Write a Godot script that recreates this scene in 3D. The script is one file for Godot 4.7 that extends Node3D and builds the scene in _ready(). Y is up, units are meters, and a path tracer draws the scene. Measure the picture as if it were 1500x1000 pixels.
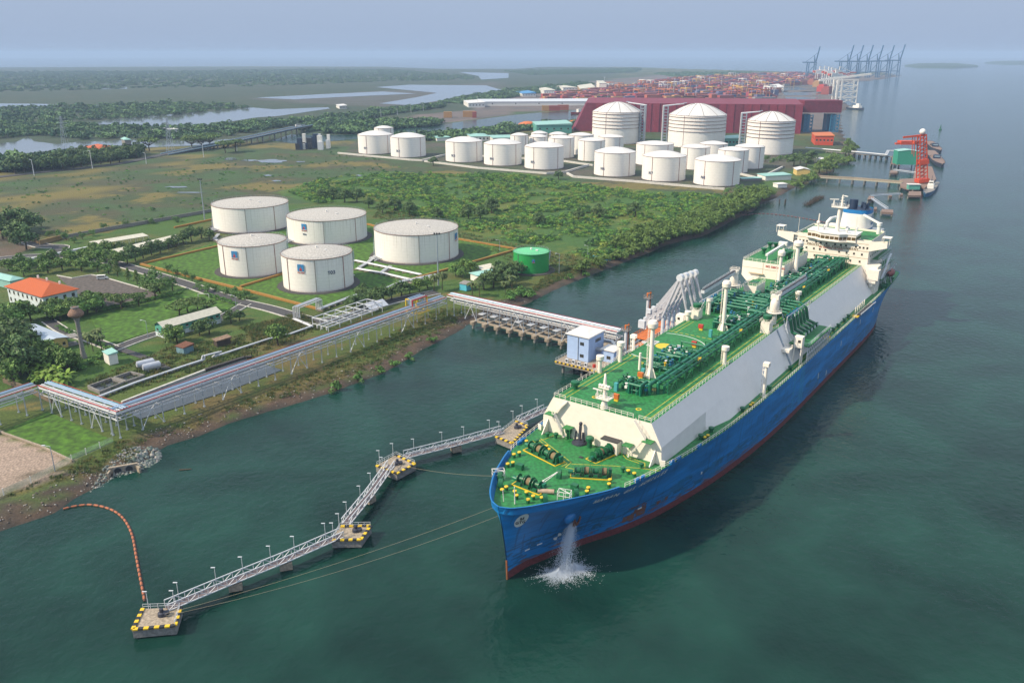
extends Node3D
# An aerial view of a gas carrier moored at a river terminal, with tank farms, a pipe rack and a container port behind.
const FL := 1216.0          # focal length in pixels of the 1500 x 1000 photograph
const EYE := 110.84         # camera height above the water
const LAND := 2.5           # level of the made ground above the water
var tilt := atan((500.0 - 78.0) / FL)
var rng := RandomNumberGenerator.new()
var taken := {}
var M := {}
var TX := {}

# a pixel of the photograph on the horizontal plane of height e
func px(u: float, v: float, e := LAND) -> Vector3:
	var a := (u - 750.0) / FL
	var b := (v - 500.0) / FL
	var d := Vector3(a, -sin(tilt) - b * cos(tilt), -(cos(tilt) - b * sin(tilt)))
	return Vector3(0, EYE, 0) + d * ((EYE - e) / -d.y)

# height above the foot (u, v, e) of a vertical thing whose top shows at row vt
func tall(u: float, v: float, vt: float, e := LAND) -> float:
	var p := px(u, v, e)
	var b := (vt - 500.0) / FL
	var dy := -sin(tilt) - b * cos(tilt)
	var dz := -(cos(tilt) - b * sin(tilt))
	return EYE + dy * (p.z / dz) - e

class MB:
	var v := PackedVector3Array()
	var n := PackedVector3Array()
	var c := PackedColorArray()
	var t := PackedVector2Array()
	var ix := PackedInt32Array()
	var col := Color.WHITE
	func vert(p: Vector3, nn: Vector3, uv := Vector2.ZERO) -> int:
		v.append(p); n.append(nn); c.append(col); t.append(uv)
		return v.size() - 1
	func tri(a: Vector3, b: Vector3, d: Vector3) -> void:      # counter-clockwise seen from outside
		var nn := (b - a).cross(d - a).normalized()
		var i := vert(a, nn); vert(b, nn, Vector2(1,0)); vert(d, nn, Vector2(1,1))
		ix.append_array([i, i + 2, i + 1])
	func quad(a: Vector3, b: Vector3, d: Vector3, e: Vector3) -> void:
		var nn := (b - a).cross(d - a)
		if nn.length_squared() < 1e-12: nn = (d - a).cross(e - a)
		nn = nn.normalized()
		var i := vert(a, nn, Vector2(0,0)); vert(b, nn, Vector2(1,0)); vert(d, nn, Vector2(1,1)); vert(e, nn, Vector2(0,1))
		ix.append_array([i, i + 2, i + 1, i, i + 3, i + 2])
	func box(p: Vector3, s: Vector3, b := Basis.IDENTITY) -> void:
		var x := b.x * s.x * 0.5; var y := b.y * s.y * 0.5; var z := b.z * s.z * 0.5
		quad(p - x - y + z, p + x - y + z, p + x + y + z, p - x + y + z)
		quad(p + x - y - z, p - x - y - z, p - x + y - z, p + x + y - z)
		quad(p + x - y + z, p + x - y - z, p + x + y - z, p + x + y + z)
		quad(p - x - y - z, p - x - y + z, p - x + y + z, p - x + y - z)
		quad(p - x + y + z, p + x + y + z, p + x + y - z, p - x + y - z)
		quad(p - x - y - z, p + x - y - z, p + x - y + z, p - x - y + z)
	# block standing on p (foot), turned by angle
	func block(p: Vector3, s: Vector3, turn := 0.0) -> void:
		box(p + Vector3(0, s.y * 0.5,0), s, Basis(Vector3.UP, turn))
	func bar(a: Vector3, b: Vector3, w: float, h := -1.0) -> void:
		if h < 0.0: h = w
		var d := b - a
		var l := d.length()
		if l < 1e-6: return
		var z := d / l
		var x := (Vector3.UP.cross(z) if absf(z.y) < 0.999 else Vector3.RIGHT).normalized()
		var y := z.cross(x)
		box((a + b) * 0.5, Vector3(w, h, l), Basis(x, y, z))
	func tube(a: Vector3, b: Vector3, r1: float, r2 := -1.0, seg := 8, cap := true) -> void:
		if r2 < 0.0: r2 = r1
		var d := (b - a)
		if d.length() < 1e-6: return
		d = d.normalized()
		var x := (Vector3.UP.cross(d) if absf(d.y) < 0.99 else Vector3.RIGHT.cross(d)).normalized()
		var y := d.cross(x)
		var i0 := v.size()
		for k in seg + 1:
			var an := TAU * k / seg
			var r := x * cos(an) + y * sin(an)
			vert(a + r * r1, r, Vector2(float(k) / seg, 0)); vert(b + r * r2, r, Vector2(float(k) / seg, 1))
		for k in seg:
			var q := i0 + k * 2
			ix.append_array([q, q + 3, q + 2, q, q + 1, q + 3])
		if cap:
			for e in 2:
				var cc := b if e == 1 else a
				var nn := d if e == 1 else -d
				var rr := r2 if e == 1 else r1
				if rr < 1e-4: continue
				var ic := vert(cc, nn)
				for k in seg + 1:
					var an := TAU * k / seg
					vert(cc + (x * cos(an) + y * sin(an)) * rr, nn)
				for k in seg:
					if e == 1: ix.append_array([ic, ic + 2 + k, ic + 1 + k])
					else: ix.append_array([ic, ic + 1 + k, ic + 2 + k])
	func path(pts: Array, r: float, seg := 8) -> void:
		for i in pts.size() - 1:
			tube(pts[i], pts[i + 1], r, r, seg, i == 0 or i == pts.size() - 2)
			if i > 0: ball(pts[i], r * 1.02,4, seg)
	func ball(p: Vector3, r: float, rings := 6, seg := 8, sq := Vector3.ONE) -> void:
		var rows := []
		for j in rings + 1:
			var la := PI * j / rings
			rows.append(Vector2(sin(la) * r, cos(la) * r))
		rows.reverse()
		lathe(p, rows, seg, true, sq)
	# profile of (radius, height) from bottom to top
	func lathe(p: Vector3, prof: Array, seg := 16, smooth := true, sq := Vector3.ONE) -> void:
		for j in prof.size() - 1:
			var a: Vector2 = prof[j]; var b: Vector2 = prof[j + 1]
			var i0 := v.size()
			var sl := Vector2(b.y - a.y, a.x - b.x).normalized()
			var na := sl; var nb := sl
			if smooth:
				if j > 0: na = (sl + Vector2(a.y - prof[j - 1].y, prof[j - 1].x - a.x).normalized()).normalized()
				if j < prof.size() - 2: nb = (sl + Vector2(prof[j + 2].y - b.y, b.x - prof[j + 2].x).normalized()).normalized()
			for k in seg + 1:
				var an := TAU * k / seg
				var r := Vector3(cos(an), 0,-sin(an))
				vert(p + (r * a.x + Vector3(0, a.y, 0)) * sq, (r * na.x + Vector3(0, na.y, 0)).normalized(), Vector2(float(k) / seg, float(j) / (prof.size() - 1)))
				vert(p + (r * b.x + Vector3(0, b.y, 0)) * sq, (r * nb.x + Vector3(0, nb.y, 0)).normalized(), Vector2(float(k) / seg, float(j + 1) / (prof.size() - 1)))
			for k in seg:
				var q := i0 + k * 2
				ix.append_array([q, q + 3, q + 2, q, q + 1, q + 3])
	# smooth surface through rows of points; front is on the side of (next row) x (next column)
	func grid(rows: Array, cols := [], uv := []) -> void:
		var nr := rows.size(); var nc: int = rows[0].size()
		var i0 := v.size()
		for i in nr:
			for j in nc:
				var a: Vector3 = rows[mini(i + 1, nr - 1)][j] - rows[maxi(i - 1,0)][j]
				var b: Vector3 = rows[i][mini(j + 1, nc - 1)] - rows[i][maxi(j - 1,0)]
				var nn := a.cross(b)
				if nn.length_squared() < 1e-14: nn = Vector3.UP
				if cols.size(): col = cols[i][j]
				vert(rows[i][j], nn.normalized(), uv[i][j] if uv.size() else Vector2(float(i) / (nr - 1), float(j) / (nc - 1)))
		for i in nr - 1:
			for j in nc - 1:
				var q := i0 + i * nc + j
				ix.append_array([q, q + nc + 1, q + nc, q, q + 1, q + nc + 1])
	# upright prism over a plan polygon (Vector2 of x, z)
	func prism(pl: PackedVector2Array, y0: float, y1: float, sides := true, bottom := false) -> void:
		var p := pl
		if not Geometry2D.is_polygon_clockwise(p): p.reverse()
		var m := p.size()
		if sides:
			for i in m:
				var a := p[i]; var b := p[(i + 1) % m]
				quad(Vector3(a.x, y0, a.y), Vector3(b.x, y0, b.y), Vector3(b.x, y1, b.y), Vector3(a.x, y1, a.y))
		var tr := Geometry2D.triangulate_polygon(p)
		for q in tr.size() / 3:
			var a := p[tr[q * 3]]; var b := p[tr[q * 3 + 1]]; var d := p[tr[q * 3 + 2]]
			if (b - a).cross(d - a) > 0.0:
				var s := b; b = d; d = s
			tri(Vector3(a.x, y1, a.y), Vector3(b.x, y1, b.y), Vector3(d.x, y1, d.y))
			if bottom: tri(Vector3(a.x, y0, a.y), Vector3(d.x, y0, d.y), Vector3(b.x, y0, b.y))
	func mesh(m: Material) -> ArrayMesh:
		var am := ArrayMesh.new()
		var ar := []
		ar.resize(Mesh.ARRAY_MAX)
		ar[Mesh.ARRAY_VERTEX] = v; ar[Mesh.ARRAY_NORMAL] = n; ar[Mesh.ARRAY_COLOR] = c; ar[Mesh.ARRAY_TEX_UV] = t; ar[Mesh.ARRAY_INDEX] = ix
		am.add_surface_from_arrays(Mesh.PRIMITIVE_TRIANGLES, ar)
		if m: am.surface_set_material(0, m)
		return am

func numbered(called: String) -> String:
	taken[called] = taken.get(called, -1) + 1
	return called if taken[called] == 0 else "%s_%03d" % [called, taken[called]]

func tag(o: Node, label: String, category: String, group := "", kind := "") -> Node:
	o.set_meta("label", label)
	if category: o.set_meta("category", category)
	if group: o.set_meta("group", group)
	if kind: o.set_meta("kind", kind)
	return o

func thing(called: String, label: String, category: String, at := Vector3.ZERO, turn := 0.0, group := "") -> Node3D:
	var o := Node3D.new()
	o.name = numbered(called)
	add_child(o)
	o.position = at; o.rotation.y = turn
	tag(o, label, category, group)
	return o

func put(mb: MB, called: String, m: Material, parent: Node3D = null, at := Vector3.ZERO) -> MeshInstance3D:
	var o := MeshInstance3D.new()
	o.mesh = mb.mesh(m)
	o.position = at
	if parent:
		o.name = called
		parent.add_child(o, true)
	else:
		o.name = numbered(called)
		add_child(o)
	return o

func inst(mesh: Mesh, called: String, parent: Node3D, at := Vector3.ZERO, turn := 0.0) -> MeshInstance3D:
	var o := MeshInstance3D.new()
	o.mesh = mesh; o.name = called; o.position = at; o.rotation.y = turn
	parent.add_child(o, true)
	return o

func struct(mb: MB, called: String, m: Material, label: String) -> MeshInstance3D:
	var o := put(mb, called, m)
	o.set_meta("kind", "structure"); o.set_meta("label", label)
	return o

func copy(src: Node3D, called: String, at: Vector3, turn := 0.0, sc := Vector3.ONE) -> Node3D:
	var c: Node3D = src.duplicate()
	c.name = numbered(called)
	add_child(c)
	c.position = at; c.rotation = Vector3(0, turn, 0); c.scale = sc
	return c

func letters(txt: String, size: float, m: Material, depth := 0.04, font_name := "Droid Sans", weight := 700) -> TextMesh:
	var t := TextMesh.new()
	var f := SystemFont.new()
	f.font_names = PackedStringArray([font_name]); f.font_weight = weight
	t.font = f; t.text = txt; t.font_size = 64
	t.pixel_size = size / 46.0; t.depth = depth; t.curve_step = 2.0
	t.material = m
	return t

func lin(r: float, g: float, b: float) -> Color:
	return Color(r, g, b).linear_to_srgb()

func noise_tex(key: String, freq: float, lo: Color, hi: Color, size := 512, oct := 5, sd := 1, normal := false, bump := 4.0) -> Texture2D:
	if TX.has(key): return TX[key]
	var nz := FastNoiseLite.new()
	nz.seed = sd; nz.noise_type = FastNoiseLite.TYPE_SIMPLEX_SMOOTH; nz.frequency = freq
	nz.fractal_type = FastNoiseLite.FRACTAL_FBM; nz.fractal_octaves = oct; nz.fractal_gain = 0.55
	var t := NoiseTexture2D.new()
	t.width = size; t.height = size; t.seamless = true; t.noise = nz; t.generate_mipmaps = true
	if normal:
		t.as_normal_map = true; t.bump_strength = bump
	else:
		var g := Gradient.new()
		g.set_color(0, lo); g.set_color(1, hi)
		t.color_ramp = g
	TX[key] = t
	return t

# plain painted, mineral or metal surface with a fine mottled grain of its own colour
func mat(key: String, c := Color.WHITE, rough := 0.7, metal := 0.0, grain := 0.12, span := 12.0) -> StandardMaterial3D:
	if M.has(key): return M[key]
	var m := StandardMaterial3D.new()
	m.albedo_color = c; m.roughness = rough; m.metallic = metal
	if grain > 0.0:
		var lo := 1.0 - grain
		m.albedo_texture = noise_tex("grain%d" % int(grain * 100), 0.012, Color(lo, lo, lo), Color.WHITE, 512,6,7)
		m.uv1_triplanar = true; m.uv1_world_triplanar = true
		m.uv1_scale = Vector3.ONE / span
	m.vertex_color_use_as_albedo = false
	M[key] = m
	return m

func vmat(key: String, rough := 0.9, grain := 0.25, span := 14.0) -> StandardMaterial3D:
	var m := mat(key, Color.WHITE, rough, 0.0, grain, span)
	m.vertex_color_use_as_albedo = true
	return m
func _ready() -> void:
	rng.seed = 20240611
	var cam := Camera3D.new()
	cam.name = "camera"
	add_child(cam)
	cam.position = Vector3(0, EYE, 0)
	cam.rotation = Vector3(-tilt, 0,0)
	cam.fov = rad_to_deg(2.0 * atan(500.0 / FL))
	cam.near = 1.0; cam.far = 60000.0
	cam.current = true
	var we := WorldEnvironment.new()
	we.name = "environment"
	var env := Environment.new()
	env.background_mode = Environment.BG_SKY
	var sky := Sky.new()
	var sm := ProceduralSkyMaterial.new()
	sm.sky_top_color = lin(0.56,0.64,0.74)
	sm.sky_horizon_color = lin(0.23,0.29,0.40)
	sm.sky_curve = 0.4
	sm.ground_horizon_color = lin(0.23,0.29,0.40)
	sm.ground_bottom_color = lin(0.20,0.26,0.32)
	sm.sun_angle_max = 0.0
	sky.sky_material = sm
	env.sky = sky
	env.background_energy_multiplier = 1.0
	env.tonemap_mode = Environment.TONE_MAPPER_LINEAR
	env.tonemap_exposure = 1.55
	env.fog_enabled = true
	env.fog_density = 0.000105
	env.fog_light_color = lin(0.48,0.66,0.94)
	env.sdfgi_enabled = true; env.ssao_enabled = true; env.ssil_enabled = true
	we.environment = env
	add_child(we)
	var sun := DirectionalLight3D.new()
	sun.name = "sun"
	add_child(sun)
	var to := Vector3(-0.97,0.0,0.25).normalized() * cos(deg_to_rad(40.0)) + Vector3(0, sin(deg_to_rad(40.0)), 0)
	sun.look_at_from_position(to * 100.0, Vector3.ZERO)
	sun.light_energy = 1.3
	sun.light_color = Color(1.0,0.93,0.82)
	sun.light_angular_distance = 1.2
	sun.shadow_enabled = true
	make_materials()
	build_water()
	build_land()
	build_ship()
	build_berth()
	build_terminal()
	build_far()
	build_plants()

func make_materials() -> void:
	mat("white", lin(0.74,0.73,0.70), 0.55,0.0,0.08)
	mat("cream", lin(0.80,0.745,0.665), 0.5,0.0,0.06)
	mat("steel_white", lin(0.62,0.65,0.70), 0.5,0.1,0.1)
	mat("steel", lin(0.34,0.40,0.47), 0.45,0.2,0.12)
	mat("deck", lin(0.024,0.245,0.060), 0.62,0.0,0.36,9.0)
	mat("pipe_green", lin(0.006,0.165,0.090), 0.42,0.0,0.2,5.0)
	mat("gear_green", lin(0.008,0.13,0.052), 0.45,0.0,0.2,4.0)
	mat("dark", lin(0.02,0.022,0.028), 0.5,0.0,0.1)
	mat("glass", lin(0.035,0.035,0.03), 0.12,0.0,0.0)
	mat("navy", lin(0.012,0.03,0.075), 0.5,0.0,0.1)
	mat("blue", lin(0.004,0.165,0.45), 0.4,0.0,0.12)
	mat("yellow", lin(0.75,0.50,0.02), 0.5,0.0,0.12)
	mat("orange", lin(0.62,0.16,0.025), 0.55,0.0,0.2)
	mat("red", lin(0.50,0.045,0.03), 0.5,0.0,0.15)
	mat("rust", lin(0.20,0.075,0.04), 0.85,0.0,0.4,3.0)
	mat("concrete", lin(0.43,0.36,0.28), 0.9,0.0,0.35,5.0)
	mat("concrete_grey", lin(0.30,0.29,0.28), 0.9,0.0,0.35,6.0)
	mat("asphalt", lin(0.075,0.074,0.080), 0.92,0.0,0.3,9.0)
	mat("kerb", lin(0.60,0.59,0.56), 0.85,0.0,0.2)
	mat("wall_blue", lin(0.34,0.47,0.72), 0.75,0.0,0.08)
	mat("roof_white", lin(0.68,0.67,0.66), 0.6,0.0,0.12)
	mat("teal", lin(0.10,0.36,0.30), 0.6,0.0,0.15)
	mat("teal_pale", lin(0.28,0.52,0.48), 0.6,0.0,0.15)
	mat("bark", lin(0.10,0.075,0.05), 0.95,0.0,0.4,2.0)
	mat("rope", lin(0.32,0.28,0.20), 0.9,0.0,0.1)
	mat("rope_blue", lin(0.20,0.27,0.24), 0.9,0.0,0.1)

# ------------------------------------------------------------------ water
func water_mat() -> StandardMaterial3D:
	if M.has("water"): return M["water"]
	var m := StandardMaterial3D.new()
	m.albedo_color = lin(0.009,0.048,0.036)
	m.roughness = 0.10
	m.metallic_specular = 0.25
	m.normal_enabled = true
	m.normal_texture = noise_tex("ripple", 0.022, Color.BLACK, Color.WHITE, 1024,6,31, true, 5.0)
	m.normal_scale = 0.38
	m.albedo_texture = noise_tex("silt", 0.004, Color(0.62,0.68,0.70), Color(1.0,1.0,1.0), 512,4,12)
	m.uv1_triplanar = true; m.uv1_world_triplanar = true
	m.uv1_scale = Vector3.ONE / 85.0
	M["water"] = m
	return m

func build_water() -> void:
	var mb := MB.new()
	var r := 26000.0
	var seg := 48
	for k in seg:
		var a := TAU * k / seg
		var b := TAU * (k + 1) / seg
		mb.tri(Vector3.ZERO, Vector3(cos(b) * r, 0, sin(b) * r), Vector3(cos(a) * r, 0, sin(a) * r))
	struct(mb, "water", water_mat(), "green river water widening to the hazy sea")
# ------------------------------------------------------------------ land
var shore2 := PackedVector2Array()      # the waterline, from the left of the frame to the far port
var land_poly := PackedVector2Array()
var nz1 := FastNoiseLite.new()
var nz2 := FastNoiseLite.new()
var nz3 := FastNoiseLite.new()

func flat(pts: Array, e := LAND) -> PackedVector2Array:
	var out := PackedVector2Array()
	for p in pts:
		var q := px(p[0], p[1], e)
		out.append(Vector2(q.x, q.z))
	return out

const SHORE := [[-420,960],[-160,850],[-60,802],[0,778],[75,753],[125,721],[150,710],[163,699],[196,690],[215,682],[232,671],[231,656],
	[250,651],[287,641],[325,624],[375,608],[425,594],[457,584],[486,575],[520,562],[562,547],[592,529],[615,514],[648,498],[678,482],
	[690,472],[712,464],[745,453],[775,444],[790,436],[812,425],[855,407],[895,392],[930,378],[950,371],[975,359],[1005,352],
	[1030,346],[1052,335],[1075,322],[1105,309],[1114,299],[1137,290],[1162,276],[1185,265],[1200,259],[1220,252],[1224,246],[1228,240],[1248,234],
	[1254,222],[1246,214],[1238,209],[1238,203],[1234,196],[1230,180],[1231,164],[1246,157],[1226,142],[1204,130],[1222,123],[1300,114],[1318,111],
	[1290,105],[1190,106],[1120,104],[1000,101]]
const FAR_EDGE := [[930,98.5],[800,98],[760,101],[640,101],[560,98],[380,97.5],[200,98],[0,99],[-500,101],[-900,130],[-900,400],[-900,700]]

func seg_dist(p: Vector2, poly: PackedVector2Array, closed := false) -> float:
	var best := 1e18
	var m := poly.size() - (0 if closed else 1)
	for i in m:
		var a := poly[i]; var b := poly[(i + 1) % poly.size()]
		var ab := b - a
		var t := clampf((p - a).dot(ab) / ab.length_squared(), 0.0,1.0)
		best = minf(best, p.distance_squared_to(a + ab * t))
	return sqrt(best)

var blocks := {}
func ground_h(p: Vector2) -> float:
	var key := Vector2i(floori(p.x / 24.0), floori(p.y / 24.0))
	if not blocks.has(key):
		var mid := Vector2(key) * 24.0 + Vector2(12,12)
		var dm := seg_dist(mid, shore2)
		blocks[key] = 0 if dm < 40.0 else (1 if Geometry2D.is_point_in_polygon(mid, land_poly) else 2)
	if blocks[key] == 2: return -1.5
	if blocks[key] == 1: return LAND - 0.12 + nz1.get_noise_2d(p.x * 6.0, p.y * 6.0) * 0.12
	var inside := Geometry2D.is_point_in_polygon(p, land_poly)
	var d := seg_dist(p, shore2)
	if not inside: return maxf(-d * 0.35,-1.5)
	var w := clampf(9.0 + nz3.get_noise_2d(p.x * 3.0, p.y * 3.0) * 5.0,4.0,14.0)
	var k := clampf(d / w, 0.0,1.0)
	return LAND * (k * (1.6 - 0.6 * k)) - 0.12 + nz1.get_noise_2d(p.x * 6.0, p.y * 6.0) * 0.12 * k

var zones := []      # [kind, polygon in x, z]
func zone_at(p: Vector2) -> String:
	for z in zones:
		if z[2].has_point(p) and Geometry2D.is_point_in_polygon(p, z[1]): return z[0]
	return "meadow"
func add_zone(kind: String, pts: Array) -> void:
	var pl := flat(pts)
	var r := Rect2(pl[0], Vector2.ZERO)
	for q in pl: r = r.expand(q)
	zones.append([kind, pl, r])

func ground_col(p: Vector2, h: float) -> Color:
	var a := nz1.get_noise_2d(p.x, p.y)
	var b := nz2.get_noise_2d(p.x, p.y)
	var f := nz3.get_noise_2d(p.x * 5.0, p.y * 5.0)
	var jit := Vector2(nz3.get_noise_2d(p.x * 2.0, p.y * 2.0 + 500.0), nz3.get_noise_2d(p.x * 2.0 + 900.0, p.y * 2.0)) * 4.0
	var d := seg_dist(p, shore2) if h < LAND - 0.25 else 99.0
	var c := Color(0.075,0.115,0.028)
	match zone_at(p + jit):
		"meadow":
			# reed beds: dull green, olive and straw-coloured patches lying in streaks
			c = Color(0.058,0.096,0.028).lerp(Color(0.088,0.090,0.040), smoothstep(-0.15,0.35, a + f * 0.3))
			c = c.lerp(Color(0.205,0.172,0.040), smoothstep(0.16,0.36, b + f * 0.3))
			c = c.lerp(Color(0.055,0.120,0.030), smoothstep(0.10,0.40,-b + f * 0.3))
		"scrub":
			c = Color(0.060,0.160,0.020).lerp(Color(0.140,0.185,0.022), smoothstep(-0.1,0.4, b + f * 0.4))
		"grass":
			c = Color(0.062,0.150,0.014).lerp(Color(0.120,0.140,0.026), smoothstep(0.0,0.45, a + f * 0.5))
		"olive":
			c = Color(0.090,0.140,0.018).lerp(Color(0.160,0.125,0.038), smoothstep(0.0,0.5, a + f * 0.5))
		"bank":
			c = Color(0.150,0.100,0.070).lerp(Color(0.058,0.050,0.045), smoothstep(-0.25,0.25, f + b))
			c = c.lerp(Color(0.085,0.125,0.030), smoothstep(0.22,0.42, a + f * 0.6))
		"yard":
			c = Color(0.062,0.098,0.040).lerp(Color(0.115,0.105,0.080), smoothstep(-0.1,0.4, a + f * 0.5))
		"sand":
			c = Color(0.47,0.36,0.29).lerp(Color(0.16,0.13,0.09), smoothstep(0.18,0.5, b + f * 0.45))
		"dirt":
			c = Color(0.17,0.125,0.09).lerp(Color(0.10,0.10,0.06), smoothstep(0.0,0.5, a + f))
		"port":
			c = Color(0.20,0.16,0.145).lerp(Color(0.12,0.12,0.12), smoothstep(0.0,0.5, a))
		"marsh":
			c = Color(0.036,0.074,0.030).lerp(Color(0.064,0.084,0.040), smoothstep(-0.1,0.4, a))
		"mud":
			c = Color(0.11,0.11,0.10).lerp(Color(0.08,0.095,0.06), smoothstep(-0.1,0.4, a))
	if d < 16.0:
		# eroded earth bank above the waterline, dark and wet at the bottom where the tide reaches
		var e := d + f * 7.0 + a * 5.0
		var earth := Color(0.150,0.098,0.066).lerp(Color(0.075,0.062,0.050), smoothstep(-0.3,0.3, f + b * 0.5))
		c = c.lerp(earth, 1.0 - smoothstep(5.0,8.5, e))
		if h < 0.35 + f * 0.3: c = Color(0.055,0.048,0.040)
	return c * (1.0 + f * 0.25)

func ground_patch(mb: MB, x0: float, x1: float, z0: float, z1: float, st: float, hole := Rect2(), fine := true) -> void:
	var nx := int(ceil((x1 - x0) / st)); var nzr := int(ceil((z1 - z0) / st))
	var idx := {}
	for j in nzr + 1:
		for i in nx + 1:
			var p := Vector2(x0 + i * st, z0 + j * st)
			var h: float
			if fine: h = ground_h(p)
			else: h = LAND - 0.12 if Geometry2D.is_point_in_polygon(p, land_poly) else -1.5
			idx[j * (nx + 1) + i] = mb.v.size()
			mb.col = ground_col(p, h) if h > -1.0 else Color(0.06,0.05,0.04)
			var nn := Vector3.UP
			mb.vert(Vector3(p.x, h, p.y), nn)
	for j in nzr:
		for i in nx:
			var q: int = idx[j * (nx + 1) + i]
			var r: int = idx[(j + 1) * (nx + 1) + i]
			if mb.v[q].y < -1.0 and mb.v[q + 1].y < -1.0 and mb.v[r].y < -1.0 and mb.v[r + 1].y < -1.0: continue
			if hole.size.x > 0.0 and hole.has_point(Vector2(mb.v[q].x + st * 0.5, mb.v[q].z + st * 0.5)): continue
			mb.ix.append_array([q, q + 1, r, q + 1, r + 1, r])
			if fine:
				var a := mb.v[q + 1] - mb.v[q]; var b := mb.v[r] - mb.v[q]
				mb.n[q] = b.cross(a).normalized()

# a flat sheet of ground cover or paving laid at height dy above the made ground
func sheet(called: String, pts: Array, m: Material, dy: float, label: String, e := LAND) -> MeshInstance3D:
	var mb := MB.new()
	mb.prism(flat(pts, e), e - 0.4, e + dy)
	return struct(mb, called, m, label)

func ribbon(pts: Array, w: float, y0: float, y1: float, mb: MB) -> void:
	# a strip along world points (Vector3), width w
	var L := []; var R := []
	for i in pts.size():
		var d: Vector3 = (pts[mini(i + 1, pts.size() - 1)] - pts[maxi(i - 1,0)])
		d.y = 0; d = d.normalized()
		var s := Vector3(-d.z, 0, d.x) * w * 0.5
		L.append(pts[i] - s); R.append(pts[i] + s)
	for i in pts.size() - 1:
		var l0: Vector3 = L[i]; var l1: Vector3 = L[i + 1]; var r0: Vector3 = R[i]; var r1: Vector3 = R[i + 1]
		var up := Vector3.UP
		mb.quad(l0 + up * y1, r0 + up * y1, r1 + up * y1, l1 + up * y1)
		mb.quad(l0 + up * y0, l0 + up * y1, l1 + up * y1, l1 + up * y0)
		mb.quad(r1 + up * y0, r1 + up * y1, r0 + up * y1, r0 + up * y0)

func pxs(pts: Array, e := LAND) -> Array:
	var o := []
	for p in pts: o.append(px(p[0], p[1], e))
	return o

func smooth_line(pts: Array, k := 4) -> Array:
	var o := []
	for i in pts.size() - 1:
		var a: Vector3 = pts[maxi(i - 1,0)]; var b: Vector3 = pts[i]; var c: Vector3 = pts[i + 1]; var d: Vector3 = pts[mini(i + 2, pts.size() - 1)]
		for j in k: o.append(b.cubic_interpolate(c, a, d, float(j) / k))
	o.append(pts[-1])
	return o

func build_land() -> void:
	nz1.seed = 3; nz1.frequency = 0.012; nz1.fractal_octaves = 4
	nz2.seed = 9; nz2.frequency = 0.010; nz2.fractal_octaves = 3
	nz3.seed = 21; nz3.frequency = 0.05; nz3.fractal_octaves = 3
	shore2 = flat(SHORE, 0.0)
	land_poly = shore2.duplicate()
	land_poly.append_array(flat(FAR_EDGE, 0.0))
	# ground cover, nearest zones first
	add_zone("bank", [[-60,752],[0,735],[60,712],[112,688],[128,700],[125,725],[75,760],[-60,815]])
	add_zone("bank", [[236,664],[252,640],[330,607],[430,571],[520,541],[600,506],[660,481],[687,477],[600,522],[560,550],[480,580],[375,612],[290,645]])
	add_zone("sand", [[-60,640],[0,634],[20,640],[100,670],[106,676],[60,706],[0,726],[-80,750]])
	add_zone("olive", [[60,600],[130,560],[250,505],[360,490],[440,455],[520,440],[640,425],[700,440],[690,470],[540,540],[380,605],[240,645],[235,660],[130,690],[0,725],[-60,740],[-60,600]])
	add_zone("grass", [[-80,470],[60,360],[200,330],[330,300],[560,295],[700,345],[830,372],[900,388],[840,416],[760,440],[640,425],[520,440],[440,455],[360,490],[250,505],[130,560],[-80,620]])
	add_zone("dirt", [[-60,330],[30,335],[60,355],[20,375],[-60,380]])
	add_zone("scrub", [[400,282],[470,262],[560,250],[640,255],[760,252],[900,275],[1060,285],[1114,299],[1052,335],[950,371],[880,390],[800,368],[700,345],[560,300],[470,300]])
	add_zone("yard", [[500,228],[640,236],[860,262],[1080,276],[1130,262],[1170,245],[1215,235],[1180,215],[900,215],[700,210],[520,205]])
	add_zone("grass", [[1060,290],[1130,262],[1190,225],[1260,215],[1220,255],[1137,292]])
	add_zone("port", [[700,165],[700,150],[860,120],[1000,106],[1200,106],[1320,111],[1240,160],[1228,195],[860,190],[870,160]])
	add_zone("port", [[540,182],[610,168],[700,160],[760,165],[690,176],[640,181]])
	add_zone("mud", [[360,144],[575,132],[740,118],[740,135],[660,148],[560,156],[430,150]])
	add_zone("marsh", [[-300,240],[0,236],[240,214],[420,205],[520,198],[560,182],[700,160],[900,120],[900,98],[-300,98]])
	var mb := MB.new()
	var near := Rect2(Vector2(-330,-1130), Vector2(720,980))
	ground_patch(mb, near.position.x, near.end.x, near.position.y, near.end.y, 3.2)
	ground_patch(mb, -1530,870,-2650,-150,20.0, near.grow(-8.0), true)
	ground_patch(mb, -6400,4400,-9030,-2630,80.0, Rect2(), false)
	ground_patch(mb, -6400,-1510,-2630,-150,80.0, Rect2(), false)
	var gm := vmat("ground", 0.95,0.4,6.0)
	gm.normal_enabled = true
	gm.normal_texture = noise_tex("turf_bump", 0.05, Color.BLACK, Color.WHITE, 512,5,5, true, 7.0)
	gm.normal_scale = 0.8
	struct(mb, "ground", gm, "reed meadows, scrub and grass banks beside the river")
# ------------------------------------------------------------------ the gas carrier
# ship frame: s metres aft of the stem at the waterline, l metres to port, h metres above the water
var ship: Node3D
const TRK := 27.0
func sp(s: float, l: float, h: float) -> Vector3: return Vector3(l, h, -s)

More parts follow.
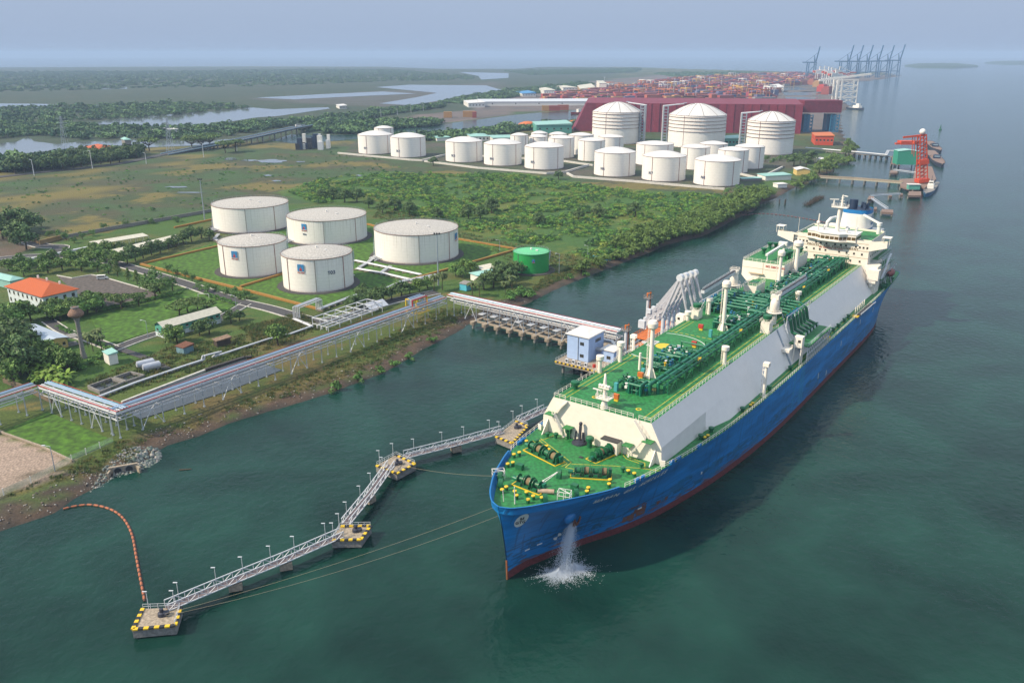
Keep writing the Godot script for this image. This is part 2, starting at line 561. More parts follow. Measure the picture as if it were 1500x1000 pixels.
const ST := [[0.0,0.15,-3.4,0.1],[1.5,0.3,-3.05,1.2],[3.5,0.55,-2.2,2.8],[6.5,1.0,0.5,5.3],[9.0,1.9,3.7,7.4],[12.5,3.1,8.0,9.9],
	[16.5,4.6,12.8,12.1],[22.5,7.0,20.0,15.1],[29.0,10.2,27.0,16.9],[36.0,12.9,34.8,18.2],[47.0,15.9,46.6,19.8],[67.5,19.6,67.5,21.6],
	[88.5,21.8,88.5,22.6],[109.0,22.9,109.0,23.0],[132.0,23.2,132.0,23.2],[160.0,23.2,160.0,23.2],[190.0,23.2,190.0,23.2],[215.0,23.1,215.0,23.2],
	[235.0,22.2,235.0,23.1],[252.0,19.0,252.0,22.9],[266.0,14.0,266.0,22.3],[275.0,8.0,277.0,21.4],[276.0,4.0,279.5,20.4]]
var stn := []
func deck_h(s: float) -> float: return 15.7 + 2.4 * (1.0 - smoothstep(-4.0,80.0, s))
func gun_h(s: float) -> float:   # top of the shell: a bulwark forward, a low waterway bar elsewhere
	var b := 1.75 * (1.0 - smoothstep(2.0,21.5, s) * 0.55) if s < 22.0 else 0.12
	return deck_h(s) + b
func hull_pt(i: int, h: float) -> Vector3:      # on the port side
	var q: Array = stn[i]
	var hd := gun_h(q[2])
	var k := clampf(h / hd, -0.2,1.0)
	var w := pow(maxf(k, 0.0), 1.55)
	if k < 0.0: w = k * 0.3
	return Vector3(lerpf(q[1], q[3], w), h, -lerpf(q[0], q[2], w))
func hull_at(s: float, h: float) -> Array:      # point and outward normal on the port side at station s
	for i in stn.size() - 1:
		var a := hull_pt(i, h); var b := hull_pt(i + 1, h)
		if -b.z >= s:
			var p := a.lerp(b, clampf((s + a.z) / maxf(-b.z + a.z, 0.001), 0.0,1.0))
			var up := hull_pt(i, h + 0.6) - hull_pt(i, h - 0.6)
			var nn := up.cross(a - b).normalized()
			return [p, nn, (b - a).normalized(), up.normalized()]
	return [Vector3.ZERO, Vector3.RIGHT, Vector3.FORWARD, Vector3.UP]

func hull_image() -> ImageTexture:
	# paint of the topsides: faded patches, tug scuffs and rust in the band above the boot-topping
	var w := 2048; var h := 256
	var im := Image.create(w, h, false, Image.FORMAT_RGB8)
	var a := FastNoiseLite.new(); a.seed = 4; a.frequency = 0.006; a.fractal_octaves = 4
	var f := FastNoiseLite.new(); f.seed = 8; f.frequency = 0.05; f.fractal_octaves = 3
	var base := Color(0.004,0.165,0.45)
	for y in h:
		var hh := 1.0 - float(y) / h          # 0 at the boot-topping, 1 at the gunwale
		for x in w:
			var n1 := a.get_noise_2d(x, y * 2.0); var n2 := f.get_noise_2d(x * 0.35, y * 1.5)
			var c := base * (1.0 + n1 * 0.45 + n2 * 0.2)
			if hh < 0.36 and n2 + n1 * 0.6 > 0.18: c = c.lerp(Color(0.008,0.06,0.12), 0.7)
			if hh < 0.10 and n2 - n1 * 0.4 > 0.16: c = c.lerp(Color(0.15,0.06,0.045), 0.7)
			if f.get_noise_2d(x * 1.6, y * 0.06) > 0.42 and hh > 0.15: c = c.lerp(Color(0.010,0.06,0.15), 0.45)
			im.set_pixel(x, y, c.linear_to_srgb())
	var r := RandomNumberGenerator.new(); r.seed = 5
	for k in 110:                                     # oblong touch-up patches, a few of them rusty
		var x0 := int(r.randf() * 1800.0) + 60
		var y0 := int(r.randf_range(150,225))
		var pw := r.randi_range(5,46); var ph := r.randi_range(5,26)
		var pc := Color(0.010,0.09,0.19) if r.randf() < 0.6 else Color(0.006,0.13,0.30)
		if x0 > 250 and x0 < 330 and r.randf() < 0.7: pc = Color(0.15,0.055,0.035)
		for y in range(y0, mini(y0 + ph, h)):
			for x in range(x0, x0 + pw):
				if f.get_noise_2d(x * 1.3, y * 3.0 + k * 50.0) > -0.22: im.set_pixel(x, y, pc.linear_to_srgb())
	for q in [[252,214,20,28],[268,205,10,40],[282,200,22,40],[291,192,5,18]]:
		for y in range(q[1], mini(q[1] + q[3], h)):
			for x in range(q[0], q[0] + q[2]):
				if f.get_noise_2d(x * 2.0, y * 4.0) > -0.35: im.set_pixel(x, y, Color(0.17,0.065,0.035).linear_to_srgb())
	for x0 in [905,950,960,972]:                  # pale vertical fender marks below the manifold
		for y in range(20,235):
			for x in range(x0, x0 + 9):
				if f.get_noise_2d(x * 3.0, y * 0.6) > -0.1: im.set_pixel(x, y, Color(0.012,0.22,0.42).linear_to_srgb())
	im.generate_mipmaps()
	return ImageTexture.create_from_image(im)

func rail(pts: Array, mb: MB, ht := 1.15, gap := 2.2, th := 0.09) -> void:
	for i in pts.size() - 1:
		var a: Vector3 = pts[i]; var b: Vector3 = pts[i + 1]
		var n := maxi(1, int(round(a.distance_to(b) / gap)))
		for k in n + (1 if i == pts.size() - 2 else 0):
			var p := a.lerp(b, float(k) / n)
			mb.bar(p, p + Vector3(0, ht, 0), th)
		for f in [1.0,0.55]:
			mb.bar(a + Vector3(0, ht * f, 0), b + Vector3(0, ht * f, 0), th * 0.7)

func part_box(called: String, m: Material, s: float, l: float, h: float, size: Vector3, par: Node3D = null) -> MeshInstance3D:
	var mb := MB.new()
	mb.block(Vector3.ZERO, size)
	return put(mb, called, m, par if par else ship, sp(s, l, h))

func build_ship() -> void:
	for i in ST.size() - 1:
		var a: Array = ST[maxi(i - 1,0)]; var b: Array = ST[i]; var c: Array = ST[i + 1]; var d: Array = ST[mini(i + 2, ST.size() - 1)]
		for j in 4:
			var q := []
			for e in 4: q.append(cubic_interpolate(b[e], c[e], a[e], d[e], j / 4.0))
			stn.append(q)
	stn.append(ST[-1])
	ship = thing("gas_carrier", "huge blue hulled gas carrier with green decks and white superstructure moored at the jetty", "ship",
		Vector3(-0.97,0,-157.74), deg_to_rad(-35.727))
	# --- shell plating
	var hm := StandardMaterial3D.new()
	hm.albedo_texture = hull_image(); hm.roughness = 0.38
	var boot := mat("boot", lin(0.20,0.035,0.040), 0.7,0.0,0.45,5.0)
	var top := MB.new(); var low := MB.new(); var inn := MB.new(); var cap := MB.new()
	for sd in [1.0,-1.0]:
		var rows := []; var uvs := []; var rb := []
		for i in stn.size():
			var r := []; var u := []; var b := []
			for k in 9:
				var h := lerpf(2.0, gun_h(stn[i][2]), k / 8.0)
				var p := hull_pt(i, h)
				r.append(Vector3(p.x * sd, p.y, p.z)); u.append(Vector2((-p.z + 4.0) / 286.0,1.0 - k / 8.0))
			for k in 4:
				var p := hull_pt(i, lerpf(-3.0,2.0, k / 3.0))
				b.append(Vector3(p.x * sd, p.y, p.z))
			if sd < 0.0: r.reverse(); u.reverse(); b.reverse()
			rows.append(r); uvs.append(u); rb.append(b)
		top.grid(rows, [], uvs); low.grid(rb)
		# bulwark inside and its cap, forward only
		var ri := []; var rc := []
		for i in stn.size():
			if stn[i][2] > 22.0: break
			var g := gun_h(stn[i][2])
			var o := hull_pt(i, g)
			var k := Vector3(maxf(o.x - 0.35,0.02), 0, o.z - (0.25 if i < 8 else 0.05))
			var a := [Vector3(k.x * sd, deck_h(stn[i][2]), k.z), Vector3(k.x * sd, g, k.z)]
			var c := [Vector3(k.x * sd, g + 0.06, k.z), Vector3(o.x * sd, g + 0.06, o.z)]
			if sd > 0.0: a.reverse(); c.reverse()
			ri.append(a); rc.append(c)
		inn.grid(ri); cap.grid(rc)
	# transom
	var tr := MB.new()
	var last := stn.size() - 1
	for k in 8:
		var a := hull_pt(last, lerpf(-1.0, gun_h(280), k / 8.0)); var b := hull_pt(last, lerpf(-1.0, gun_h(280), (k + 1) / 8.0))
		tr.quad(Vector3(a.x, a.y, a.z), Vector3(-a.x, a.y, a.z), Vector3(-b.x, b.y, b.z), Vector3(b.x, b.y, b.z))
	var hull := put(top, "hull", hm, ship)
	put(low, "boot_topping", boot, hull)
	put(tr, "transom", M["blue"], hull)
	put(inn, "bulwark_inside", M["blue"], hull)
	put(cap, "bulwark_cap", M["blue"], hull)
	var rib := MB.new()
	for i in range(6, stn.size()):
		if stn[i][2] > 21.0: break
		for f in 3:
			var a := hull_pt(i, gun_h(stn[i][2])).lerp(hull_pt(i + 1, gun_h(stn[i + 1][2])), f / 3.0)
			for sd in [1.0,-1.0]:
				rib.bar(Vector3((a.x - 0.45) * sd, a.y - 0.05, a.z), Vector3((a.x - 1.1) * sd, deck_h(stn[i][2]), a.z), 0.12,0.3)
	put(rib, "bulwark_ribs", M["blue"], hull)
	# --- decks
	var dk := MB.new()
	for i in stn.size() - 1:
		var a: Array = stn[i]; var b: Array = stn[i + 1]
		var ha := deck_h(a[2]); var hb := deck_h(b[2])
		var ea := hull_pt(i, ha); var eb := hull_pt(i + 1, hb)
		var xa := maxf(ea.x - 0.12,0.02); var xb := maxf(eb.x - 0.12,0.02)
		dk.quad(Vector3(-xa, ha, ea.z), Vector3(xa, ha, ea.z), Vector3(xb, hb, eb.z), Vector3(-xb, hb, eb.z))
	put(dk, "main_deck", M["deck"], ship)
	# --- trunk over the cargo tanks
	var tk := MB.new(); var bh := MB.new()
	var prof := [[39.5,17.0,17.3],[66.0,17.0,17.3],[77.0,17.05,19.8],[150.0,17.05,19.9],[233.0,17.05,19.9]]
	for i in prof.size() - 1:
		for sd in [1.0,-1.0]:
			var c := []
			for q in [prof[i], prof[i + 1]]:
				c.append([Vector3(14.0 * sd, TRK, -q[0]), Vector3(q[1] * sd, 21.3,-q[0]), Vector3(q[2] * sd, deck_h(q[0]) - 0.1,-q[0])])
			for k in 2:
				if sd > 0.0: tk.quad(c[0][k + 1], c[1][k + 1], c[1][k], c[0][k])
				else: tk.quad(c[1][k + 1], c[0][k + 1], c[0][k], c[1][k])
	var f0 := [Vector3(14, TRK, -39.5), Vector3(17,21.3,-39.5), Vector3(17.3,16.6,-39.5)]
	bh.quad(Vector3(-17.3,16.6,-39.5), Vector3(17.3,16.6,-39.5), f0[1], Vector3(-17,21.3,-39.5))
	bh.quad(Vector3(-17,21.3,-39.5), f0[1], f0[0], Vector3(-14, TRK, -39.5))
	var ab := MB.new()
	ab.quad(Vector3(19.9,15.6,-233), Vector3(-19.9,15.6,-233), Vector3(-14, TRK, -233), Vector3(14, TRK, -233))
	var trunk := put(tk, "trunk_side", mat("trunk_paint", lin(0.74,0.71,0.69), 0.55,0.0,0.05,20.0), ship)
	put(bh, "trunk_bulkhead", M["cream"], trunk)
	put(ab, "after_bulkhead", M["cream"], trunk)
	var td := MB.new()
	td.quad(Vector3(-14, TRK, -39.5), Vector3(14, TRK, -39.5), Vector3(14, TRK, -233), Vector3(-14, TRK, -233))
	put(td, "trunk_deck", M["deck"], trunk)
	for sd in [1.0,-1.0]:
		for w in [128.0,139.0]:
			var sl := MB.new()
			sl.bar(Vector3(14.2 * sd, 26.9,-w), Vector3(19.9 * sd, 16.0,-w), 0.7,0.3)
			put(sl, "side_ladder", M["steel"], trunk)
	ship_markings()
	ship_forecastle()
	ship_trunk_deck()
	ship_house()

func ship_markings() -> void:
	var y := MB.new()
	for l in [11.0,12.4]:
		for r in [[41.0,79.0],[106.0,120.0]]: y.box(sp((r[0] + r[1]) * 0.5,-l, TRK + 0.015), Vector3(0.16,0.02, r[1] - r[0]))
		y.box(sp(135.0, l, TRK + 0.015), Vector3(0.16,0.02,188.0))
	for k in 9: y.box(sp(106.5,-13.0 + k * 1.9, TRK + 0.02), Vector3(1.2,0.02,0.3))
	for k in 7: y.box(sp(79.0,-13.0 + k * 1.7, TRK + 0.02), Vector3(1.1,0.02,0.3))
	put(y, "deck_line", mat("deck_yellow", lin(0.60,0.52,0.05), 0.6,0.0,0.2), ship)
	var fy := MB.new()
	var paths := [[[786.6,640],[831,678.6],[823,683]],[[792,640],[837,676.5],[828,684.5],[842,687]],[[837,679],[900,680.5],[945,684]],[[910,660],[918,669],[940,676.6],[940,681]],[[914,659],[922,667],[945,675],[945,684],[968,687]],
		[[778,648],[800,640],[815,633]]]
	for pa in paths:
		for i in pa.size() - 1:
			var a := to_ship(pa[i][0], pa[i][1], 17.5); var b := to_ship(pa[i + 1][0], pa[i + 1][1], 17.5)
			a.y = deck_h(-a.z) + 0.03; b.y = deck_h(-b.z) + 0.03
			fy.bar(a, b, 0.16,0.02)
	put(fy, "forecastle_line", M["deck_yellow"], ship)
	# winching circle, its yellow disc and the white panels beside it
	var ring := MB.new()
	var cen := sp(92.0,-8.2, TRK + 0.02)
	for k in 64:
		var a0 := TAU * k / 64.0; var a1 := TAU * (k + 1) / 64.0
		var q := []
		for a in [[a0,12.6],[a0,12.9],[a1,12.9],[a1,12.6]]: q.append(cen + Vector3(cos(a[0]) * a[1], 0, sin(a[0]) * a[1]))
		if q[0].x > -13.8 and q[2].x > -13.8 and q[1].x < 5.0: ring.quad(q[3], q[2], q[1], q[0])
	put(ring, "winching_circle", mat("paint_white", lin(0.72,0.74,0.72), 0.6,0.0,0.1), ship)
	var dsc := MB.new()
	dsc.lathe(cen + Vector3(0,0.0,0), [Vector2(2.55,0), Vector2(2.55,0.03), Vector2(0,0.035)], 28, false)
	put(dsc, "winching_disc", M["yellow"], ship)
	for q in [[92.8,-4.4],[92.3,-12.1]]:
		var p := part_box("winching_panel", M["paint_white"], q[0], q[1], TRK + 0.02, Vector3(2.0,0.03,5.6))
		var t := MeshInstance3D.new()
		t.name = "lettering"; t.mesh = letters("WINCH", 1.5, M["dark"], 0.02)
		p.add_child(t, true)
		t.rotation = Vector3(-PI / 2,0,0); t.rotate_y(PI / 2); t.position = Vector3(0,0.06,0); t.scale = Vector3(0.62,1,1)
	# name on the bow, letter by letter along the flare
	var nm := "MARAN GAS ACHILLES"
	var sx := 17.8
	for ch in nm:
		if ch != " ":
			for sd in [1.0,-1.0]:
				var at := hull_at(sx if sd > 0.0 else 56.0 - sx, 15.3)
				var o := MeshInstance3D.new()
				o.name = "name_letter"; o.mesh = letters(ch, 1.25, M["paint_white"], 0.03)
				ship.add_child(o, true)
				var b := Basis(at[2], at[3], at[2].cross(at[3])).orthonormalized()
				if b.z.dot(at[1]) < 0.0: b = Basis(-b.x, b.y, -b.z)
				var p: Vector3 = at[0] + b.z * 0.09
				b = Basis(b.x, b.y + b.x * 0.25, b.z)
				if sd < 0.0:
					p.x = -p.x
					b = Basis(Vector3(-b.x.x, b.x.y, b.x.z) * -1.0, Vector3(-b.y.x, b.y.y, b.y.z), Vector3(-b.z.x, b.z.y, b.z.z))
				o.transform = Transform3D(b, p)
		sx += 1.3
	# round white badge on the bow
	for sd in [1.0,-1.0]:
		var disc := MB.new(); var rows := []
		var c0 := 15.6
		for i in 7:
			var r := []
			for k in 25:
				var an := TAU * k / 24.0
				var rr := 1.95 * i / 6.0
				var hh := c0 + sin(an) * rr
				var at := hull_at(0.9 + cos(an) * rr * 0.62, hh)
				var p: Vector3 = at[0] + at[1] * 0.05
				r.append(Vector3(p.x * sd, p.y, p.z))
			if sd > 0.0: r.reverse()
			rows.append(r)
		disc.grid(rows)
		var bd := put(disc, "bow_badge", M["paint_white"], ship)
		for q in [["G", 0.25,15.05],["T", 0.9,15.05],["G", 1.55,15.05],["M", 0.8,16.2]]:
			var at := hull_at(q[1], q[2])
			var o := MeshInstance3D.new()
			o.name = "badge_letter"; o.mesh = letters(q[0], 0.9, M["dark"], 0.02)
			bd.add_child(o, true)
			var b := Basis(at[2], at[3], at[2].cross(at[3])).orthonormalized()
			if b.z.dot(at[1]) < 0.0: b = Basis(-b.x, b.y, -b.z)
			var p: Vector3 = at[0] + b.z * 0.12
			if sd < 0.0:
				p.x = -p.x
				b = Basis(Vector3(b.x.x, -b.x.y, -b.x.z), Vector3(-b.y.x, b.y.y, b.y.z), Vector3(-b.z.x, b.z.y, b.z.z))
			o.transform = Transform3D(b, p)
	# hull marks: thruster roundel, draught lines, bolster and anchor
	for q in [[13.0,6.0,1.0],[5.5,5.2,0.25],[8.5,5.6,0.2],[36.0,5.5,0.35],[61.0,6.0,0.7]]:
		var hm := MB.new()
		var at := hull_at(q[0], q[1])
		var b := Basis(at[2], at[3], at[1]).orthonormalized()
		if q[2] > 0.9:
			for k in 16:
				for hf in [[0.0, PI / 2],[PI, PI * 1.5]]:
					var a0: float = lerpf(hf[0], hf[1], k / 16.0); var a1: float = lerpf(hf[0], hf[1], (k + 1) / 16.0)
					var ctr: Vector3 = at[0] + at[1] * 0.08
					hm.tri(ctr, ctr + (b.x * cos(a1) + b.y * sin(a1)) * 1.1, ctr + (b.x * cos(a0) + b.y * sin(a0)) * 1.1)
		else: hm.box(at[0] + at[1] * 0.05, Vector3(1.4 if q[2] < 0.5 else 0.5, q[2] + 0.05,0.05), b)
		put(hm, "hull_mark", M["paint_white"], ship)
	for q in [[150.0,5.0],[176.0,9.5],[202.0,11.0],[222.0,11.0],[160.0,3.0]]: part_box("draught_mark", M["paint_white"], q[0], 23.26, q[1], Vector3(0.04,2.0,0.5))
	part_box("plate_seam", mat("seam_blue", lin(0.05,0.25,0.5), 0.5,0.0,0.0), 172.0,23.22,9.0, Vector3(0.03,0.14,86.0))
	for sd in [1.0,-1.0]:
		var at := hull_at(13.5,11.8)
		var an := MB.new()
		an.ball(Vector3.ZERO, 1.75,8,12, Vector3(0.62,0.85,1.15))
		var bl := put(an, "anchor_bolster", M["blue"], ship, Vector3(at[0].x * sd, at[0].y, at[0].z))
		var ak := MB.new()
		var q := Vector3(1.0 * sd, -1.2,-0.9)
		ak.bar(Vector3(0.6 * sd, -0.3,-0.6), q + Vector3(0.2 * sd, -0.9,0), 0.45)
		ak.bar(q + Vector3(0,-0.8,-1.1), q + Vector3(0,-0.8,1.1), 0.5,0.5)
		ak.bar(q + Vector3(0.1 * sd, -0.8,-1.0), q + Vector3(0.4 * sd, 0.8,-1.4), 0.35)
		ak.bar(q + Vector3(0.1 * sd, -0.8,1.0), q + Vector3(0.4 * sd, 0.8,1.4), 0.35)
		put(ak, "anchor", M["rust"], bl)
	var stem := MB.new()
	stem.bar(Vector3(0,-1,0.15), Vector3(0,5.0,0.42), 0.35,0.3)
	put(stem, "stem_bar", mat("stem_rust", lin(0.30,0.10,0.035), 0.8,0.0,0.3), ship)

func to_ship(u: float, v: float, h: float) -> Vector3:
	return ship.transform.affine_inverse() * px(u, v, h)
func winch(a: Vector3, b: Vector3, big: bool) -> void:
	var o := Node3D.new()
	o.name = "mooring_winch"
	ship.add_child(o, true)
	var d := b - a
	d.y = 0
	var L := d.length()
	o.position = (a + b) * 0.5
	o.position.y = deck_h(-o.position.z)
	o.rotation.y = atan2(-d.z, d.x)
	var bed := MB.new()
	bed.block(Vector3(0,0.02,0), Vector3(L + 0.8,0.25,3.0))
	put(bed, "bed", M["gear_green"], o)
	var ed := MB.new()
	for z in [-1.65,1.65]: ed.block(Vector3(0,0.02, z), Vector3(L + 1.2,0.22,0.22))
	for x in [-L * 0.5 - 0.6, L * 0.5 + 0.6]: ed.block(Vector3(x, 0.02,0), Vector3(0.22,0.22,3.4))
	put(ed, "save_all", M["yellow"], o)
	var n := 4 if big else 3
	var step := L / n
	for i in n:
		var x := -L * 0.5 + step * (i + 0.5)
		var m := MB.new()
		var r := 0.75 if i % 2 == 0 else 0.95
		m.tube(Vector3(x - step * 0.34,1.45,0), Vector3(x + step * 0.34,1.45,0), r * 0.72,-1,14)
		for e in [-0.36,0.36]: m.tube(Vector3(x + step * e - 0.08,1.45,0), Vector3(x + step * e + 0.08,1.45,0), r * 1.45,-1,16)
		put(m, "drum", M["gear_green"], o)
		if i % 2 == 1 or big:
			var rp := MB.new()
			rp.tube(Vector3(x - step * 0.24,1.45,0), Vector3(x + step * 0.24,1.45,0), r * 0.95,-1,14)
			put(rp, "rope_coil", mat("hawser", lin(0.26,0.19,0.10), 0.9,0.0,0.3,1.0) if i % 2 else M["gear_green"], o)
		var st := MB.new()
		st.box(Vector3(x + step * 0.5,0.9,0), Vector3(0.25,1.8,1.9))
		st.box(Vector3(x, 0.5,1.1), Vector3(step * 0.5,0.8,0.5))
		put(st, "bearing_stand", M["gear_green"], o)
	var mo := MB.new()
	mo.tube(Vector3(-L * 0.5 - 1.2,1.1,0.2), Vector3(-L * 0.5 - 0.1,1.1,0.2), 0.5,-1,12)
	part_box("gear_case", M["pipe_green"], 0.5, L * 0.5 + 0.3,0.4, Vector3(0.7,1.6,1.2), o)
	put(mo, "motor", M["pipe_green"], o)

func ship_forecastle() -> void:
	for w in [[776,656,818,677, true],[759,708,793,721, false],[840,694,892,697, true],[868,671,899,657, true]]:
		winch(to_ship(w[0], w[1], 17.8), to_ship(w[2], w[3], 17.8), w[4])
	var bm := MB.new()
	bm.lathe(Vector3.ZERO, [Vector2(0.42,0), Vector2(0.42,0.85)], 12, false)
	bm.lathe(Vector3.ZERO, [Vector2(0.42,0.85), Vector2(0.42,1.0)], 12, false)
	var bmesh := bm.mesh(M["gear_green"])
	var bc := MB.new()
	bc.lathe(Vector3.ZERO, [Vector2(0.46,0.85), Vector2(0.48,1.05), Vector2(0.42,1.12), Vector2(0,1.14)], 12, false)
	var cmesh := bc.mesh(M["yellow"])
	for q in [[20.7,-13.1],[22.4,-12.7],[29.1,-15.2],[29.4,-13.7],[15.5,-11.2],[16.9,-10.7],[4.4,-4.7],[6.0,-4.7],[4.2,-0.6],[5.5,-2.0],[6.8,0.3],[6.2,2.5],[4.2,2.5],[6.8,4.4],[16.9,10.2],[15.3,10.8],
			[23.3,12.1],[21.4,13.0],[29.7,-9.5],[28.4,-8.0],[30.2,13.2],[29.8,15.0],[88.0,21.4],[89.6,21.4],[60.0,19.6],[61.6,19.8]]:
		var o := inst(bmesh, "bollard", ship, sp(q[0], q[1], deck_h(q[0])))
		inst(cmesh, "bollard_cap", o)
	for q in [[6.6,-6.7,0.5],[9.3,-8.9,0.5],[18.6,1.4,0.3],[12.8,9.4,0.9],[6.8,5.2,0.7]]:     # hooded pedestal rollers
		var m := MB.new()
		var rows := []
		for k in 7:
			var an := PI * 0.75 * k / 6.0
			rows.append([Vector3(-0.5,0.2 + 1.9 * sin(an), 1.0 * cos(an)), Vector3(0.5,0.2 + 1.9 * sin(an), 1.0 * cos(an))])
		m.grid(rows)
		m.box(Vector3(0,0.75,0.1), Vector3(0.95,1.5,1.1))
		var o := put(m, "chock_stand", M["gear_green"], ship, sp(q[0], q[1], deck_h(q[0])))
		o.rotation.y = q[2]
	for q in [[39.0,-8.9,2.6,0.75],[37.6,-1.7,3.0,0.9],[36.0,-13.4,1.4,0.5],[35.0,14.2,1.4,0.5],[36.8,-11.3,1.6,0.55],[30.2,11.8,1.5,0.5],[30.5,-13.0,1.5,0.5]]:   # mushroom ventilators
		var m := MB.new()
		m.lathe(Vector3.ZERO, [Vector2(q[3] * 0.7,0), Vector2(q[3] * 0.7, q[2] * 0.6), Vector2(q[3] * 1.15, q[2] * 0.62), Vector2(q[3] * 1.2, q[2] * 0.9), Vector2(q[3] * 0.8, q[2]), Vector2(0, q[2] * 1.02)], 14, false)
		put(m, "ventilator", M["gear_green"], ship, sp(q[0], q[1], deck_h(q[0])))
	# spare anchor lashed to the bulkhead
	var an := MB.new()
	an.lathe(Vector3(0,0,0), [Vector2(2.0,0.05), Vector2(1.9,0.4), Vector2(0.6,0.9), Vector2(0,0.9)], 14, false)
	an.bar(Vector3(0,0.5,0), Vector3(0,5.2,-0.5), 0.55)
	an.bar(Vector3(-1.3,0.6,0), Vector3(-1.0,3.2,-0.1), 0.45)
	an.bar(Vector3(1.3,0.6,0), Vector3(1.0,3.2,-0.1), 0.45)
	an.ball(Vector3(0,5.3,-0.5), 0.5,5,8)
	put(an, "spare_anchor", mat("iron_blue", lin(0.045,0.05,0.075), 0.6,0.3,0.2), ship, sp(38.0,-5.0, deck_h(38)))
	# white locker with a dark roof and a red panel
	var lk := part_box("deck_locker", M["cream"], 38.3,3.9, deck_h(38.3), Vector3(4.6,3.4,2.0))
	part_box("roof", M["dark"], 0,0,3.4, Vector3(4.9,0.15,2.3), lk)
	part_box("fire_sign", M["red"], -1.05,1.2,1.2, Vector3(0.9,1.0,0.06), lk)
	# small derrick, hose reel, mast, white cages
	var dr := MB.new()
	dr.tube(Vector3(0,0,0), Vector3(0,1.6,0), 0.3,0.25,10)
	dr.bar(Vector3(-0.15,1.5,0), Vector3(2.2,3.4,-2.4), 0.14)
	dr.bar(Vector3(0.25,1.2,0), Vector3(2.3,3.4,-2.4), 0.14)
	put(dr, "derrick", M["white"], ship, sp(12.4,1.0, deck_h(12)))
	var cv := MB.new()
	cv.tube(Vector3(-1.6,0.55,0.9), Vector3(1.6,0.55,-0.9), 0.55,-1,10)
	put(cv, "covered_hose", mat("canvas", lin(0.48,0.36,0.27), 0.9,0.0,0.2), ship, sp(10.2,3.2, deck_h(10)))
	var pole := MB.new()
	pole.tube(Vector3(0,0,0), Vector3(0.3,4.6,0.6), 0.16,0.1,8)
	put(pole, "jackstaff", M["white"], ship, sp(2.2,0.4, deck_h(2)))
	var pl2 := MB.new()
	pl2.tube(Vector3.ZERO, Vector3(0,3.0,0.3), 0.1,0.08,8)
	put(pl2, "ensign_pole", M["white"], ship, sp(1.6,-2.2, deck_h(2)))
	for q in [[10.3,8.0,0.3],[9.6,-9.6,0.8]]:
		var m := MB.new()
		rail([Vector3(-1.4,0,-0.8), Vector3(1.4,0,-0.8), Vector3(1.4,0,0.8), Vector3(-1.4,0,0.8), Vector3(-1.4,0,-0.8)], m, 2.2,1.4,0.12)
		m.bar(Vector3(-1.4,2.2,-0.8), Vector3(1.4,2.2,0.8), 0.1)
		var o := put(m, "access_cage", M["white"], ship, sp(q[0], q[1], deck_h(q[0])))
		o.rotation.y = q[2]
	part_box("deck_hatch", M["dark"], 31.0,-0.2, deck_h(31) + 0.02, Vector3(1.0,0.12,0.8))
	part_box("winch_control", M["gear_green"], 15.6,7.4, deck_h(15), Vector3(1.6,1.4,1.2))
	part_box("winch_control", M["gear_green"], 16.5,-8.4, deck_h(16), Vector3(1.8,1.3,1.2))
	for sd in [1.0,-1.0]:                     # stairs and brackets on the front bulkhead
		var m := MB.new()
		m.bar(Vector3(9.6 * sd, TRK - 0.2,-39.2), Vector3(13.0 * sd, 23.0,-38.6), 0.9,0.3)
		m.bar(Vector3(13.0 * sd, 23.0,-38.4), Vector3(9.2 * sd, 17.6,-37.6), 0.9,0.3)
		rail([Vector3(10.2 * sd, TRK - 0.2,-38.7), Vector3(13.4 * sd, 23.0,-38.1)], m, 1.0,1.2,0.08)
		rail([Vector3(13.4 * sd, 22.6,-37.9), Vector3(9.6 * sd, 17.6,-37.1)], m, 1.0,1.2,0.08)
		put(m, "stair", M["cream"], ship)
		var pf := MB.new()
		pf.box(Vector3(14.0 * sd, 22.7,-38.3), Vector3(2.6,0.15,2.2))
		pf.box(Vector3(8.6 * sd, 20.2,-38.3), Vector3(2.4,0.15,2.2))
		for x in [7.6,9.5]: pf.bar(Vector3(x * sd, 17.0,-37.4), Vector3(x * sd, 20.2,-37.4), 0.14)
		put(pf, "stair_landing", M["deck"], ship)
		var br := MB.new()
		for x in [15.4]:
			br.tri(Vector3(x * sd, 20.5,-39.4), Vector3(x * sd, 16.9,-36.4), Vector3(x * sd, 16.9,-39.4))
			br.tri(Vector3((x + 0.2) * sd, 20.5,-39.4), Vector3((x + 0.2) * sd, 16.9,-39.4), Vector3((x + 0.2) * sd, 16.9,-36.4))
			br.quad(Vector3(x * sd, 20.5,-39.4), Vector3((x + 0.2) * sd, 20.5,-39.4), Vector3((x + 0.2) * sd, 16.9,-36.4), Vector3(x * sd, 16.9,-36.4))
		br.box(Vector3(17.8 * sd, 17.6,-39.0), Vector3(1.2,1.6,0.25), Basis(Vector3.UP, 0.3 * sd))
		put(br, "bulkhead_bracket", M["cream"], ship)
		# guard rails along the sheer
		var g := MB.new(); var run := []
		for i in stn.size():
			var q: Array = stn[i]
			if q[2] > 22.5 and q[2] < 240.0: run.append(Vector3((q[3] - 0.15) * sd, deck_h(q[2]), -q[2]))
		rail(run, g, 1.2,2.0,0.1)
		put(g, "side_railing", M["cream"], ship)
		var t := MB.new()
		rail([Vector3(13.85 * sd, TRK, -39.6), Vector3(13.85 * sd, TRK, -130)], t, 1.15,2.0,0.09)
		rail([Vector3(13.85 * sd, TRK, -138), Vector3(13.85 * sd, TRK, -232)], t, 1.15,2.0,0.09)
		rail([Vector3(13.85 * sd, TRK, -39.7), Vector3(10.5 * sd, TRK, -39.7)], t, 1.15,1.6,0.1)
		put(t, "trunk_railing", M["cream"], ship)
		var yl := MB.new()
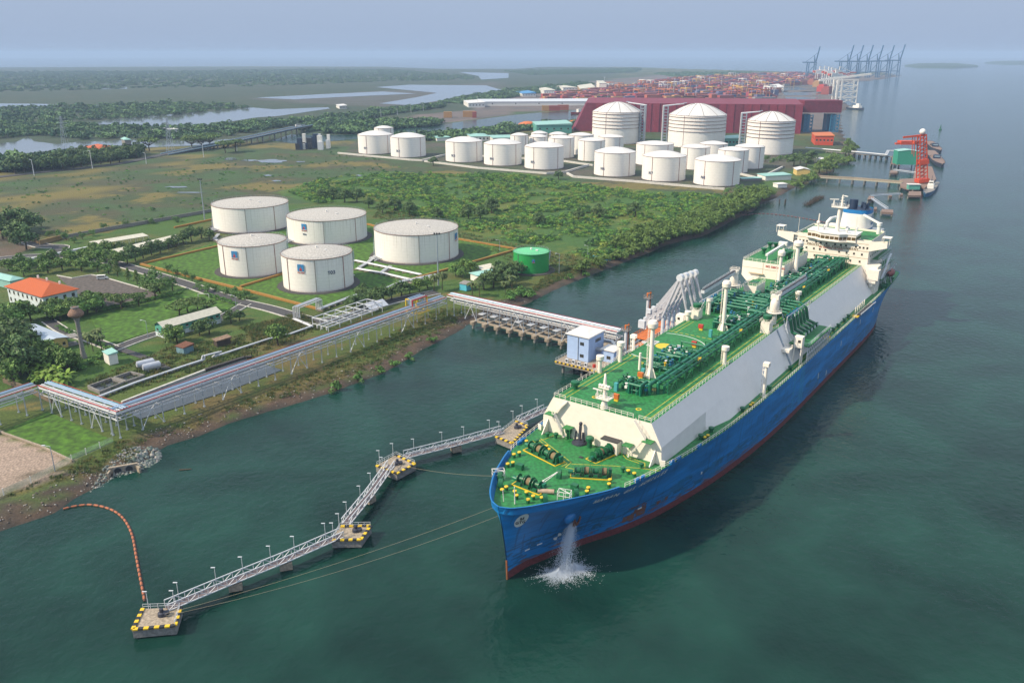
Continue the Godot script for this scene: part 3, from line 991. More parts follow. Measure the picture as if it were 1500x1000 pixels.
		yl.box(sp(140.0,21.0 * sd, deck_h(140) + 0.02), Vector3(0.14,0.02,130.0))
		put(yl, "walkway_line", M["deck_yellow"], ship)
		for q in [[60.0,18.6],[66.0,18.9],[84.0,20.6],[104.0,21.2],[124.0,21.0],[166.0,21.0],[172.0,20.9],[178.0,21.0],[186.0,21.0],[192.0,20.9]]:
			var v := MB.new()
			v.lathe(Vector3.ZERO, [Vector2(0.5,0), Vector2(0.5,0.9), Vector2(0.8,0.95), Vector2(0.8,1.4), Vector2(0,1.5)], 10, false)
			put(v, "deck_fitting", M["gear_green"], ship, sp(q[0], q[1] * sd, deck_h(q[0])))
		for q in [[42.0,0.6],[45.0,0.6],[28.0,0.3],[30.0,0.3],[55.0,0.6]]:      # blue fairleads in the side
			var at := hull_at(q[0], deck_h(q[0]) - 0.1)
			var fl := MB.new()
			fl.box(Vector3(0,0.4,0), Vector3(0.7,0.9,1.8))
			put(fl, "fairlead", M["blue"], ship, Vector3((at[0].x - 0.3) * sd, at[0].y, at[0].z))
	var fr := MB.new()
	rail([Vector3(-9.0, TRK, -39.7), Vector3(9.0, TRK, -39.7)], fr, 1.15,1.7,0.1)
	put(fr, "trunk_railing", M["cream"], ship)
	# light posts on the main deck, port and starboard
	for q in [[98.0,21.6],[98.0,-21.6]]:
		var m := MB.new()
		m.tube(Vector3.ZERO, Vector3(0,9.6,0), 0.55,0.45,12)
		m.block(Vector3(0,9.6,0), Vector3(1.7,1.1,1.7))
		for k in 6: m.block(Vector3(-0.75,1.2 + k * 1.4,0), Vector3(0.5,0.1,0.6))
		m.bar(Vector3(-0.95,0,0), Vector3(-0.95,9.6,0), 0.12)
		put(m, "light_post", M["cream"], ship, sp(q[0], q[1], deck_h(q[0])))

func ship_mast(s: float, l: float, top: float, r: float) -> void:
	var m := MB.new()
	var H := top - TRK
	m.lathe(Vector3.ZERO, [Vector2(r * 2.0,0), Vector2(r * 1.25,1.6), Vector2(r, 2.4), Vector2(r * 0.9, H - 1.2), Vector2(r * 0.9, H)], 14)
	for k in 5:
		var an := TAU * k / 5.0
		m.bar(Vector3(cos(an) * r * 2.6,0, sin(an) * r * 2.6), Vector3(cos(an) * r, 2.6, sin(an) * r), 0.18,0.5)
	var o := put(m, "vent_mast", M["cream"], ship, sp(s, l, TRK))
	var hd := MB.new()
	hd.lathe(Vector3(0, H - 1.6,0), [Vector2(r, -0.6), Vector2(r * 2.2,0), Vector2(r * 2.3,1.2), Vector2(r * 1.6,1.9), Vector2(0,2.0)], 14, false)
	put(hd, "vent_head", M["cream"], o)
	var ld := MB.new()
	for x in [-0.3,0.3]: ld.bar(Vector3(-r - 0.55,0.5, x), Vector3(-r - 0.55, H - 1.5, x), 0.09)
	for k in int(H): ld.bar(Vector3(-r - 0.55,0.6 + k * 0.95,-0.3), Vector3(-r - 0.55,0.6 + k * 0.95,0.3), 0.08)
	put(ld, "ladder", M["cream"], o)

func pipe_run(pts: Array, r: float, par: Node3D, m: Material = null) -> void:
	var mb := MB.new()
	mb.path(pts, r, 8)
	put(mb, "pipe", m if m else M["pipe_green"], par)

func pipe_cluster(s0: float, s1: float, l0: float, l1: float, count: int, sd: int) -> void:
	var g := Node3D.new()
	g.name = "pipe_cluster"
	ship.add_child(g, true)
	var r := RandomNumberGenerator.new(); r.seed = sd
	for k in count:
		var rad := r.randf_range(0.14,0.5)
		var h := TRK + r.randf_range(0.6,3.1)
		var s := r.randf_range(s0, s1); var l := r.randf_range(l0, l1)
		var pts := []
		if r.randf() < 0.5:
			var e := clampf(s + r.randf_range(3,12), s0, s1)
			pts = [sp(s, l, TRK), sp(s, l, h), sp(e, l, h), sp(e, l + r.randf_range(-2,2), h)]
		else:
			var e := clampf(l + r.randf_range(-7,7), l0, l1)
			pts = [sp(s, l, TRK), sp(s, l, h), sp(s, e, h), sp(s, e, TRK)]
		pipe_run(pts, rad, g)
	for k in count / 2:
		var s := r.randf_range(s0, s1); var l := r.randf_range(l0, l1); var h := TRK + r.randf_range(1.2,3.2)
		var m := MB.new()
		m.tube(Vector3(0,-0.4,0), Vector3(0,0.5,0), 0.16,-1,6)
		m.tube(Vector3(0,0.5,0), Vector3(0,0.6,0), 0.42,-1,10)
		m.box(Vector3(0,-0.5,0), Vector3(0.7,0.6,0.7))
		var pick := r.randf()
		put(m, "valve", M["white"] if pick < 0.18 else (mat("valve_blue", lin(0.01,0.13,0.26), 0.4,0.0,0.0) if pick < 0.5 else (M["yellow"] if pick < 0.58 else M["gear_green"])), g, sp(s, l, h))
	var fm := MB.new()
	for k in count / 3:
		var s := r.randf_range(s0, s1); var l := r.randf_range(l0, l1)
		fm.bar(sp(s, l, TRK), sp(s, l, TRK + 2.8), 0.14)
		fm.bar(sp(s, l, TRK + 2.8), sp(s, l + 1.6, TRK + 2.8), 0.14)
		fm.bar(sp(s, l + 1.6, TRK), sp(s, l + 1.6, TRK + 2.8), 0.14)
	put(fm, "pipe_support", M["gear_green"], g)

func deck_crane(s: float, l: float, ch: float, tip: Vector3) -> void:
	var o := Node3D.new()
	o.name = "hose_crane"
	ship.add_child(o, true)
	o.position = sp(s, l, TRK)
	var m := MB.new()
	m.lathe(Vector3.ZERO, [Vector2(1.0,0), Vector2(1.0, ch * 0.42), Vector2(1.45, ch * 0.5), Vector2(1.5, ch * 0.78), Vector2(1.15, ch), Vector2(0, ch + 0.3)], 18)
	put(m, "pedestal", M["cream"], o)
	var pf := MB.new()
	pf.lathe(Vector3(0, ch * 0.42,0), [Vector2(1.0,0), Vector2(2.5,0.25), Vector2(2.5,0.4), Vector2(1.4,0.45)], 18, false)
	var rp := []
	for k in 13: rp.append(Vector3(cos(TAU * k / 12.0) * 2.4, ch * 0.42 + 0.4, sin(TAU * k / 12.0) * 2.4))
	rail(rp, pf, 1.1,1.3,0.08)
	put(pf, "crane_platform", M["cream"], o)
	var hd := MB.new()
	hd.box(Vector3(0, ch + 0.2,0), Vector3(2.6,1.5,2.2))
	rail([Vector3(-1.4, ch + 1.0,-1.2), Vector3(1.4, ch + 1.0,-1.2), Vector3(1.4, ch + 1.0,1.2), Vector3(-1.4, ch + 1.0,1.2), Vector3(-1.4, ch + 1.0,-1.2)], hd, 1.0,1.4,0.1)
	put(hd, "crane_head", M["cream"], o)
	var bm := MB.new()
	var q := tip - o.position
	bm.bar(Vector3(0, ch + 0.2,0), q, 1.25,1.1)
	put(bm, "boom", M["steel_white"], o)
	var ct := MB.new()
	var up := Vector3(0,0.75,0)
	ct.bar(Vector3(0, ch + 0.2,0) + up, q + up, 1.0,0.12)
	put(ct, "boom_walkway", M["dark"], o)
	var rl := MB.new()
	rail([Vector3(0, ch + 1.0,0), q + Vector3(0,0.8,0)], rl, 0.8,1.3,0.08)
	put(rl, "boom_railing", M["steel_white"], o)

func ship_trunk_deck() -> void:
	ship_mast(66.5,0.0,43.0,0.62)
	ship_mast(117.3,0.2,43.0,0.62)
	ship_mast(176.4,-2.1,41.5,0.62)
	ship_mast(196.8,-2.3,41.5,0.85)
	# signal mast at the forward edge
	var m := MB.new()
	m.lathe(Vector3.ZERO, [Vector2(1.1,0), Vector2(0.5,2.4), Vector2(0.42,7.2), Vector2(0.2,9.2), Vector2(0,9.3)], 12)
	var fm := put(m, "signal_mast", M["cream"], ship, sp(40.9,0.2, TRK))
	var pf := MB.new()
	pf.block(Vector3(0,2.6,0), Vector3(3.6,0.25,2.6))
	rail([Vector3(-1.8,2.8,-1.3), Vector3(1.8,2.8,-1.3), Vector3(1.8,2.8,1.3), Vector3(-1.8,2.8,1.3), Vector3(-1.8,2.8,-1.3)], pf, 1.1,1.8,0.1)
	pf.block(Vector3(0,5.4,0), Vector3(3.0,0.2,1.6))
	put(pf, "mast_platform", M["cream"], fm)
	var lp := MB.new()
	for x in [-1.2,-0.5,0.6,1.3]: lp.ball(Vector3(x, 6.0,0.3), 0.45,5,8)
	lp.box(Vector3(-1.7,4.8,0.6), Vector3(2.6,0.25,0.3))
	lp.tube(Vector3(-1.7,2.8,0.6), Vector3(-1.7,4.8,0.6), 0.2,-1,8)
	put(lp, "mast_lamp", M["white"], fm)
	# small posts and towers along the trunk
	var p1 := MB.new()
	p1.tube(Vector3.ZERO, Vector3(0,5.0,0), 0.42,0.34,10)
	put(p1, "deck_post", M["cream"], ship, sp(69.9,-5.0, TRK))
	for q in [[72.5,-12.6,6.2],[61.5,-13.0,5.2],[88.0,12.6,5.6],[130.7,-10.3,6.0],[161.5,10.0,4.6],[120.0,-13.2,3.4]]:
		var t := MB.new()
		t.tube(Vector3.ZERO, Vector3(0, q[2] - 1.4,0), 0.6,0.5,12)
		t.lathe(Vector3(0, q[2] - 1.6,0), [Vector2(0.5,0), Vector2(1.1,0.3), Vector2(1.1,1.4), Vector2(0,1.5)], 12, false)
		for z in [-0.3,0.3]: t.bar(Vector3(-0.95,0, z), Vector3(-0.95, q[2] - 0.6, z), 0.1)
		for k in int(q[2]): t.bar(Vector3(-0.95,0.5 + k, -0.3), Vector3(-0.95,0.5 + k, 0.3), 0.08)
		put(t, "light_tower", M["cream"], ship, sp(q[0], q[1], TRK))
	# deck houses with green ventilators on top
	for q in [[124.4,-12.0,2.6,3.0,3.4],[123.5,12.2,2.8,3.6,3.6]]:
		var o := part_box("vent_house", M["cream"], q[0], q[1], TRK, Vector3(q[2], q[3], q[4]))
		var v := MB.new()
		v.lathe(Vector3(0, q[3], 0), [Vector2(0.9,0), Vector2(0.9,0.6), Vector2(1.35,0.8), Vector2(1.45,1.9), Vector2(1.2,2.1), Vector2(0,2.15)], 14, false)
		put(v, "ventilator", M["gear_green"], o)
		var g := MB.new()
		rail([Vector3(-q[2] * 0.6, q[3], -q[4] * 0.6), Vector3(q[2] * 0.6, q[3], -q[4] * 0.6), Vector3(q[2] * 0.6, q[3], q[4] * 0.6), Vector3(-q[2] * 0.6, q[3], q[4] * 0.6), Vector3(-q[2] * 0.6, q[3], -q[4] * 0.6)], g, 1.0,1.2,0.08)
		put(g, "railing", M["cream"], o)
	var vs := MB.new()
	vs.lathe(Vector3.ZERO, [Vector2(0.7,0), Vector2(0.7,1.2), Vector2(1.2,1.4), Vector2(1.2,2.1), Vector2(0,2.3)], 12, false)
	put(vs, "ventilator", M["gear_green"], ship, sp(47.4,-12.3, TRK))
	for q in [[46.6,0.4],[63.9,-1.6],[96.4,-0.4],[113.0,-5.5]]:       # red monitors and boxes
		var o := part_box("hose_box", M["red"] if q[0] > 90 else M["orange"], q[0], q[1], TRK + 0.7, Vector3(1.5,1.2,0.9))
		part_box("stand", M["yellow"], 0,0.1,-0.7, Vector3(1.1,0.68,0.6), o)
	for q in [[52.4,-2.8],[108.5,-0.3],[66.0,-1.9]]: part_box("teal_cabinet", mat("cabinet", lin(0.06,0.34,0.36), 0.5,0.0,0.1), q[0], q[1], TRK, Vector3(0.9,2.3,0.9))
	for q in [[45.2,7.6],[45.5,-5.2],[59.0,5.0],[75.0,-7.0]]:
		var rg := MB.new()
		rg.lathe(Vector3.ZERO, [Vector2(0.75,0.0), Vector2(0.75,0.05), Vector2(0.45,0.06), Vector2(0.45,0.02)], 16, false)
		put(rg, "tank_sounding_ring", M["yellow"], ship, sp(q[0], q[1], TRK + 0.01))
	# cargo lines along the ship
	var lines := Node3D.new()
	lines.name = "cargo_line"
	ship.add_child(lines, true)
	for q in [[5.5,2.9,0.52,55.0,228.0],[7.0,2.9,0.52,57.0,229.0],[8.2,2.2,0.24,58.0,226.0],[4.5,1.7,0.22,86.0,226.0],[7.6,1.2,0.2,60.0,222.0],[9.3,3.5,0.12,58.0,230.0],[9.3,4.5,0.08,58.0,230.0],[3.3,3.4,0.3,150.0,226.0],[2.2,2.6,0.34,165.0,224.0]]:
		pipe_run([sp(q[3], q[0], TRK), sp(q[3], q[0], TRK + q[1]), sp(q[4], q[0], TRK + q[1]), sp(q[4], q[0] - 1.5, TRK + q[1])], q[2], lines)
	for k in 34:
		var s := 58.0 + k * 5.1
		var f := MB.new()
		for l in [4.2,9.4]: f.bar(sp(s, l, TRK), sp(s, l, TRK + 3.5), 0.2)
		for h in [1.0,2.4,3.45]: f.bar(sp(s, 4.2, TRK + h), sp(s, 9.4, TRK + h), 0.2)
		if k % 2 == 0: f.bar(sp(s, 9.4, TRK), sp(s + 4.0,9.4, TRK + 2.4), 0.12)
		put(f, "line_support", M["gear_green"], lines)
	for k in 7:
		pipe_run([sp(69.0 + k * 24.0,-3.0, TRK), sp(69.0 + k * 24.0,-3.0, TRK + 2.3), sp(69.0 + k * 24.0,6.2, TRK + 2.3)], 0.3, lines)
	for k in 5:
		part_box("yellow_valve", M["yellow"], 80.0 + k * 31.0,8.4, TRK + 2.7, Vector3(0.8,0.8,0.9), lines)
	pipe_cluster(52.0,58.0,-3.5,5.0,18,11)
	pipe_cluster(71.0,86.0,-4.0,4.2,64,12)
	pipe_cluster(118.0,131.0,-3.0,4.5,52,13)
	pipe_cluster(132.0,158.0,-13.0,9.0,105,14)
	pipe_cluster(168.0,186.0,-4.0,4.5,62,15)
	pipe_cluster(190.0,230.0,-3.4,9.0,150,16)
	# crossover lines to the manifolds
	for k in 6:
		pipe_run([sp(136.0 + k * 3.6,-16.0, TRK + 1.0), sp(136.0 + k * 3.6,-13.0, TRK + 2.6), sp(136.0 + k * 3.6,13.0, TRK + 2.6), sp(136.0 + k * 3.6,15.6, TRK + 1.0)], 0.42, lines)
	for sd in [1.0,-1.0]:
		var mf := MB.new()
		mf.box(sp(145.5,20.0 * sd, 21.4), Vector3(7.0,0.3,25.0))
		var o := put(mf, "manifold_platform", M["deck"], ship)
		for k in 6:
			var s := 136.5 + k * 3.3
			var q := MB.new()
			q.path([sp(s, 14.0 * sd, TRK + 1.3), sp(s, 15.6 * sd, TRK + 1.3), sp(s, 16.6 * sd, 24.2), sp(s, 19.8 * sd, 23.2)], 0.52,10)
			q.tube(sp(s, 19.6 * sd, 23.2), sp(s, 20.1 * sd, 23.2), 0.85,-1,14)
			put(q, "manifold_pipe", M["gear_green"], o)
			var w := MB.new()
			w.tube(sp(s, 20.1 * sd, 23.2), sp(s, 20.25 * sd, 23.2), 0.6,-1,12)
			put(w, "flange", M["steel_white"], o)
			if k < 4: part_box("valve_actuator", M["valve_blue"], s, 14.6 * sd, TRK + 1.6, Vector3(0.9,1.2,0.9), o)
		var g := MB.new()
		for k in 13: g.bar(sp(133.5 + k * 2.0,23.1 * sd, 15.7), sp(133.5 + k * 2.0,23.1 * sd, 21.3), 0.3)
		g.bar(sp(133.0,23.1 * sd, 18.6), sp(158.0,23.1 * sd, 18.6), 0.25)
		g.bar(sp(133.0,23.1 * sd, 21.3), sp(158.0,23.1 * sd, 21.3), 0.3)
		rail([sp(133.2,23.2 * sd, 21.6), sp(158.0,23.2 * sd, 21.6)], g, 1.1,1.6,0.1)
		rail([sp(133.2,23.2 * sd, 21.6), sp(133.2,17.0 * sd, 21.6)], g, 1.1,1.6,0.1)
		put(g, "manifold_frame", M["steel_white"], o)
		var fr := MB.new()
		fr.bar(sp(134.0,13.4 * sd, TRK + 3.6), sp(134.0,17.0 * sd, 22.0), 0.2)
		for h in [TRK + 1.6, TRK + 3.4]: fr.bar(sp(134.0,15.2 * sd, h - 0.6), sp(158.0,15.2 * sd, h - 0.6), 0.2)
		for k in 7: fr.bar(sp(134.0 + k * 4.0,15.2 * sd, 22.0), sp(134.0 + k * 4.0,15.2 * sd, TRK + 2.8), 0.18)
		put(fr, "hose_rail", M["steel_white"], o)
		var bx := part_box("control_cabin", M["cream"], 131.6,20.6 * sd, 21.4, Vector3(2.6,3.6,2.4), o)
		part_box("cabin_window", M["glass"], -1.22,0.4 * sd, 1.7, Vector3(0.9,0.9,0.06), bx)
		var lg := MB.new()
		for q in [[130.6,19.5],[132.6,21.7],[130.6,21.7]]: lg.bar(sp(q[0], q[1] * sd, 15.7), sp(q[0] + 0.4, q[1] * sd, 21.4), 0.35)
		put(lg, "cabin_leg", M["cream"], o)
		var sc := MB.new()
		sc.box(sp(127.0,18.0 * sd, 21.2), Vector3(3.2,0.9,3.2))
		rail([sp(125.5,19.6 * sd, 21.6), sp(128.5,19.6 * sd, 21.6), sp(128.5,16.4 * sd, 21.6)], sc, 1.1,1.5,0.1)
		put(sc, "stair_platform", M["cream"], o)
		part_box("drip_tray", M["yellow"], 163.0,21.2 * sd, 15.75, Vector3(1.6,0.3,4.0), o)
	deck_crane(133.0,11.1,9.0, sp(167.0,10.2, TRK + 8.0))
	deck_crane(159.0,-13.0,8.2, sp(128.0,-12.0, TRK + 8.2))
	# accommodation ladder stowed on the port side aft
	var al := MB.new()
	al.bar(sp(196.0,23.6,16.4), sp(212.0,24.6,17.2), 1.6,0.4)
	put(al, "accommodation_ladder", M["dark"], ship)
	var al2 := MB.new()
	al2.bar(sp(196.0,24.4,16.7), sp(214.0,25.4,17.5), 0.18,0.5)
	put(al2, "ladder_stringer", M["steel_white"], ship)
	for k in 5: part_box("davit_frame", M["cream"], 198.0 + k * 3.2,21.8,15.7, Vector3(0.3,3.0,0.3))
	part_box("boarding_platform", M["yellow"], 195.0,22.8,15.8, Vector3(2.2,0.35,2.4))
func ship_house() -> void:
	var cream: Material = M["cream"]
	# --- compressor house on the starboard side of the trunk
	var ch := MB.new()
	var pr := [Vector2(-4.3,26.9), Vector2(-4.3,33.2), Vector2(-21.0,33.2), Vector2(-21.0,27.2), Vector2(-18.6,24.8), Vector2(-14.4,26.3)]
	for i in pr.size():
		var a: Vector2 = pr[i]; var b: Vector2 = pr[(i + 1) % pr.size()]
		ch.quad(sp(218, a.x, a.y), sp(188.5, a.x, a.y), sp(188.5, b.x, b.y), sp(218, b.x, b.y))
	for f in [[188.5,1],[218.0,-1]]:
		var c := sp(f[0], -12.0,30.0)
		for i in pr.size():
			var a: Vector2 = pr[i]; var b: Vector2 = pr[(i + 1) % pr.size()]
			if f[1] > 0: ch.tri(c, sp(f[0], a.x, a.y), sp(f[0], b.x, b.y))
			else: ch.tri(c, sp(f[0], b.x, b.y), sp(f[0], a.x, a.y))
	var comp := put(ch, "compressor_house", cream, ship)
	var rf := MB.new()
	rf.box(sp(203.2,-12.6,33.26), Vector3(16.2,0.12,29.0))
	put(rf, "roof_deck", M["deck"], comp)
	var rg := MB.new()
	rail([sp(188.7,-4.5,33.2), sp(188.7,-20.8,33.2), sp(217.8,-20.8,33.2), sp(217.8,-4.5,33.2), sp(188.7,-4.5,33.2)], rg, 1.1,1.8,0.1)
	put(rg, "roof_railing", cream, comp)
	var sm := MB.new()
	sm.box(sp(188.46,-12.6,30.6), Vector3(16.6,0.12,0.06))
	sm.box(sp(188.46,-12.6,30.4), Vector3(0.12,5.4,0.06))
	sm.box(sp(188.0,-15.0,28.6), Vector3(6.0,0.2,1.0))
	put(sm, "panel_seam", mat("seam", lin(0.42,0.33,0.22), 0.7,0.0,0.0), comp)
	var t := MeshInstance3D.new()
	t.name = "no_smoking_lettering"; t.mesh = letters("NO SMOKING", 0.85, M["red"], 0.03)
	comp.add_child(t, true)
	t.position = sp(188.4,-7.8,31.9)
	for q in [[213.7,-19.0,2.8],[202.5,-17.6,2.6],[217.0,-17.6,2.2],[198.1,-7.4,3.0],[200.4,-6.4,3.2],[204.5,-8.7,2.8],[213.0,-6.0,2.2]]:
		var v := MB.new()
		v.lathe(Vector3.ZERO, [Vector2(0.6,0), Vector2(0.6, q[2] * 0.5), Vector2(1.15, q[2] * 0.8), Vector2(1.2, q[2]), Vector2(0, q[2] * 1.03)], 12, false)
		put(v, "ventilator", M["gear_green"], comp, sp(q[0], q[1], 33.3))
	var cr := MB.new()
	cr.lathe(sp(211.0,-12.0,33.2), [Vector2(0.8,0), Vector2(0.75,2.6), Vector2(1.0,2.8), Vector2(1.0,3.8), Vector2(0,3.9)], 12, false)
	cr.box(sp(210.0,-12.4,37.0), Vector3(3.4,1.4,1.8))
	cr.bar(sp(211.0,-12.0,36.8), sp(190.0,-12.2,36.0), 0.9,0.8)
	cr.bar(sp(190.6,-12.0,33.2), sp(190.6,-12.0,35.8), 0.35)
	put(cr, "engine_store_crane", M["white"], comp)
	# flat-topped switch house in front of it
	var bx := part_box("switch_house", cream, 165.4,-7.4, TRK, Vector3(4.8,3.9,9.2))
	part_box("roof_deck", M["deck"], 0,0,3.9, Vector3(4.4,0.08,8.8), bx)
	var bg := MB.new()
	rail([Vector3(-2.3,3.9,-4.5), Vector3(2.3,3.9,-4.5), Vector3(2.3,3.9,4.5), Vector3(-2.3,3.9,4.5), Vector3(-2.3,3.9,-4.5)], bg, 1.0,1.6,0.09)
	put(bg, "railing", cream, bx)
	part_box("roof_hatch", M["gear_green"], -0.2,0.2,3.98, Vector3(1.9,0.35,3.0), bx)
	# --- accommodation block
	var ac := MB.new()
	ac.box(sp(248.5,0,25.9), Vector3(31.4,20.0,27.0))
	ac.box(sp(236.0,18.0,21.4), Vector3(5.0,11.4,7.0)); ac.box(sp(236.0,-18.0,21.4), Vector3(5.0,11.4,7.0))
	ac.box(sp(252.0,17.6,22.4), Vector3(4.0,4.0,18.0))
	ac.box(sp(268.0,0,26.0), Vector3(24.0,18.4,18.0))
	var house := put(ac, "accommodation", cream, ship)
	var bp := MB.new()
	for sd in [1.0,-1.0]:
		bp.quad(sp(232.9,14.2 * sd, 26.9), sp(232.9,19.9 * sd, 15.9), sp(232.9,21.4 * sd, 22.0), sp(232.9,20.6 * sd, 27.0))
		bp.box(sp(231.6,19.6 * sd, 24.2), Vector3(4.4,4.2,3.6))
		bp.box(sp(231.6,19.2 * sd, 21.4), Vector3(3.4,1.4,3.0))
		bp.tube(sp(231.8,19.0 * sd, 18.8), sp(231.8,19.0 * sd, 20.8), 0.9,1.4,14)
	put(bp, "front_casing", cream, house)
	for q in [[-14.7,34.0],[-13.1,34.0],[-11.6,34.0],[-10.1,34.0],[-6.2,34.0],[-4.2,34.0],[-1.8,33.9],[1.8,34.0],[4.2,34.0],[6.3,34.0],[10.3,34.0],[11.9,34.0],[13.4,34.0],[14.9,34.0],
			[-13.8,31.1],[-11.9,31.1],[-10.0,31.1],[-6.8,31.1],[-4.3,31.1],[-1.9,31.1],[3.8,31.1],[6.9,31.1],[9.9,31.1],[13.1,31.1],[-6.2,28.2],[-9.4,28.2],[8.8,28.0],[12.6,28.0]]:
		var w := part_box("window", M["glass"], 234.98, q[0], q[1] - 0.38, Vector3(0.75,0.8,0.08), house)
		part_box("window_frame", cream, -0.02,0,-0.14, Vector3(0.95,0.12,0.2), w)
	for q in [[29.6,0],[32.55,0],[35.6,0]]:
		var s2 := MB.new()
		s2.box(sp(234.95,0, q[0]), Vector3(31.5,0.14,0.1))
		put(s2, "deck_edge", M["seam"], house)
	var tx := MeshInstance3D.new()
	tx.name = "slogan_lettering"; tx.mesh = letters("PROTECT  THE  ENVIRONMENT", 0.95, mat("letter_brown", lin(0.16,0.12,0.06), 0.7,0.0,0.0), 0.03)
	house.add_child(tx, true)
	tx.position = sp(234.93,0.75,33.0)
	tx.scale = Vector3(1.12,1,1)
	var tr := MeshInstance3D.new()
	tr.name = "safety_lettering"; tr.mesh = letters("NO  SMOKING  ON  DECK", 0.6, M["red"], 0.03)
	house.add_child(tr, true)
	tr.position = sp(234.93,0.2,32.15)
	# wings of the bridge
	for sd in [1.0,-1.0]:
		var wg := MB.new()
		var a := [sp(233.6,15.6 * sd, 32.9), sp(233.6,15.6 * sd, 36.4), sp(233.6,22.7 * sd, 37.6), sp(233.6,22.7 * sd, 35.2)]
		var b := [sp(237.4,15.6 * sd, 32.9), sp(237.4,15.6 * sd, 36.4), sp(237.4,22.7 * sd, 37.6), sp(237.4,22.7 * sd, 35.2)]
		wg.quad(a[0], a[3], a[2], a[1]); wg.quad(b[0], b[1], b[2], b[3]); wg.quad(a[3], b[3], b[2], a[2]); wg.quad(a[0], b[0], b[3], a[3])
		wg.box(sp(233.8,19.0 * sd, 36.9), Vector3(7.4,0.9,0.12))
		wg.box(sp(235.5,22.0 * sd, 39.4), Vector3(3.4,0.18,4.0))
		for q in [[233.8,20.4],[237.2,20.4],[233.8,23.4],[237.2,23.4]]: wg.bar(sp(q[0], q[1] * sd, 36.6), sp(q[0], q[1] * sd, 39.4), 0.16)
		put(wg, "bridge_wing", cream, house)
		var wd := MB.new()
		wd.box(sp(235.6,18.8 * sd, 36.2), Vector3(6.4,0.1,3.4))
		put(wd, "wing_deck", M["deck"], house)
	var td := MB.new()
	td.box(sp(248.6,0,35.95), Vector3(31.0,0.1,26.6))
	put(td, "top_deck", M["deck"], house)
	var ps := MB.new()
	for sd in [1.0,-1.0]:
		ps.box(sp(238.0,12.8 * sd, 36.4), Vector3(5.6,0.9,0.14)); ps.box(sp(235.1,12.8 * sd, 36.4), Vector3(5.8,0.95,0.14))
		ps.box(sp(262.0,8.0 * sd, 36.4), Vector3(15.0,0.9,0.14)); ps.box(sp(249.0,15.6 * sd, 36.4), Vector3(0.14,0.9,26.0))
	put(ps, "parapet", cream, house)
	# wheelhouse with its band of windows
	var pl := PackedVector2Array([Vector2(-10,-234.4), Vector2(-6.4,-233.9), Vector2(-3.8,-231.6), Vector2(3.8,-231.6), Vector2(6.4,-233.9), Vector2(10,-234.4), Vector2(10,-243), Vector2(-10,-243)])
	var wh := MB.new()
	wh.prism(pl, 35.4,38.9)
	var wheel := put(wh, "wheelhouse", cream, house)
	var hr := MB.new()
	var pl2 := PackedVector2Array()
	for q in pl: pl2.append(Vector2(q.x * 1.04,-237.0 + (q.y + 237.0) * 1.07))
	hr.prism(pl2,38.9,39.2, true, true)
	put(hr, "wheelhouse_roof", M["white"], wheel)
	var fs := [[pl[0], pl[1], 2],[pl[1], pl[2], 2],[pl[2], pl[3], 4],[pl[3], pl[4], 2],[pl[4], pl[5], 2],[pl[5], pl[6], 4],[pl[7], pl[0], 4]]
	for f in fs:
		for k in f[2]:
			var a: Vector2 = f[0].lerp(f[1], (k + 0.08) / f[2]); var b: Vector2 = f[0].lerp(f[1], (k + 0.92) / f[2])
			var out := Vector2(-(b - a).y, (b - a).x).normalized()
			if out.dot((a + b) * 0.5 - Vector2(0,-238)) < 0: out = -out
			a += out * 0.05; b += out * 0.05
			var w := MB.new()
			w.bar(Vector3(a.x, 37.3, a.y), Vector3(b.x, 37.3, b.y), 0.08,1.25)
			put(w, "bridge_window", mat("bridge_glass", lin(0.11,0.075,0.035), 0.15,0.0,0.0), wheel)
	var lg := MB.new()
	for k in pl.size() - 3: lg.bar(Vector3(pl[k].x * 1.03,36.0, pl[k].y + 0.5), Vector3(pl[k + 1].x * 1.03,36.0, pl[k + 1].y + 0.5), 0.7,0.15)
	put(lg, "bridge_ledge", cream, wheel)
	# masts and aerials on the wheelhouse roof
	var mm := MB.new()
	mm.lathe(Vector3.ZERO, [Vector2(0.95,0), Vector2(0.75,10.5)], 12)
	mm.lathe(Vector3(0.6,10.5,0), [Vector2(0.5,0), Vector2(0.3,4.6), Vector2(0,5.4)], 8)
	var mast := put(mm, "radar_mast", cream, house, sp(237.0,1.4,39.2))
	var mp := MB.new()
	mp.block(Vector3(0,10.2,0), Vector3(6.4,0.3,3.0))
	rail([Vector3(-3.2,10.5,-1.5), Vector3(3.2,10.5,-1.5), Vector3(3.2,10.5,1.5), Vector3(-3.2,10.5,1.5), Vector3(-3.2,10.5,-1.5)], mp, 1.1,1.6,0.1)
	for k in 3: mp.block(Vector3(0.6,11.9 + k * 1.2,0), Vector3(2.2 - k * 0.5,0.14,0.5))
	put(mp, "mast_platform", cream, mast)
	var rd := MB.new()
	rd.tube(Vector3(-2.6,10.5,0.4), Vector3(-2.6,13.2,0.4), 0.4,0.3,8)
	rd.box(Vector3(-2.6,13.5,0.4), Vector3(3.6,0.4,0.5), Basis(Vector3.UP, 0.4))
	rd.box(Vector3(1.9,15.2,0.3), Vector3(2.2,0.3,0.4), Basis(Vector3.UP, -0.5))
	put(rd, "radar_scanner", M["white"], mast)
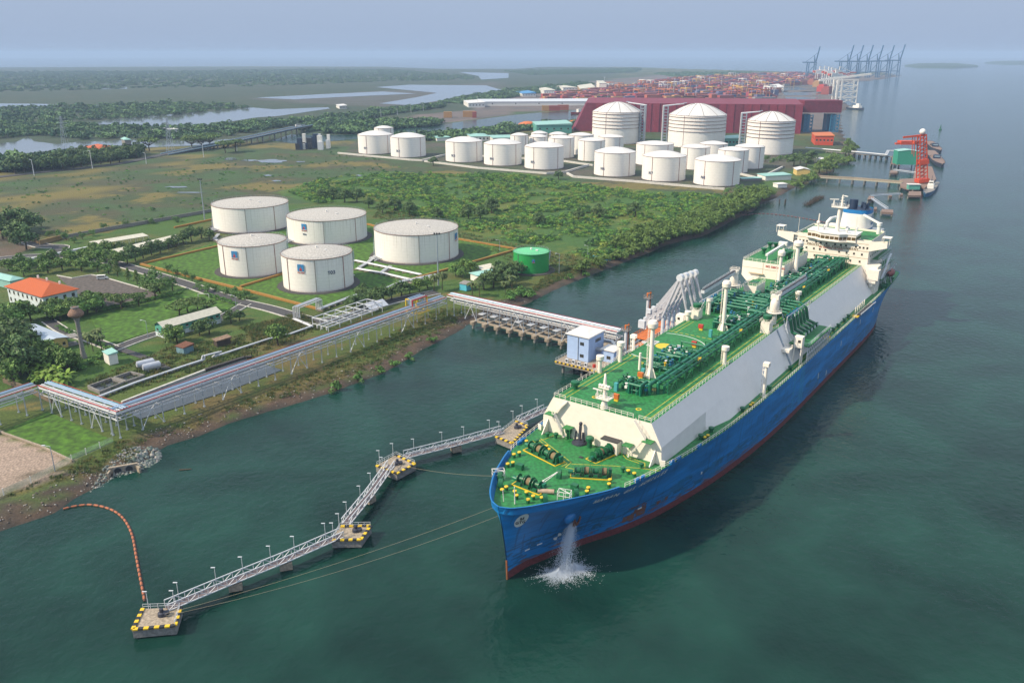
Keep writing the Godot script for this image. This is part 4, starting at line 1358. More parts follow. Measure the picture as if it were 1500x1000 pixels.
	for q in [[236.0,-6.4,7.0,0.35],[234.8,9.2,7.4,0.16],[236.0,-14.6,7.4,0.1]]:
		var a := MB.new()
		a.tube(Vector3.ZERO, Vector3(0, q[2], 0), q[3], q[3] * 0.7,8)
		if q[3] > 0.3: a.ball(Vector3(0,3.2,0.3), 0.8,6,8)
		if q[1] > 9.0:
			for k in 4: a.box(Vector3(0.3,3.2 + k * 1.1,0), Vector3(0.4,0.35,0.35))
		put(a, "aerial_post", cream, house, sp(q[0], q[1], 39.2 if absf(q[1]) < 10 else 36.2))
	for q in [[238.0,-4.2],[241.0,4.4],[242.0,8.0],[236.0,5.6]]:
		var d := MB.new()
		d.tube(Vector3.ZERO, Vector3(0,0.8,0), 0.3,-1,8); d.ball(Vector3(0,1.3,0), 0.7,6,10)
		put(d, "radome", M["white"], house, sp(q[0], q[1], 39.2))
	var gp := MB.new()
	gp.path([sp(246.0,-5.4,36.0), sp(246.0,-5.4,41.0), sp(247.5,-4.6,42.4), sp(252.0,-3.6,42.4)], 0.75,10)
	put(gp, "exhaust_trunk", M["white"], house)
	# funnel
	var fu := Node3D.new()
	fu.name = "funnel"
	ship.add_child(fu, true)
	fu.position = sp(271.0,1.0,34.6)
	var prof := [[0.0,1.0, "blue_low"],[1.6,0.985, "white"],[8.0,0.91, "blue"],[9.7,0.885, ""]]
	mat("blue_low", lin(0.01,0.10,0.24), 0.4,0.0,0.1)
	for i in 3:
		var m := MB.new(); var rows := []
		for k in 41:
			var an := TAU * k / 40.0
			var ex := Vector2(cos(an), sin(an))
			var sq := pow(pow(absf(ex.x), 3.2) + pow(absf(ex.y), 3.2), -1.0 / 3.2)
			var r := []
			for e in [prof[i], prof[i + 1]]: r.append(Vector3(ex.x * sq * 6.7 * e[1], e[0], -ex.y * sq * 7.2 * e[1]))
			rows.append(r)
		m.grid(rows)
		put(m, "funnel_band", M[prof[i][2]] if i != 1 else M["white"], fu)
	var ft := MB.new()
	ft.lathe(Vector3(0,9.65,0), [Vector2(6.0,0), Vector2(0,0.05)], 24, false)
	put(ft, "funnel_top", M["navy"], fu)
	for q in [[-2.0,2.0,1.9,4.0],[2.3,0.0,0.7,2.6],[3.6,-1.2,0.6,2.4],[3.2,2.2,0.6,2.2],[-4.6,3.0,0.3,3.0],[0.8,-3.2,0.7,2.4]]:
		var m := MB.new()
		m.tube(Vector3(q[0], 9.5, q[1]), Vector3(q[0], 9.7 + q[3], q[1] - 0.3), q[2], q[2] * 0.97,16)
		put(m, "uptake", M["navy"], fu)
	for sd in [1.0,-1.0]:
		var em := MB.new(); var rows := []
		for k in 33:
			var an := TAU * k / 32.0
			var r := []
			for rr in [1.0,0.84]: r.append(Vector3(6.5 * sd, 4.9 + sin(an) * 2.7 * rr, cos(an) * 2.3 * rr))
			rows.append(r)
		em.grid(rows)
		em.box(Vector3(6.5 * sd, 5.2,0), Vector3(0.12,3.2,0.5))
		em.box(Vector3(6.55 * sd, 3.4,0), Vector3(0.12,0.8,2.0))
		put(em, "funnel_emblem", M["blue_low"], fu)
	# after deck: provision crane, platforms, stairs, lifeboat on each side
	var pc := MB.new()
	pc.lathe(sp(258.0,13.6,36.0), [Vector2(0.9,0), Vector2(0.85,3.4), Vector2(1.1,3.6), Vector2(1.1,5.0), Vector2(0,5.2)], 12, false)
	pc.bar(sp(258.0,13.6,40.6), sp(262.0,5.6,43.0), 0.8,0.7)
	put(pc, "provision_crane", M["white"], ship)
	for sd in [1.0,-1.0]:
		var gl := MB.new(); var gd := MB.new()
		for q in [[20.2,19.6,3.4],[24.4,18.8,3.2],[28.6,17.6,2.4],[32.4,17.4,2.0]]:
			gd.box(sp(252.0, q[1] * sd, q[0]), Vector3(q[2], 0.16,24.0))
			rail([sp(240.5, (q[1] + q[2] * 0.5) * sd, q[0]), sp(263.5, (q[1] + q[2] * 0.5) * sd, q[0])], gl, 1.1,1.8,0.1)
		for k in 6: gl.bar(sp(241.0 + k * 4.4,19.4 * sd, 16.0), sp(241.0 + k * 4.4,19.4 * sd, 28.6), 0.22)
		gl.bar(sp(241.0,20.8 * sd, 20.4), sp(248.0,20.8 * sd, 24.4), 0.8,0.2); gl.bar(sp(249.0,20.4 * sd, 24.4), sp(256.0,20.4 * sd, 28.6), 0.8,0.2)
		gl.box(sp(262.0,13.0 * sd, 30.0), Vector3(5.0,12.0,0.2))
		put(gd, "side_gallery", M["deck"], house)
		put(gl, "gallery_railing", M["steel_white"], house)
		for k in 8:
			part_box("window", M["glass"], 239.0 + k * 3.0,15.72 * sd, 29.6, Vector3(0.08,0.8,0.8), house)
		var lb := MB.new(); var rows := []
		for i in 13:
			var tt := i / 12.0
			var w := sin(clampf(tt, 0.03,0.97) * PI)
			var r := []
			for k in 17:
				var an := TAU * k / 16.0
				r.append(Vector3(cos(an) * 1.75 * pow(w, 0.45), sin(an) * (1.5 if sin(an) < 0 else 1.7) * pow(w, 0.4), lerpf(4.4,-4.4, tt)))
			rows.append(r)
		lb.grid(rows)
		var boat := put(lb, "lifeboat", mat("boat_orange", lin(0.22,0.045,0.035), 0.5,0.0,0.15), ship, sp(250.5,22.3 * sd, 21.4))
		part_box("conning_window", M["glass"], -2.2,0,1.2, Vector3(1.2,0.5,0.8), boat)
		var dv := MB.new()
		for z in [-4.6,4.6]:
			dv.bar(sp(250.5 + z, 19.0 * sd, 16.0), sp(250.5 + z, 21.6 * sd, 22.6), 0.5)
			dv.bar(sp(250.5 + z, 21.6 * sd, 22.6), sp(250.5 + z, 23.2 * sd, 24.6), 0.4)
			dv.bar(sp(250.5 + z, 22.4 * sd, 16.0), sp(250.5 + z, 20.8 * sd, 21.0), 0.35)
		put(dv, "lifeboat_davit", M["steel_white"], ship)
		for q in [[243.0,21.6],[246.0,22.0],[259.0,21.6],[266.0,20.0]]:
			var v := MB.new()
			v.lathe(Vector3.ZERO, [Vector2(0.7,0), Vector2(0.7,1.2), Vector2(1.1,1.3), Vector2(1.1,1.9), Vector2(0,2.1)], 12, false)
			put(v, "deck_fitting", M["gear_green"], ship, sp(q[0], q[1] * sd, deck_h(q[0])))
	winch(sp(268.0,10.0,16.0), sp(268.0,17.0,16.0), false)
	winch(sp(268.0,-17.0,16.0), sp(268.0,-10.0,16.0), false)
# ------------------------------------------------------------------ berth: dolphins, walkways, booms, jetty, pipe rack
func jw(s: float, l: float, h: float) -> Vector3: return ship.transform * sp(s, l, h)

func dolphin(pts: Array, label: String, hook: Array, open_side: int) -> void:
	var e := 2.3
	var w := pxs(pts, e)
	var cen := Vector3.ZERO
	for p in w: cen += p / w.size()
	var o := thing("mooring_dolphin", label, "dolphin", Vector3(cen.x, 0, cen.z), 0.0, "mooring dolphins off the bow")
	var pl := PackedVector2Array(); var pin := PackedVector2Array()
	for p in w:
		pl.append(Vector2(p.x - cen.x, p.z - cen.z)); pin.append(Vector2(p.x - cen.x, p.z - cen.z) * 0.985)
	var a := MB.new()
	a.prism(pin, 0.35, e - 0.35)
	put(a, "base", M["concrete_grey"], o)
	var t := MB.new()
	t.prism(pl, e - 0.36, e, true, true)
	put(t, "top_slab", M["concrete"], o)
	var pk := MB.new()
	for p in pin: pk.tube(Vector3(p.x * 0.8,-4, p.y * 0.8), Vector3(p.x * 0.8,0.4, p.y * 0.8), 0.6,-1,8)
	put(pk, "pile", M["dark"], o)
	for i in w.size():
		if i == open_side: continue
		var p := pl[i]; var q := pl[(i + 1) % pl.size()]
		var L := p.distance_to(q)
		var n := int(L / 0.95)
		var y := MB.new(); var b := MB.new()
		for k in n:
			var f := p.lerp(q, (k + 0.02) / n) * 0.96; var g := p.lerp(q, (k + 0.98) / n) * 0.96
			(y if k % 2 == 0 else b).bar(Vector3(f.x, e + 0.12, f.y), Vector3(g.x, e + 0.12, g.y), 0.75,0.3)
		put(y, "yellow_kerb", M["yellow"], o); put(b, "black_kerb", M["dark"], o)
	var hk := MB.new()
	var hp := px(hook[0], hook[1], e) - o.position
	hk.lathe(Vector3(hp.x, e, hp.z), [Vector2(0.9,0), Vector2(0.8,0.7), Vector2(0.4,0.9), Vector2(0.4,1.6), Vector2(0,1.7)], 10, false)
	for k in 3:
		var an := -0.6 + k * 0.6
		hk.bar(Vector3(hp.x, e + 0.7, hp.z), Vector3(hp.x + cos(an) * 1.5, e + 0.55, hp.z + sin(an) * 1.0), 0.5,0.45)
	put(hk, "mooring_hook", M["iron_blue"], o)
	var r := MB.new()
	for i in w.size():
		if i != open_side: continue
		rail([Vector3(pl[i].x, e, pl[i].y) * Vector3(0.94,1,0.94), Vector3(pl[(i + 1) % 4].x, e, pl[(i + 1) % 4].y) * Vector3(0.94,1,0.94)], r, 1.2,1.5,0.09)
	rail([Vector3(pl[(open_side + 3) % 4].x * 0.94, e, pl[(open_side + 3) % 4].y * 0.94), Vector3(pl[open_side].x * 0.94, e, pl[open_side].y * 0.94)], r, 1.2,1.5,0.09)
	put(r, "railing", M["steel_white"], o)
	for f in [0.15,0.85]:
		var p := pl[open_side].lerp(pl[(open_side + 1) % 4], f) * 0.95
		var lp := MB.new()
		lp.tube(Vector3(p.x, e, p.y), Vector3(p.x, e + 4.2, p.y), 0.07,-1,6)
		lp.box(Vector3(p.x - 0.3, e + 4.2, p.y), Vector3(0.9,0.1,0.25))
		put(lp, "lamp_post", M["steel_white"], o)

func walkway(a: Vector3, b: Vector3, label: String) -> void:
	var o := thing("walkway_bridge", label, "walkway", a, 0.0, "steel truss walkways between the dolphins")
	var d := b - a
	var L := d.length()
	var u := d / L
	var side := Vector3(-u.z, 0, u.x) * 1.0
	var dk := MB.new()
	dk.bar(Vector3.ZERO, d, 1.7,0.14)
	put(dk, "grating", mat("grating", lin(0.16,0.13,0.14), 0.8,0.1,0.2), o)
	var n := maxi(4, int(L / 2.0))
	for s in [-1.0,1.0]:
		var t := MB.new()
		t.bar(side * s, d + side * s, 0.2,0.2)
		t.bar(side * s + Vector3(0,1.5,0), d + side * s + Vector3(0,1.5,0), 0.18,0.18)
		for k in n + 1:
			var p = d * (float(k) / n) + side * s
			t.bar(p, p + Vector3(0,1.5,0), 0.12)
			if k < n:
				var q = d * (float(k + 1) / n) + side * s
				if k % 2 == 0: t.bar(p, q + Vector3(0,1.5,0), 0.12)
				else: t.bar(p + Vector3(0,1.5,0), q, 0.12)
		put(t, "side_truss", M["steel_white"], o)
	for f in [0.2,0.75]:
		var lp := MB.new()
		var p = d * f + side * -1.0
		lp.tube(p, p + Vector3(0,4.4,0), 0.06,-1,6)
		lp.box(p + Vector3(-0.3,4.4,0), Vector3(0.9,0.1,0.25))
		put(lp, "lamp_post", M["steel_white"], o)

func small_pier(u: float, v: float, turn: float, label: String, sz := 2.8) -> Vector3:
	var p := px(u, v, 1.9)
	var o := thing("walkway_pier", label, "pier", Vector3(p.x, 0, p.z), turn, "concrete piers carrying the walkway")
	var m := MB.new()
	m.block(Vector3(0,0.3,0), Vector3(sz, 1.7, sz * 0.75))
	put(m, "pier_cap", M["concrete"], o)
	var q := MB.new()
	for x in [-0.3,0.3]: q.tube(Vector3(x * sz, -3,0), Vector3(x * sz, 0.4,0), 0.4,-1,8)
	put(q, "pile", M["dark"], o)
	return Vector3(p.x, 2.35, p.z)

func rope(a: Vector3, b: Vector3, sag: float, r: float, m: Material, label: String) -> void:
	var pts := []
	for k in 17:
		var t := k / 16.0
		pts.append(a.lerp(b, t) - Vector3(0,4.0 * sag * t * (1.0 - t), 0))
	var mb := MB.new()
	for i in 16: mb.tube(pts[i], pts[i + 1], r, r, 6, false)
	tag(put(mb, "mooring_rope", m), label, "rope", "mooring ropes")

func boom(pts: Array, seg: float, r: float, m: Material, m2: Material, label: String) -> void:
	var line := smooth_line(pxs(pts, 0.0), 6)
	var o := thing("floating_boom", label, "boom", line[0])
	var acc := 0.0
	var cur: Vector3 = line[0]
	var k := 0
	for i in range(1, line.size()):
		var nx: Vector3 = line[i]
		while cur.distance_to(nx) > seg - acc:
			var q := cur + (nx - cur).normalized() * (seg - acc)
			var mb := MB.new()
			var a := cur - o.position; var b := q - o.position
			mb.tube(a + Vector3(0,0.12,0), a.lerp(b, 0.66) + Vector3(0,0.12,0), r, -1,8)
			put(mb, "float", m, o)
			if m2:
				var mk := MB.new()
				mk.tube(a.lerp(b, 0.64) + Vector3(0,0.1,0), b + Vector3(0,0.1,0), r * 0.8,-1,8)
				put(mk, "coupling", m2, o)
			cur = q; acc = 0.0; k += 1
		cur = nx if cur.distance_to(nx) < 0.001 else cur
		acc = 0.0

func offset_line(pts: Array, d: float, y: float) -> Array:
	var o := []
	for i in pts.size():
		var p: Vector3 = pts[i]
		var n := Vector3.ZERO
		var a: Vector3 = (pts[i] - pts[maxi(i - 1,0)]); var b: Vector3 = (pts[mini(i + 1, pts.size() - 1)] - pts[i])
		if a.length() < 0.01: a = b
		if b.length() < 0.01: b = a
		a.y = 0; b.y = 0; a = a.normalized(); b = b.normalized()
		var na := Vector3(a.z, 0,-a.x); var nb := Vector3(b.z, 0,-b.x)
		n = (na + nb).normalized()
		o.append(Vector3(p.x, y, p.z) + n * (d / maxf(n.dot(na), 0.3)))
	return o

func rack_run(o: Node3D, a: Vector3, b: Vector3, foot: float, top: float, w: float, bay: float, first := 0.0) -> void:
	# a steel rack of portal bents between plan points a and b; rear posts stand w to the left
	var d := b - a
	d.y = 0
	var L := d.length()
	var u := d / L
	var back := Vector3(u.z, 0,-u.x) * w
	var n := int(round(L / bay))
	var org := o.position
	for k in n + 1:
		var p := a + u * (L * k / n) - org
		p.y = 0
		for q in [p, p + back]:
			var m := MB.new()
			m.bar(Vector3(q.x, foot - org.y, q.z), Vector3(q.x, top - org.y, q.z), 0.26)
			m.block(Vector3(q.x, foot - org.y - 0.2, q.z), Vector3(0.6,0.4,0.6))
			put(m, "post", mat("rack_steel", lin(0.42,0.47,0.53), 0.5,0.2,0.12), o)
		var cb := MB.new()
		for h in [top, top - 2.6]: cb.bar(p + Vector3(0, h - org.y, 0), p + back + Vector3(0, h - org.y, 0), 0.25,0.35)
		put(cb, "cross_beam", M["steel_white"], o)
		if k < n:
			var q := a + u * (L * (k + 1) / n) - org
			q.y = 0
			for s in [0.0,1.0]:
				var lb := MB.new()
				for h in [top - 0.15, top - 2.6]: lb.bar(p + back * s + Vector3(0, h - org.y, 0), q + back * s + Vector3(0, h - org.y, 0), 0.15,0.2)
				put(lb, "side_beam", M["steel_white"], o)
				if k % 4 == 1 and s < 0.5:
					var br := MB.new()
					var md := (p + q) * 0.5
					br.bar(p + back * s + Vector3(0, foot - org.y, 0), md + back * s + Vector3(0, top - 2.6 - org.y, 0), 0.18)
					br.bar(q + back * s + Vector3(0, foot - org.y, 0), md + back * s + Vector3(0, top - 2.6 - org.y, 0), 0.18)
					br.bar(md + back * s + Vector3(0, top - 2.6 - org.y, 0), q + back * s + Vector3(0, top - org.y, 0), 0.16)
					br.bar(md + back * s + Vector3(0, top - 2.6 - org.y, 0), p + back * s + Vector3(0, top - org.y, 0), 0.16)
					put(br, "brace", M["steel_white"], o)

func rack_pipes(o: Node3D, line: Array, top: float) -> void:
	mat("pipe_blue", lin(0.30,0.41,0.55), 0.35,0.25,0.1)
	mat("pipe_white", lin(0.54,0.56,0.60), 0.4,0.1,0.1)
	mat("pipe_red", lin(0.42,0.035,0.04), 0.45,0.0,0.1)
	mat("pipe_cyan", lin(0.03,0.27,0.42), 0.45,0.0,0.1)
	for q in [[0.2,0.28,0.15, "pipe_red"],[0.8,0.2,0.13, "pipe_white"],[1.35,0.3,0.16, "pipe_white"],[2.5,0.4,0.3, "pipe_blue"],[3.35,0.4,0.3, "pipe_blue"],[4.1,0.3,0.1, "pipe_cyan"],[4.7,0.35,0.09, "pipe_red"],[0.0,-0.5,0.2, "pipe_white"],[1.2,-2.2,0.22, "pipe_white"],[3.0,-2.2,0.22, "steel"]]:
		var ln := offset_line(line, q[0], top + q[1])
		var pts := []
		for p in ln: pts.append(p - o.position)
		var mb := MB.new()
		mb.path(pts, q[2], 8)
		put(mb, "pipe", M[q[3]], o)

func build_berth() -> void:
	dolphin([[192.5,923],[257.5,917],[266,889],[208,891]], "outermost concrete mooring dolphin where the orange boom ends, yellow and black edging", [237,901], 2)
	dolphin([[485,792],[529,791],[544,770],[498,771]], "concrete mooring dolphin with yellow and black kerb between two long walkway spans", [521,778], 3)
	dolphin([[550,682],[581,694.5],[609,679.5],[580,666]], "square concrete mooring dolphin set cornerwise at the bend of the walkway", [582,680], 3)
	dolphin([[725,640],[750,650],[774,624],[756,616]], "concrete mooring dolphin half hidden behind the ship's bow", [757,627], 3)
	var h := 2.45
	var w0 := px(244,891, h)
	var p1 := small_pier(344,853,0.3, "grey concrete pier under the walkway nearest the outermost dolphin"); p1.y = h
	var p2 := small_pier(418,823,0.3, "grey concrete pier midway along the longest walkway"); p2.y = h
	var w3 := px(500,784, h)
	walkway(w0, p1, "white truss walkway span starting from the outermost dolphin")
	walkway(p1, p2, "white truss walkway span between the two grey piers")
	walkway(p2, w3, "white truss walkway span reaching the dolphin with twin spans")
	var w4 := px(506,768, h)
	var p5 := small_pier(542,727,0.9, "grey concrete pier under the steep walkway between two dolphins", 2.4); p5.y = h
	var w6 := px(573,681, h)
	walkway(w4, p5, "truss walkway span climbing away from the second dolphin to its pier")
	walkway(p5, w6, "truss walkway span joining its pier to the cornerwise dolphin")
	var w7 := px(593,669, h)
	var p8 := small_pier(668,653,0.4, "grey concrete pier before the dolphin behind the bow"); p8.y = h
	var w9 := px(736,632, h)
	walkway(w7, p8, "truss walkway span leaving the cornerwise dolphin towards the ship")
	walkway(p8, w9, "truss walkway span ending at the dolphin behind the bow")
	walkway(px(760,618, h), px(800,600, h), "truss walkway running behind the ship's bow flare")
	# mooring ropes
	var d1 := px(241,899,3.2)
	rope(d1, jw(-2.5,-2.0,18.6), 1.2,0.026, M["rope"], "long pale rope from the outermost dolphin to the top of the bow")
	rope(d1 + Vector3(0.5,0,0.6), jw(-1.6,-1.0,16.6), 1.8,0.026, M["rope"], "long pale rope from the outermost dolphin to the hawse below the bulwark")
	rope(px(583,680,3.2), jw(9.0,-10.6,18.5), 0.8,0.026, M["rope"], "short pale rope from the cornerwise dolphin to the starboard bow")
	rope(px(757,627,3.2), jw(30.0,-17.6,17.6), 0.6,0.035, M["rope"], "rope rising from the dolphin behind the bow to the ship's side")
	mat("float_orange", lin(0.40,0.13,0.06), 0.7,0.0,0.2)
	mat("float_brown", lin(0.10,0.06,0.05), 0.8,0.0,0.2)
	boom([[92,746],[107,742],[132,739.5],[155,744],[172,752],[185,766],[194,787],[199,815],[205,847],[211,878],[212,888]], 1.9,0.3, M["float_orange"], M["float_brown"], "orange and brown float boom curling from the bank to the outermost dolphin")
	boom([[1082,316],[1120,313],[1160,317],[1200,324],[1215,328]], 3.0,0.35, mat("float_red", lin(0.17,0.06,0.07), 0.7,0.0,0.2), null, "dull red float boom stretched from the mangroves behind the carrier's bridge")
	water_jet()
	# --- jetty head alongside the ship
	var jt := thing("loading_jetty", "concrete jetty platform on piles alongside the ship with yellow edging", "jetty", jw(148,-40,0), ship.rotation.y)
	var lo := func(s: float, l: float, hh: float) -> Vector3: return sp(s - 148, l + 40, hh)
	var sb := MB.new()
	sb.box(lo.call(149,-37,4.4), Vector3(16,1.2,74)); sb.box(lo.call(126.5,-52.5,4.38), Vector3(15,1.2,29))
	put(sb, "deck_slab", M["concrete"], jt)
	for k in 10:
		for l in [-31.0,-43.0]:
			var m := MB.new()
			m.tube(lo.call(115 + k * 7.4, l, -4), lo.call(115 + k * 7.4, l, 3.9), 0.5,-1,8)
			put(m, "pile", M["concrete_grey"], jt)
	for k in 4:
		for l in [-58.0,-50.0]:
			var m := MB.new()
			m.tube(lo.call(114.5 + k * 7.5, l, -4), lo.call(114.5 + k * 7.5, l, 3.9), 0.5,-1,8)
			put(m, "pile", M["concrete_grey"], jt)
	var ky := MB.new(); var kb := MB.new()
	for k in 22: (ky if k % 2 == 0 else kb).box(lo.call(111.9,-59.6 + k * 0.85,4.7), Vector3(0.8,0.5,0.2))
	put(ky, "yellow_kerb", M["yellow"], jt); put(kb, "black_kerb", M["dark"], jt)
	var of := MB.new()
	of.box(lo.call(160,-44,7.0), Vector3(6,0.4,26)); of.box(lo.call(150,-40,6.2), Vector3(5,0.3,18))
	for k in 6: of.bar(lo.call(149 + k * 4.4,-46.5,5), lo.call(149 + k * 4.4,-46.5,7), 0.3)
	rail([lo.call(147,-47,7.2), lo.call(173,-47,7.2)], of, 1.1,2.0,0.12)
	put(of, "service_platform", M["orange"], jt)
	var rl := MB.new()
	rail([lo.call(112.2,-59.8,5.0), lo.call(140.6,-59.8,5.0)], rl, 1.1,2.0,0.08)
	rail([lo.call(113,-30,5.0), lo.call(184,-30,5.0)], rl, 1.1,2.0,0.08)
	put(rl, "railing", M["steel_white"], jt)
	var eq := RandomNumberGenerator.new(); eq.seed = 77
	for k in 26:
		var s := eq.randf_range(116,182); var l := eq.randf_range(-44,-33)
		var m := MB.new()
		if k % 3 == 0: m.path([lo.call(s, l, 5.0), lo.call(s, l, 6.4), lo.call(s + eq.randf_range(4,10), l, 6.4)], 0.3,8)
		else: m.box(lo.call(s, l, 5.7), Vector3(eq.randf_range(0.8,2.2), 1.4, eq.randf_range(0.8,2.6)))
		put(m, "pipe" if k % 3 == 0 else "equipment_box", M[["steel_white", "steel", "rust", "concrete_grey"][eq.randi() % 4]], jt)
	# control building on the jetty, a smaller hut beside it
	var c0 := to_ship(830.6,523.5,5.0); var c1 := to_ship(861.4,531,5.0); var c2 := to_ship(885,519,5.0)
	jetty_house(Vector3((c0.x + c1.x) * 0.5,5.0, (c0.z + c2.z) * 0.5), Vector3(c1.x - c0.x, 9.2, absf(c2.z - c1.z)), "two storey pale blue control building with a white roof on the jetty", true)
	var e0 := to_ship(882,529,5.0); var e1 := to_ship(898,528,5.0)
	jetty_house(Vector3((e0.x + e1.x) * 0.5 + 0.6,5.0, e0.z - 3.0), Vector3(5.0,4.4,5.4), "low pale blue hut with a flat grey roof beside the control building", false)
	for k in 4:
		var p := jw(112.9 + (k % 2) * 0.4,-55.5 + k * 2.6,5.0)
		var o := thing("air_conditioner", "grey outdoor air conditioning unit in front of the jetty building", "machine", p, ship.rotation.y, "air conditioning units on the jetty")
		var m := MB.new(); m.block(Vector3.ZERO, Vector3(1.1,1.4,0.6)); put(m, "casing", M["steel_white"], o)
		var f := MB.new(); f.tube(Vector3(0,0.8,0.3), Vector3(0,0.8,0.36), 0.42,-1,12); put(f, "fan_grille", M["dark"], o)
	for k in 2:
		var p := jw(114.5,-45.0 + k * 1.7,5.0)
		var o := thing("red_drum", "red drum standing on the jetty beside the low hut", "drum", p, 0.0, "red drums on the jetty")
		var m := MB.new(); m.lathe(Vector3.ZERO, [Vector2(0.6,0), Vector2(0.62,0.5), Vector2(0.6,1.0), Vector2(0.62,1.05), Vector2(0,1.1)], 12, false); put(m, "body", M["red"], o)
	# loading arms
	for k in 4: loading_arm(146.0 + k * 4.2, k)
	# fire monitor towers
	for q in [[160.0,-47.5,17.5, true, "tall fire monitor tower with a rust red top behind the jetty pipes"],[134.0,-43.0,12.0, false, "grey steel tower with an orange monitor beside the silver pipe bend"]]:
		var o := thing("monitor_tower", q[4], "tower", jw(q[0], q[1], 5.0), ship.rotation.y)
		var m := MB.new()
		m.tube(Vector3.ZERO, Vector3(0, q[2] - 3.0,0), 0.7,0.65,12)
		put(m, "column", M["steel_white"], o)
		var b := MB.new()
		b.bar(Vector3(0.9,0,0), Vector3(0.9, q[2], 0), 0.4)
		put(b, "riser", M["rust"], o)
		var p := MB.new()
		p.block(Vector3(0, q[2] - 3.0,0), Vector3(2.8,0.2,2.8))
		rail([Vector3(-1.4, q[2] - 2.8,-1.4), Vector3(1.4, q[2] - 2.8,-1.4), Vector3(1.4, q[2] - 2.8,1.4), Vector3(-1.4, q[2] - 2.8,1.4), Vector3(-1.4, q[2] - 2.8,-1.4)], p, 1.1,1.4,0.1)
		put(p, "platform", M["concrete_grey"], o)
		var n := MB.new()
		n.bar(Vector3(-0.4, q[2] - 2.6,0), Vector3(-0.4, q[2] - 0.9,0), 0.5)
		n.bar(Vector3(-0.4, q[2] - 1.2,0), Vector3(1.4, q[2] - 0.4,0.4), 0.3)
		put(n, "fire_monitor", M["orange"], o)
	# --- trestle from the bank to the jetty head
	var tr := thing("jetty_trestle", "concrete trestle on piles carrying pipes and a railed roadway from the bank", "trestle", jw(136.0,-74.0,0), ship.rotation.y)
	var lt := func(s: float, l: float, hh: float) -> Vector3: return sp(s - 136, l + 74, hh)
	for k in 10:
		var l := -117.0 + k * 6.35
		var cb := MB.new()
		cb.box(lt.call(141.0, l, 2.75), Vector3(1.3,0.8,12.5))
		put(cb, "cross_head", M["concrete"], tr)
		var pc := MB.new()
		pc.box(lt.call(136.0, l, 2.5), Vector3(2.0,1.5,2.0))
		put(pc, "pile_cap", M["concrete"], tr)
		for s in [136.0,145.0]:
			var pi := MB.new()
			pi.tube(lt.call(s, l, -4), lt.call(s, l, 2.0), 0.55,-1,8)
			put(pi, "pile", M["concrete_grey"], tr)
	for s in [137.4,142.2,146.2]:
		var lb := MB.new()
		lb.box(lt.call(s, -87.5,2.9), Vector3(60.0,0.7,0.9))
		put(lb, "stringer", M["concrete"], tr)
	var rd := MB.new()
	rd.box(lt.call(149.5,-86.5,3.4), Vector3(64.0,0.5,5.0))
	put(rd, "roadway", M["concrete_grey"], tr)
	for s in [147.1,151.9]:
		var pa := MB.new()
		for k in 34: pa.block(lt.call(s, -117.5 + k * 1.9,3.65), Vector3(0.5,0.9,0.25))
		pa.box(lt.call(s, -86.5,4.65), Vector3(64.0,0.22,0.3))
		put(pa, "parapet", mat("parapet_brown", lin(0.28,0.18,0.12), 0.9,0.0,0.3), tr)
	# --- pipe racks
	var A0 := px(-130,668); var A1 := px(61.6,600); var B := px(176,641); var C := px(655,462)
	var J := jw(136.0,-117.5,0); var K := jw(136.0,-48.0,0)
	var top := 10.6
	var r1 := thing("pipe_rack", "elevated steel pipe rack entering at the left over the mown lawn", "pipe rack", Vector3(A0.x, LAND, A0.z), 0.0, "elevated pipe racks")
	rack_run(r1, A0, A1 - (A1 - A0).normalized() * 5.0, LAND, top, 4.7,9.0)
	rack_pipes(r1, [A0, A1], top)
	var r2 := thing("pipe_rack", "short cranked pipe rack joining two longer runs beside the mown lawn", "pipe rack", Vector3(A1.x, LAND, A1.z), 0.0, "elevated pipe racks")
	rack_run(r2, A1, B - (B - A1).normalized() * 3.5, LAND, top, 4.7,5.0)
	rack_pipes(r2, [A1, B], top)
	var r3 := thing("pipe_rack", "long elevated pipe rack with red and blue pipes along the earth bank", "pipe rack", Vector3(B.x, LAND, B.z), 0.0, "elevated pipe racks")
	rack_run(r3, B, C, LAND, top, 4.7,7.2)
	rack_pipes(r3, [B, C], top)
	var r4 := thing("pipe_rack", "two level pipe rack standing on the jetty trestle over the water", "pipe rack", Vector3(C.x, LAND, C.z), 0.0, "elevated pipe racks")
	rack_run(r4, C + (K - C).normalized() * 4.0, K, 3.2, top + 1.0,5.0,6.35)
	rack_pipes(r4, [C, K], top + 1.0)
	var fj := MB.new()
	var K0 := jw(136.0,-117.0,0)
	for k in 11:
		var p := K0.lerp(K, k / 11.0) - r4.position
		fj.box(p + Vector3(0,6.35,0) + Basis(Vector3.UP, ship.rotation.y) * Vector3(3.0,0,-2.6), Vector3(2.4,0.25,3.0), Basis(Vector3.UP, ship.rotation.y))
	put(fj, "expansion_spool", M["pipe_white"], r4)
	var bend := MB.new()
	bend.path([jw(131,-54,9.5) - r4.position, jw(131,-47,9.5) - r4.position, jw(129,-44.5,8.6) - r4.position, jw(126,-44.5,8.4) - r4.position, jw(123,-47,8.6) - r4.position, jw(123,-52,8.8) - r4.position], 0.75,12)
	put(bend, "pipe_bend", mat("aluminium", lin(0.55,0.55,0.54), 0.3,0.8,0.05), r4)
	# expansion portal where the shore rack turns to the jetty
	var xp := px(617,474)
	var ex := thing("expansion_portal", "raised pipe loops with yellow steelwork near the corner of the rack", "pipe loop", Vector3(xp.x, top, xp.z), -atan2((C - B).z, (C - B).x))
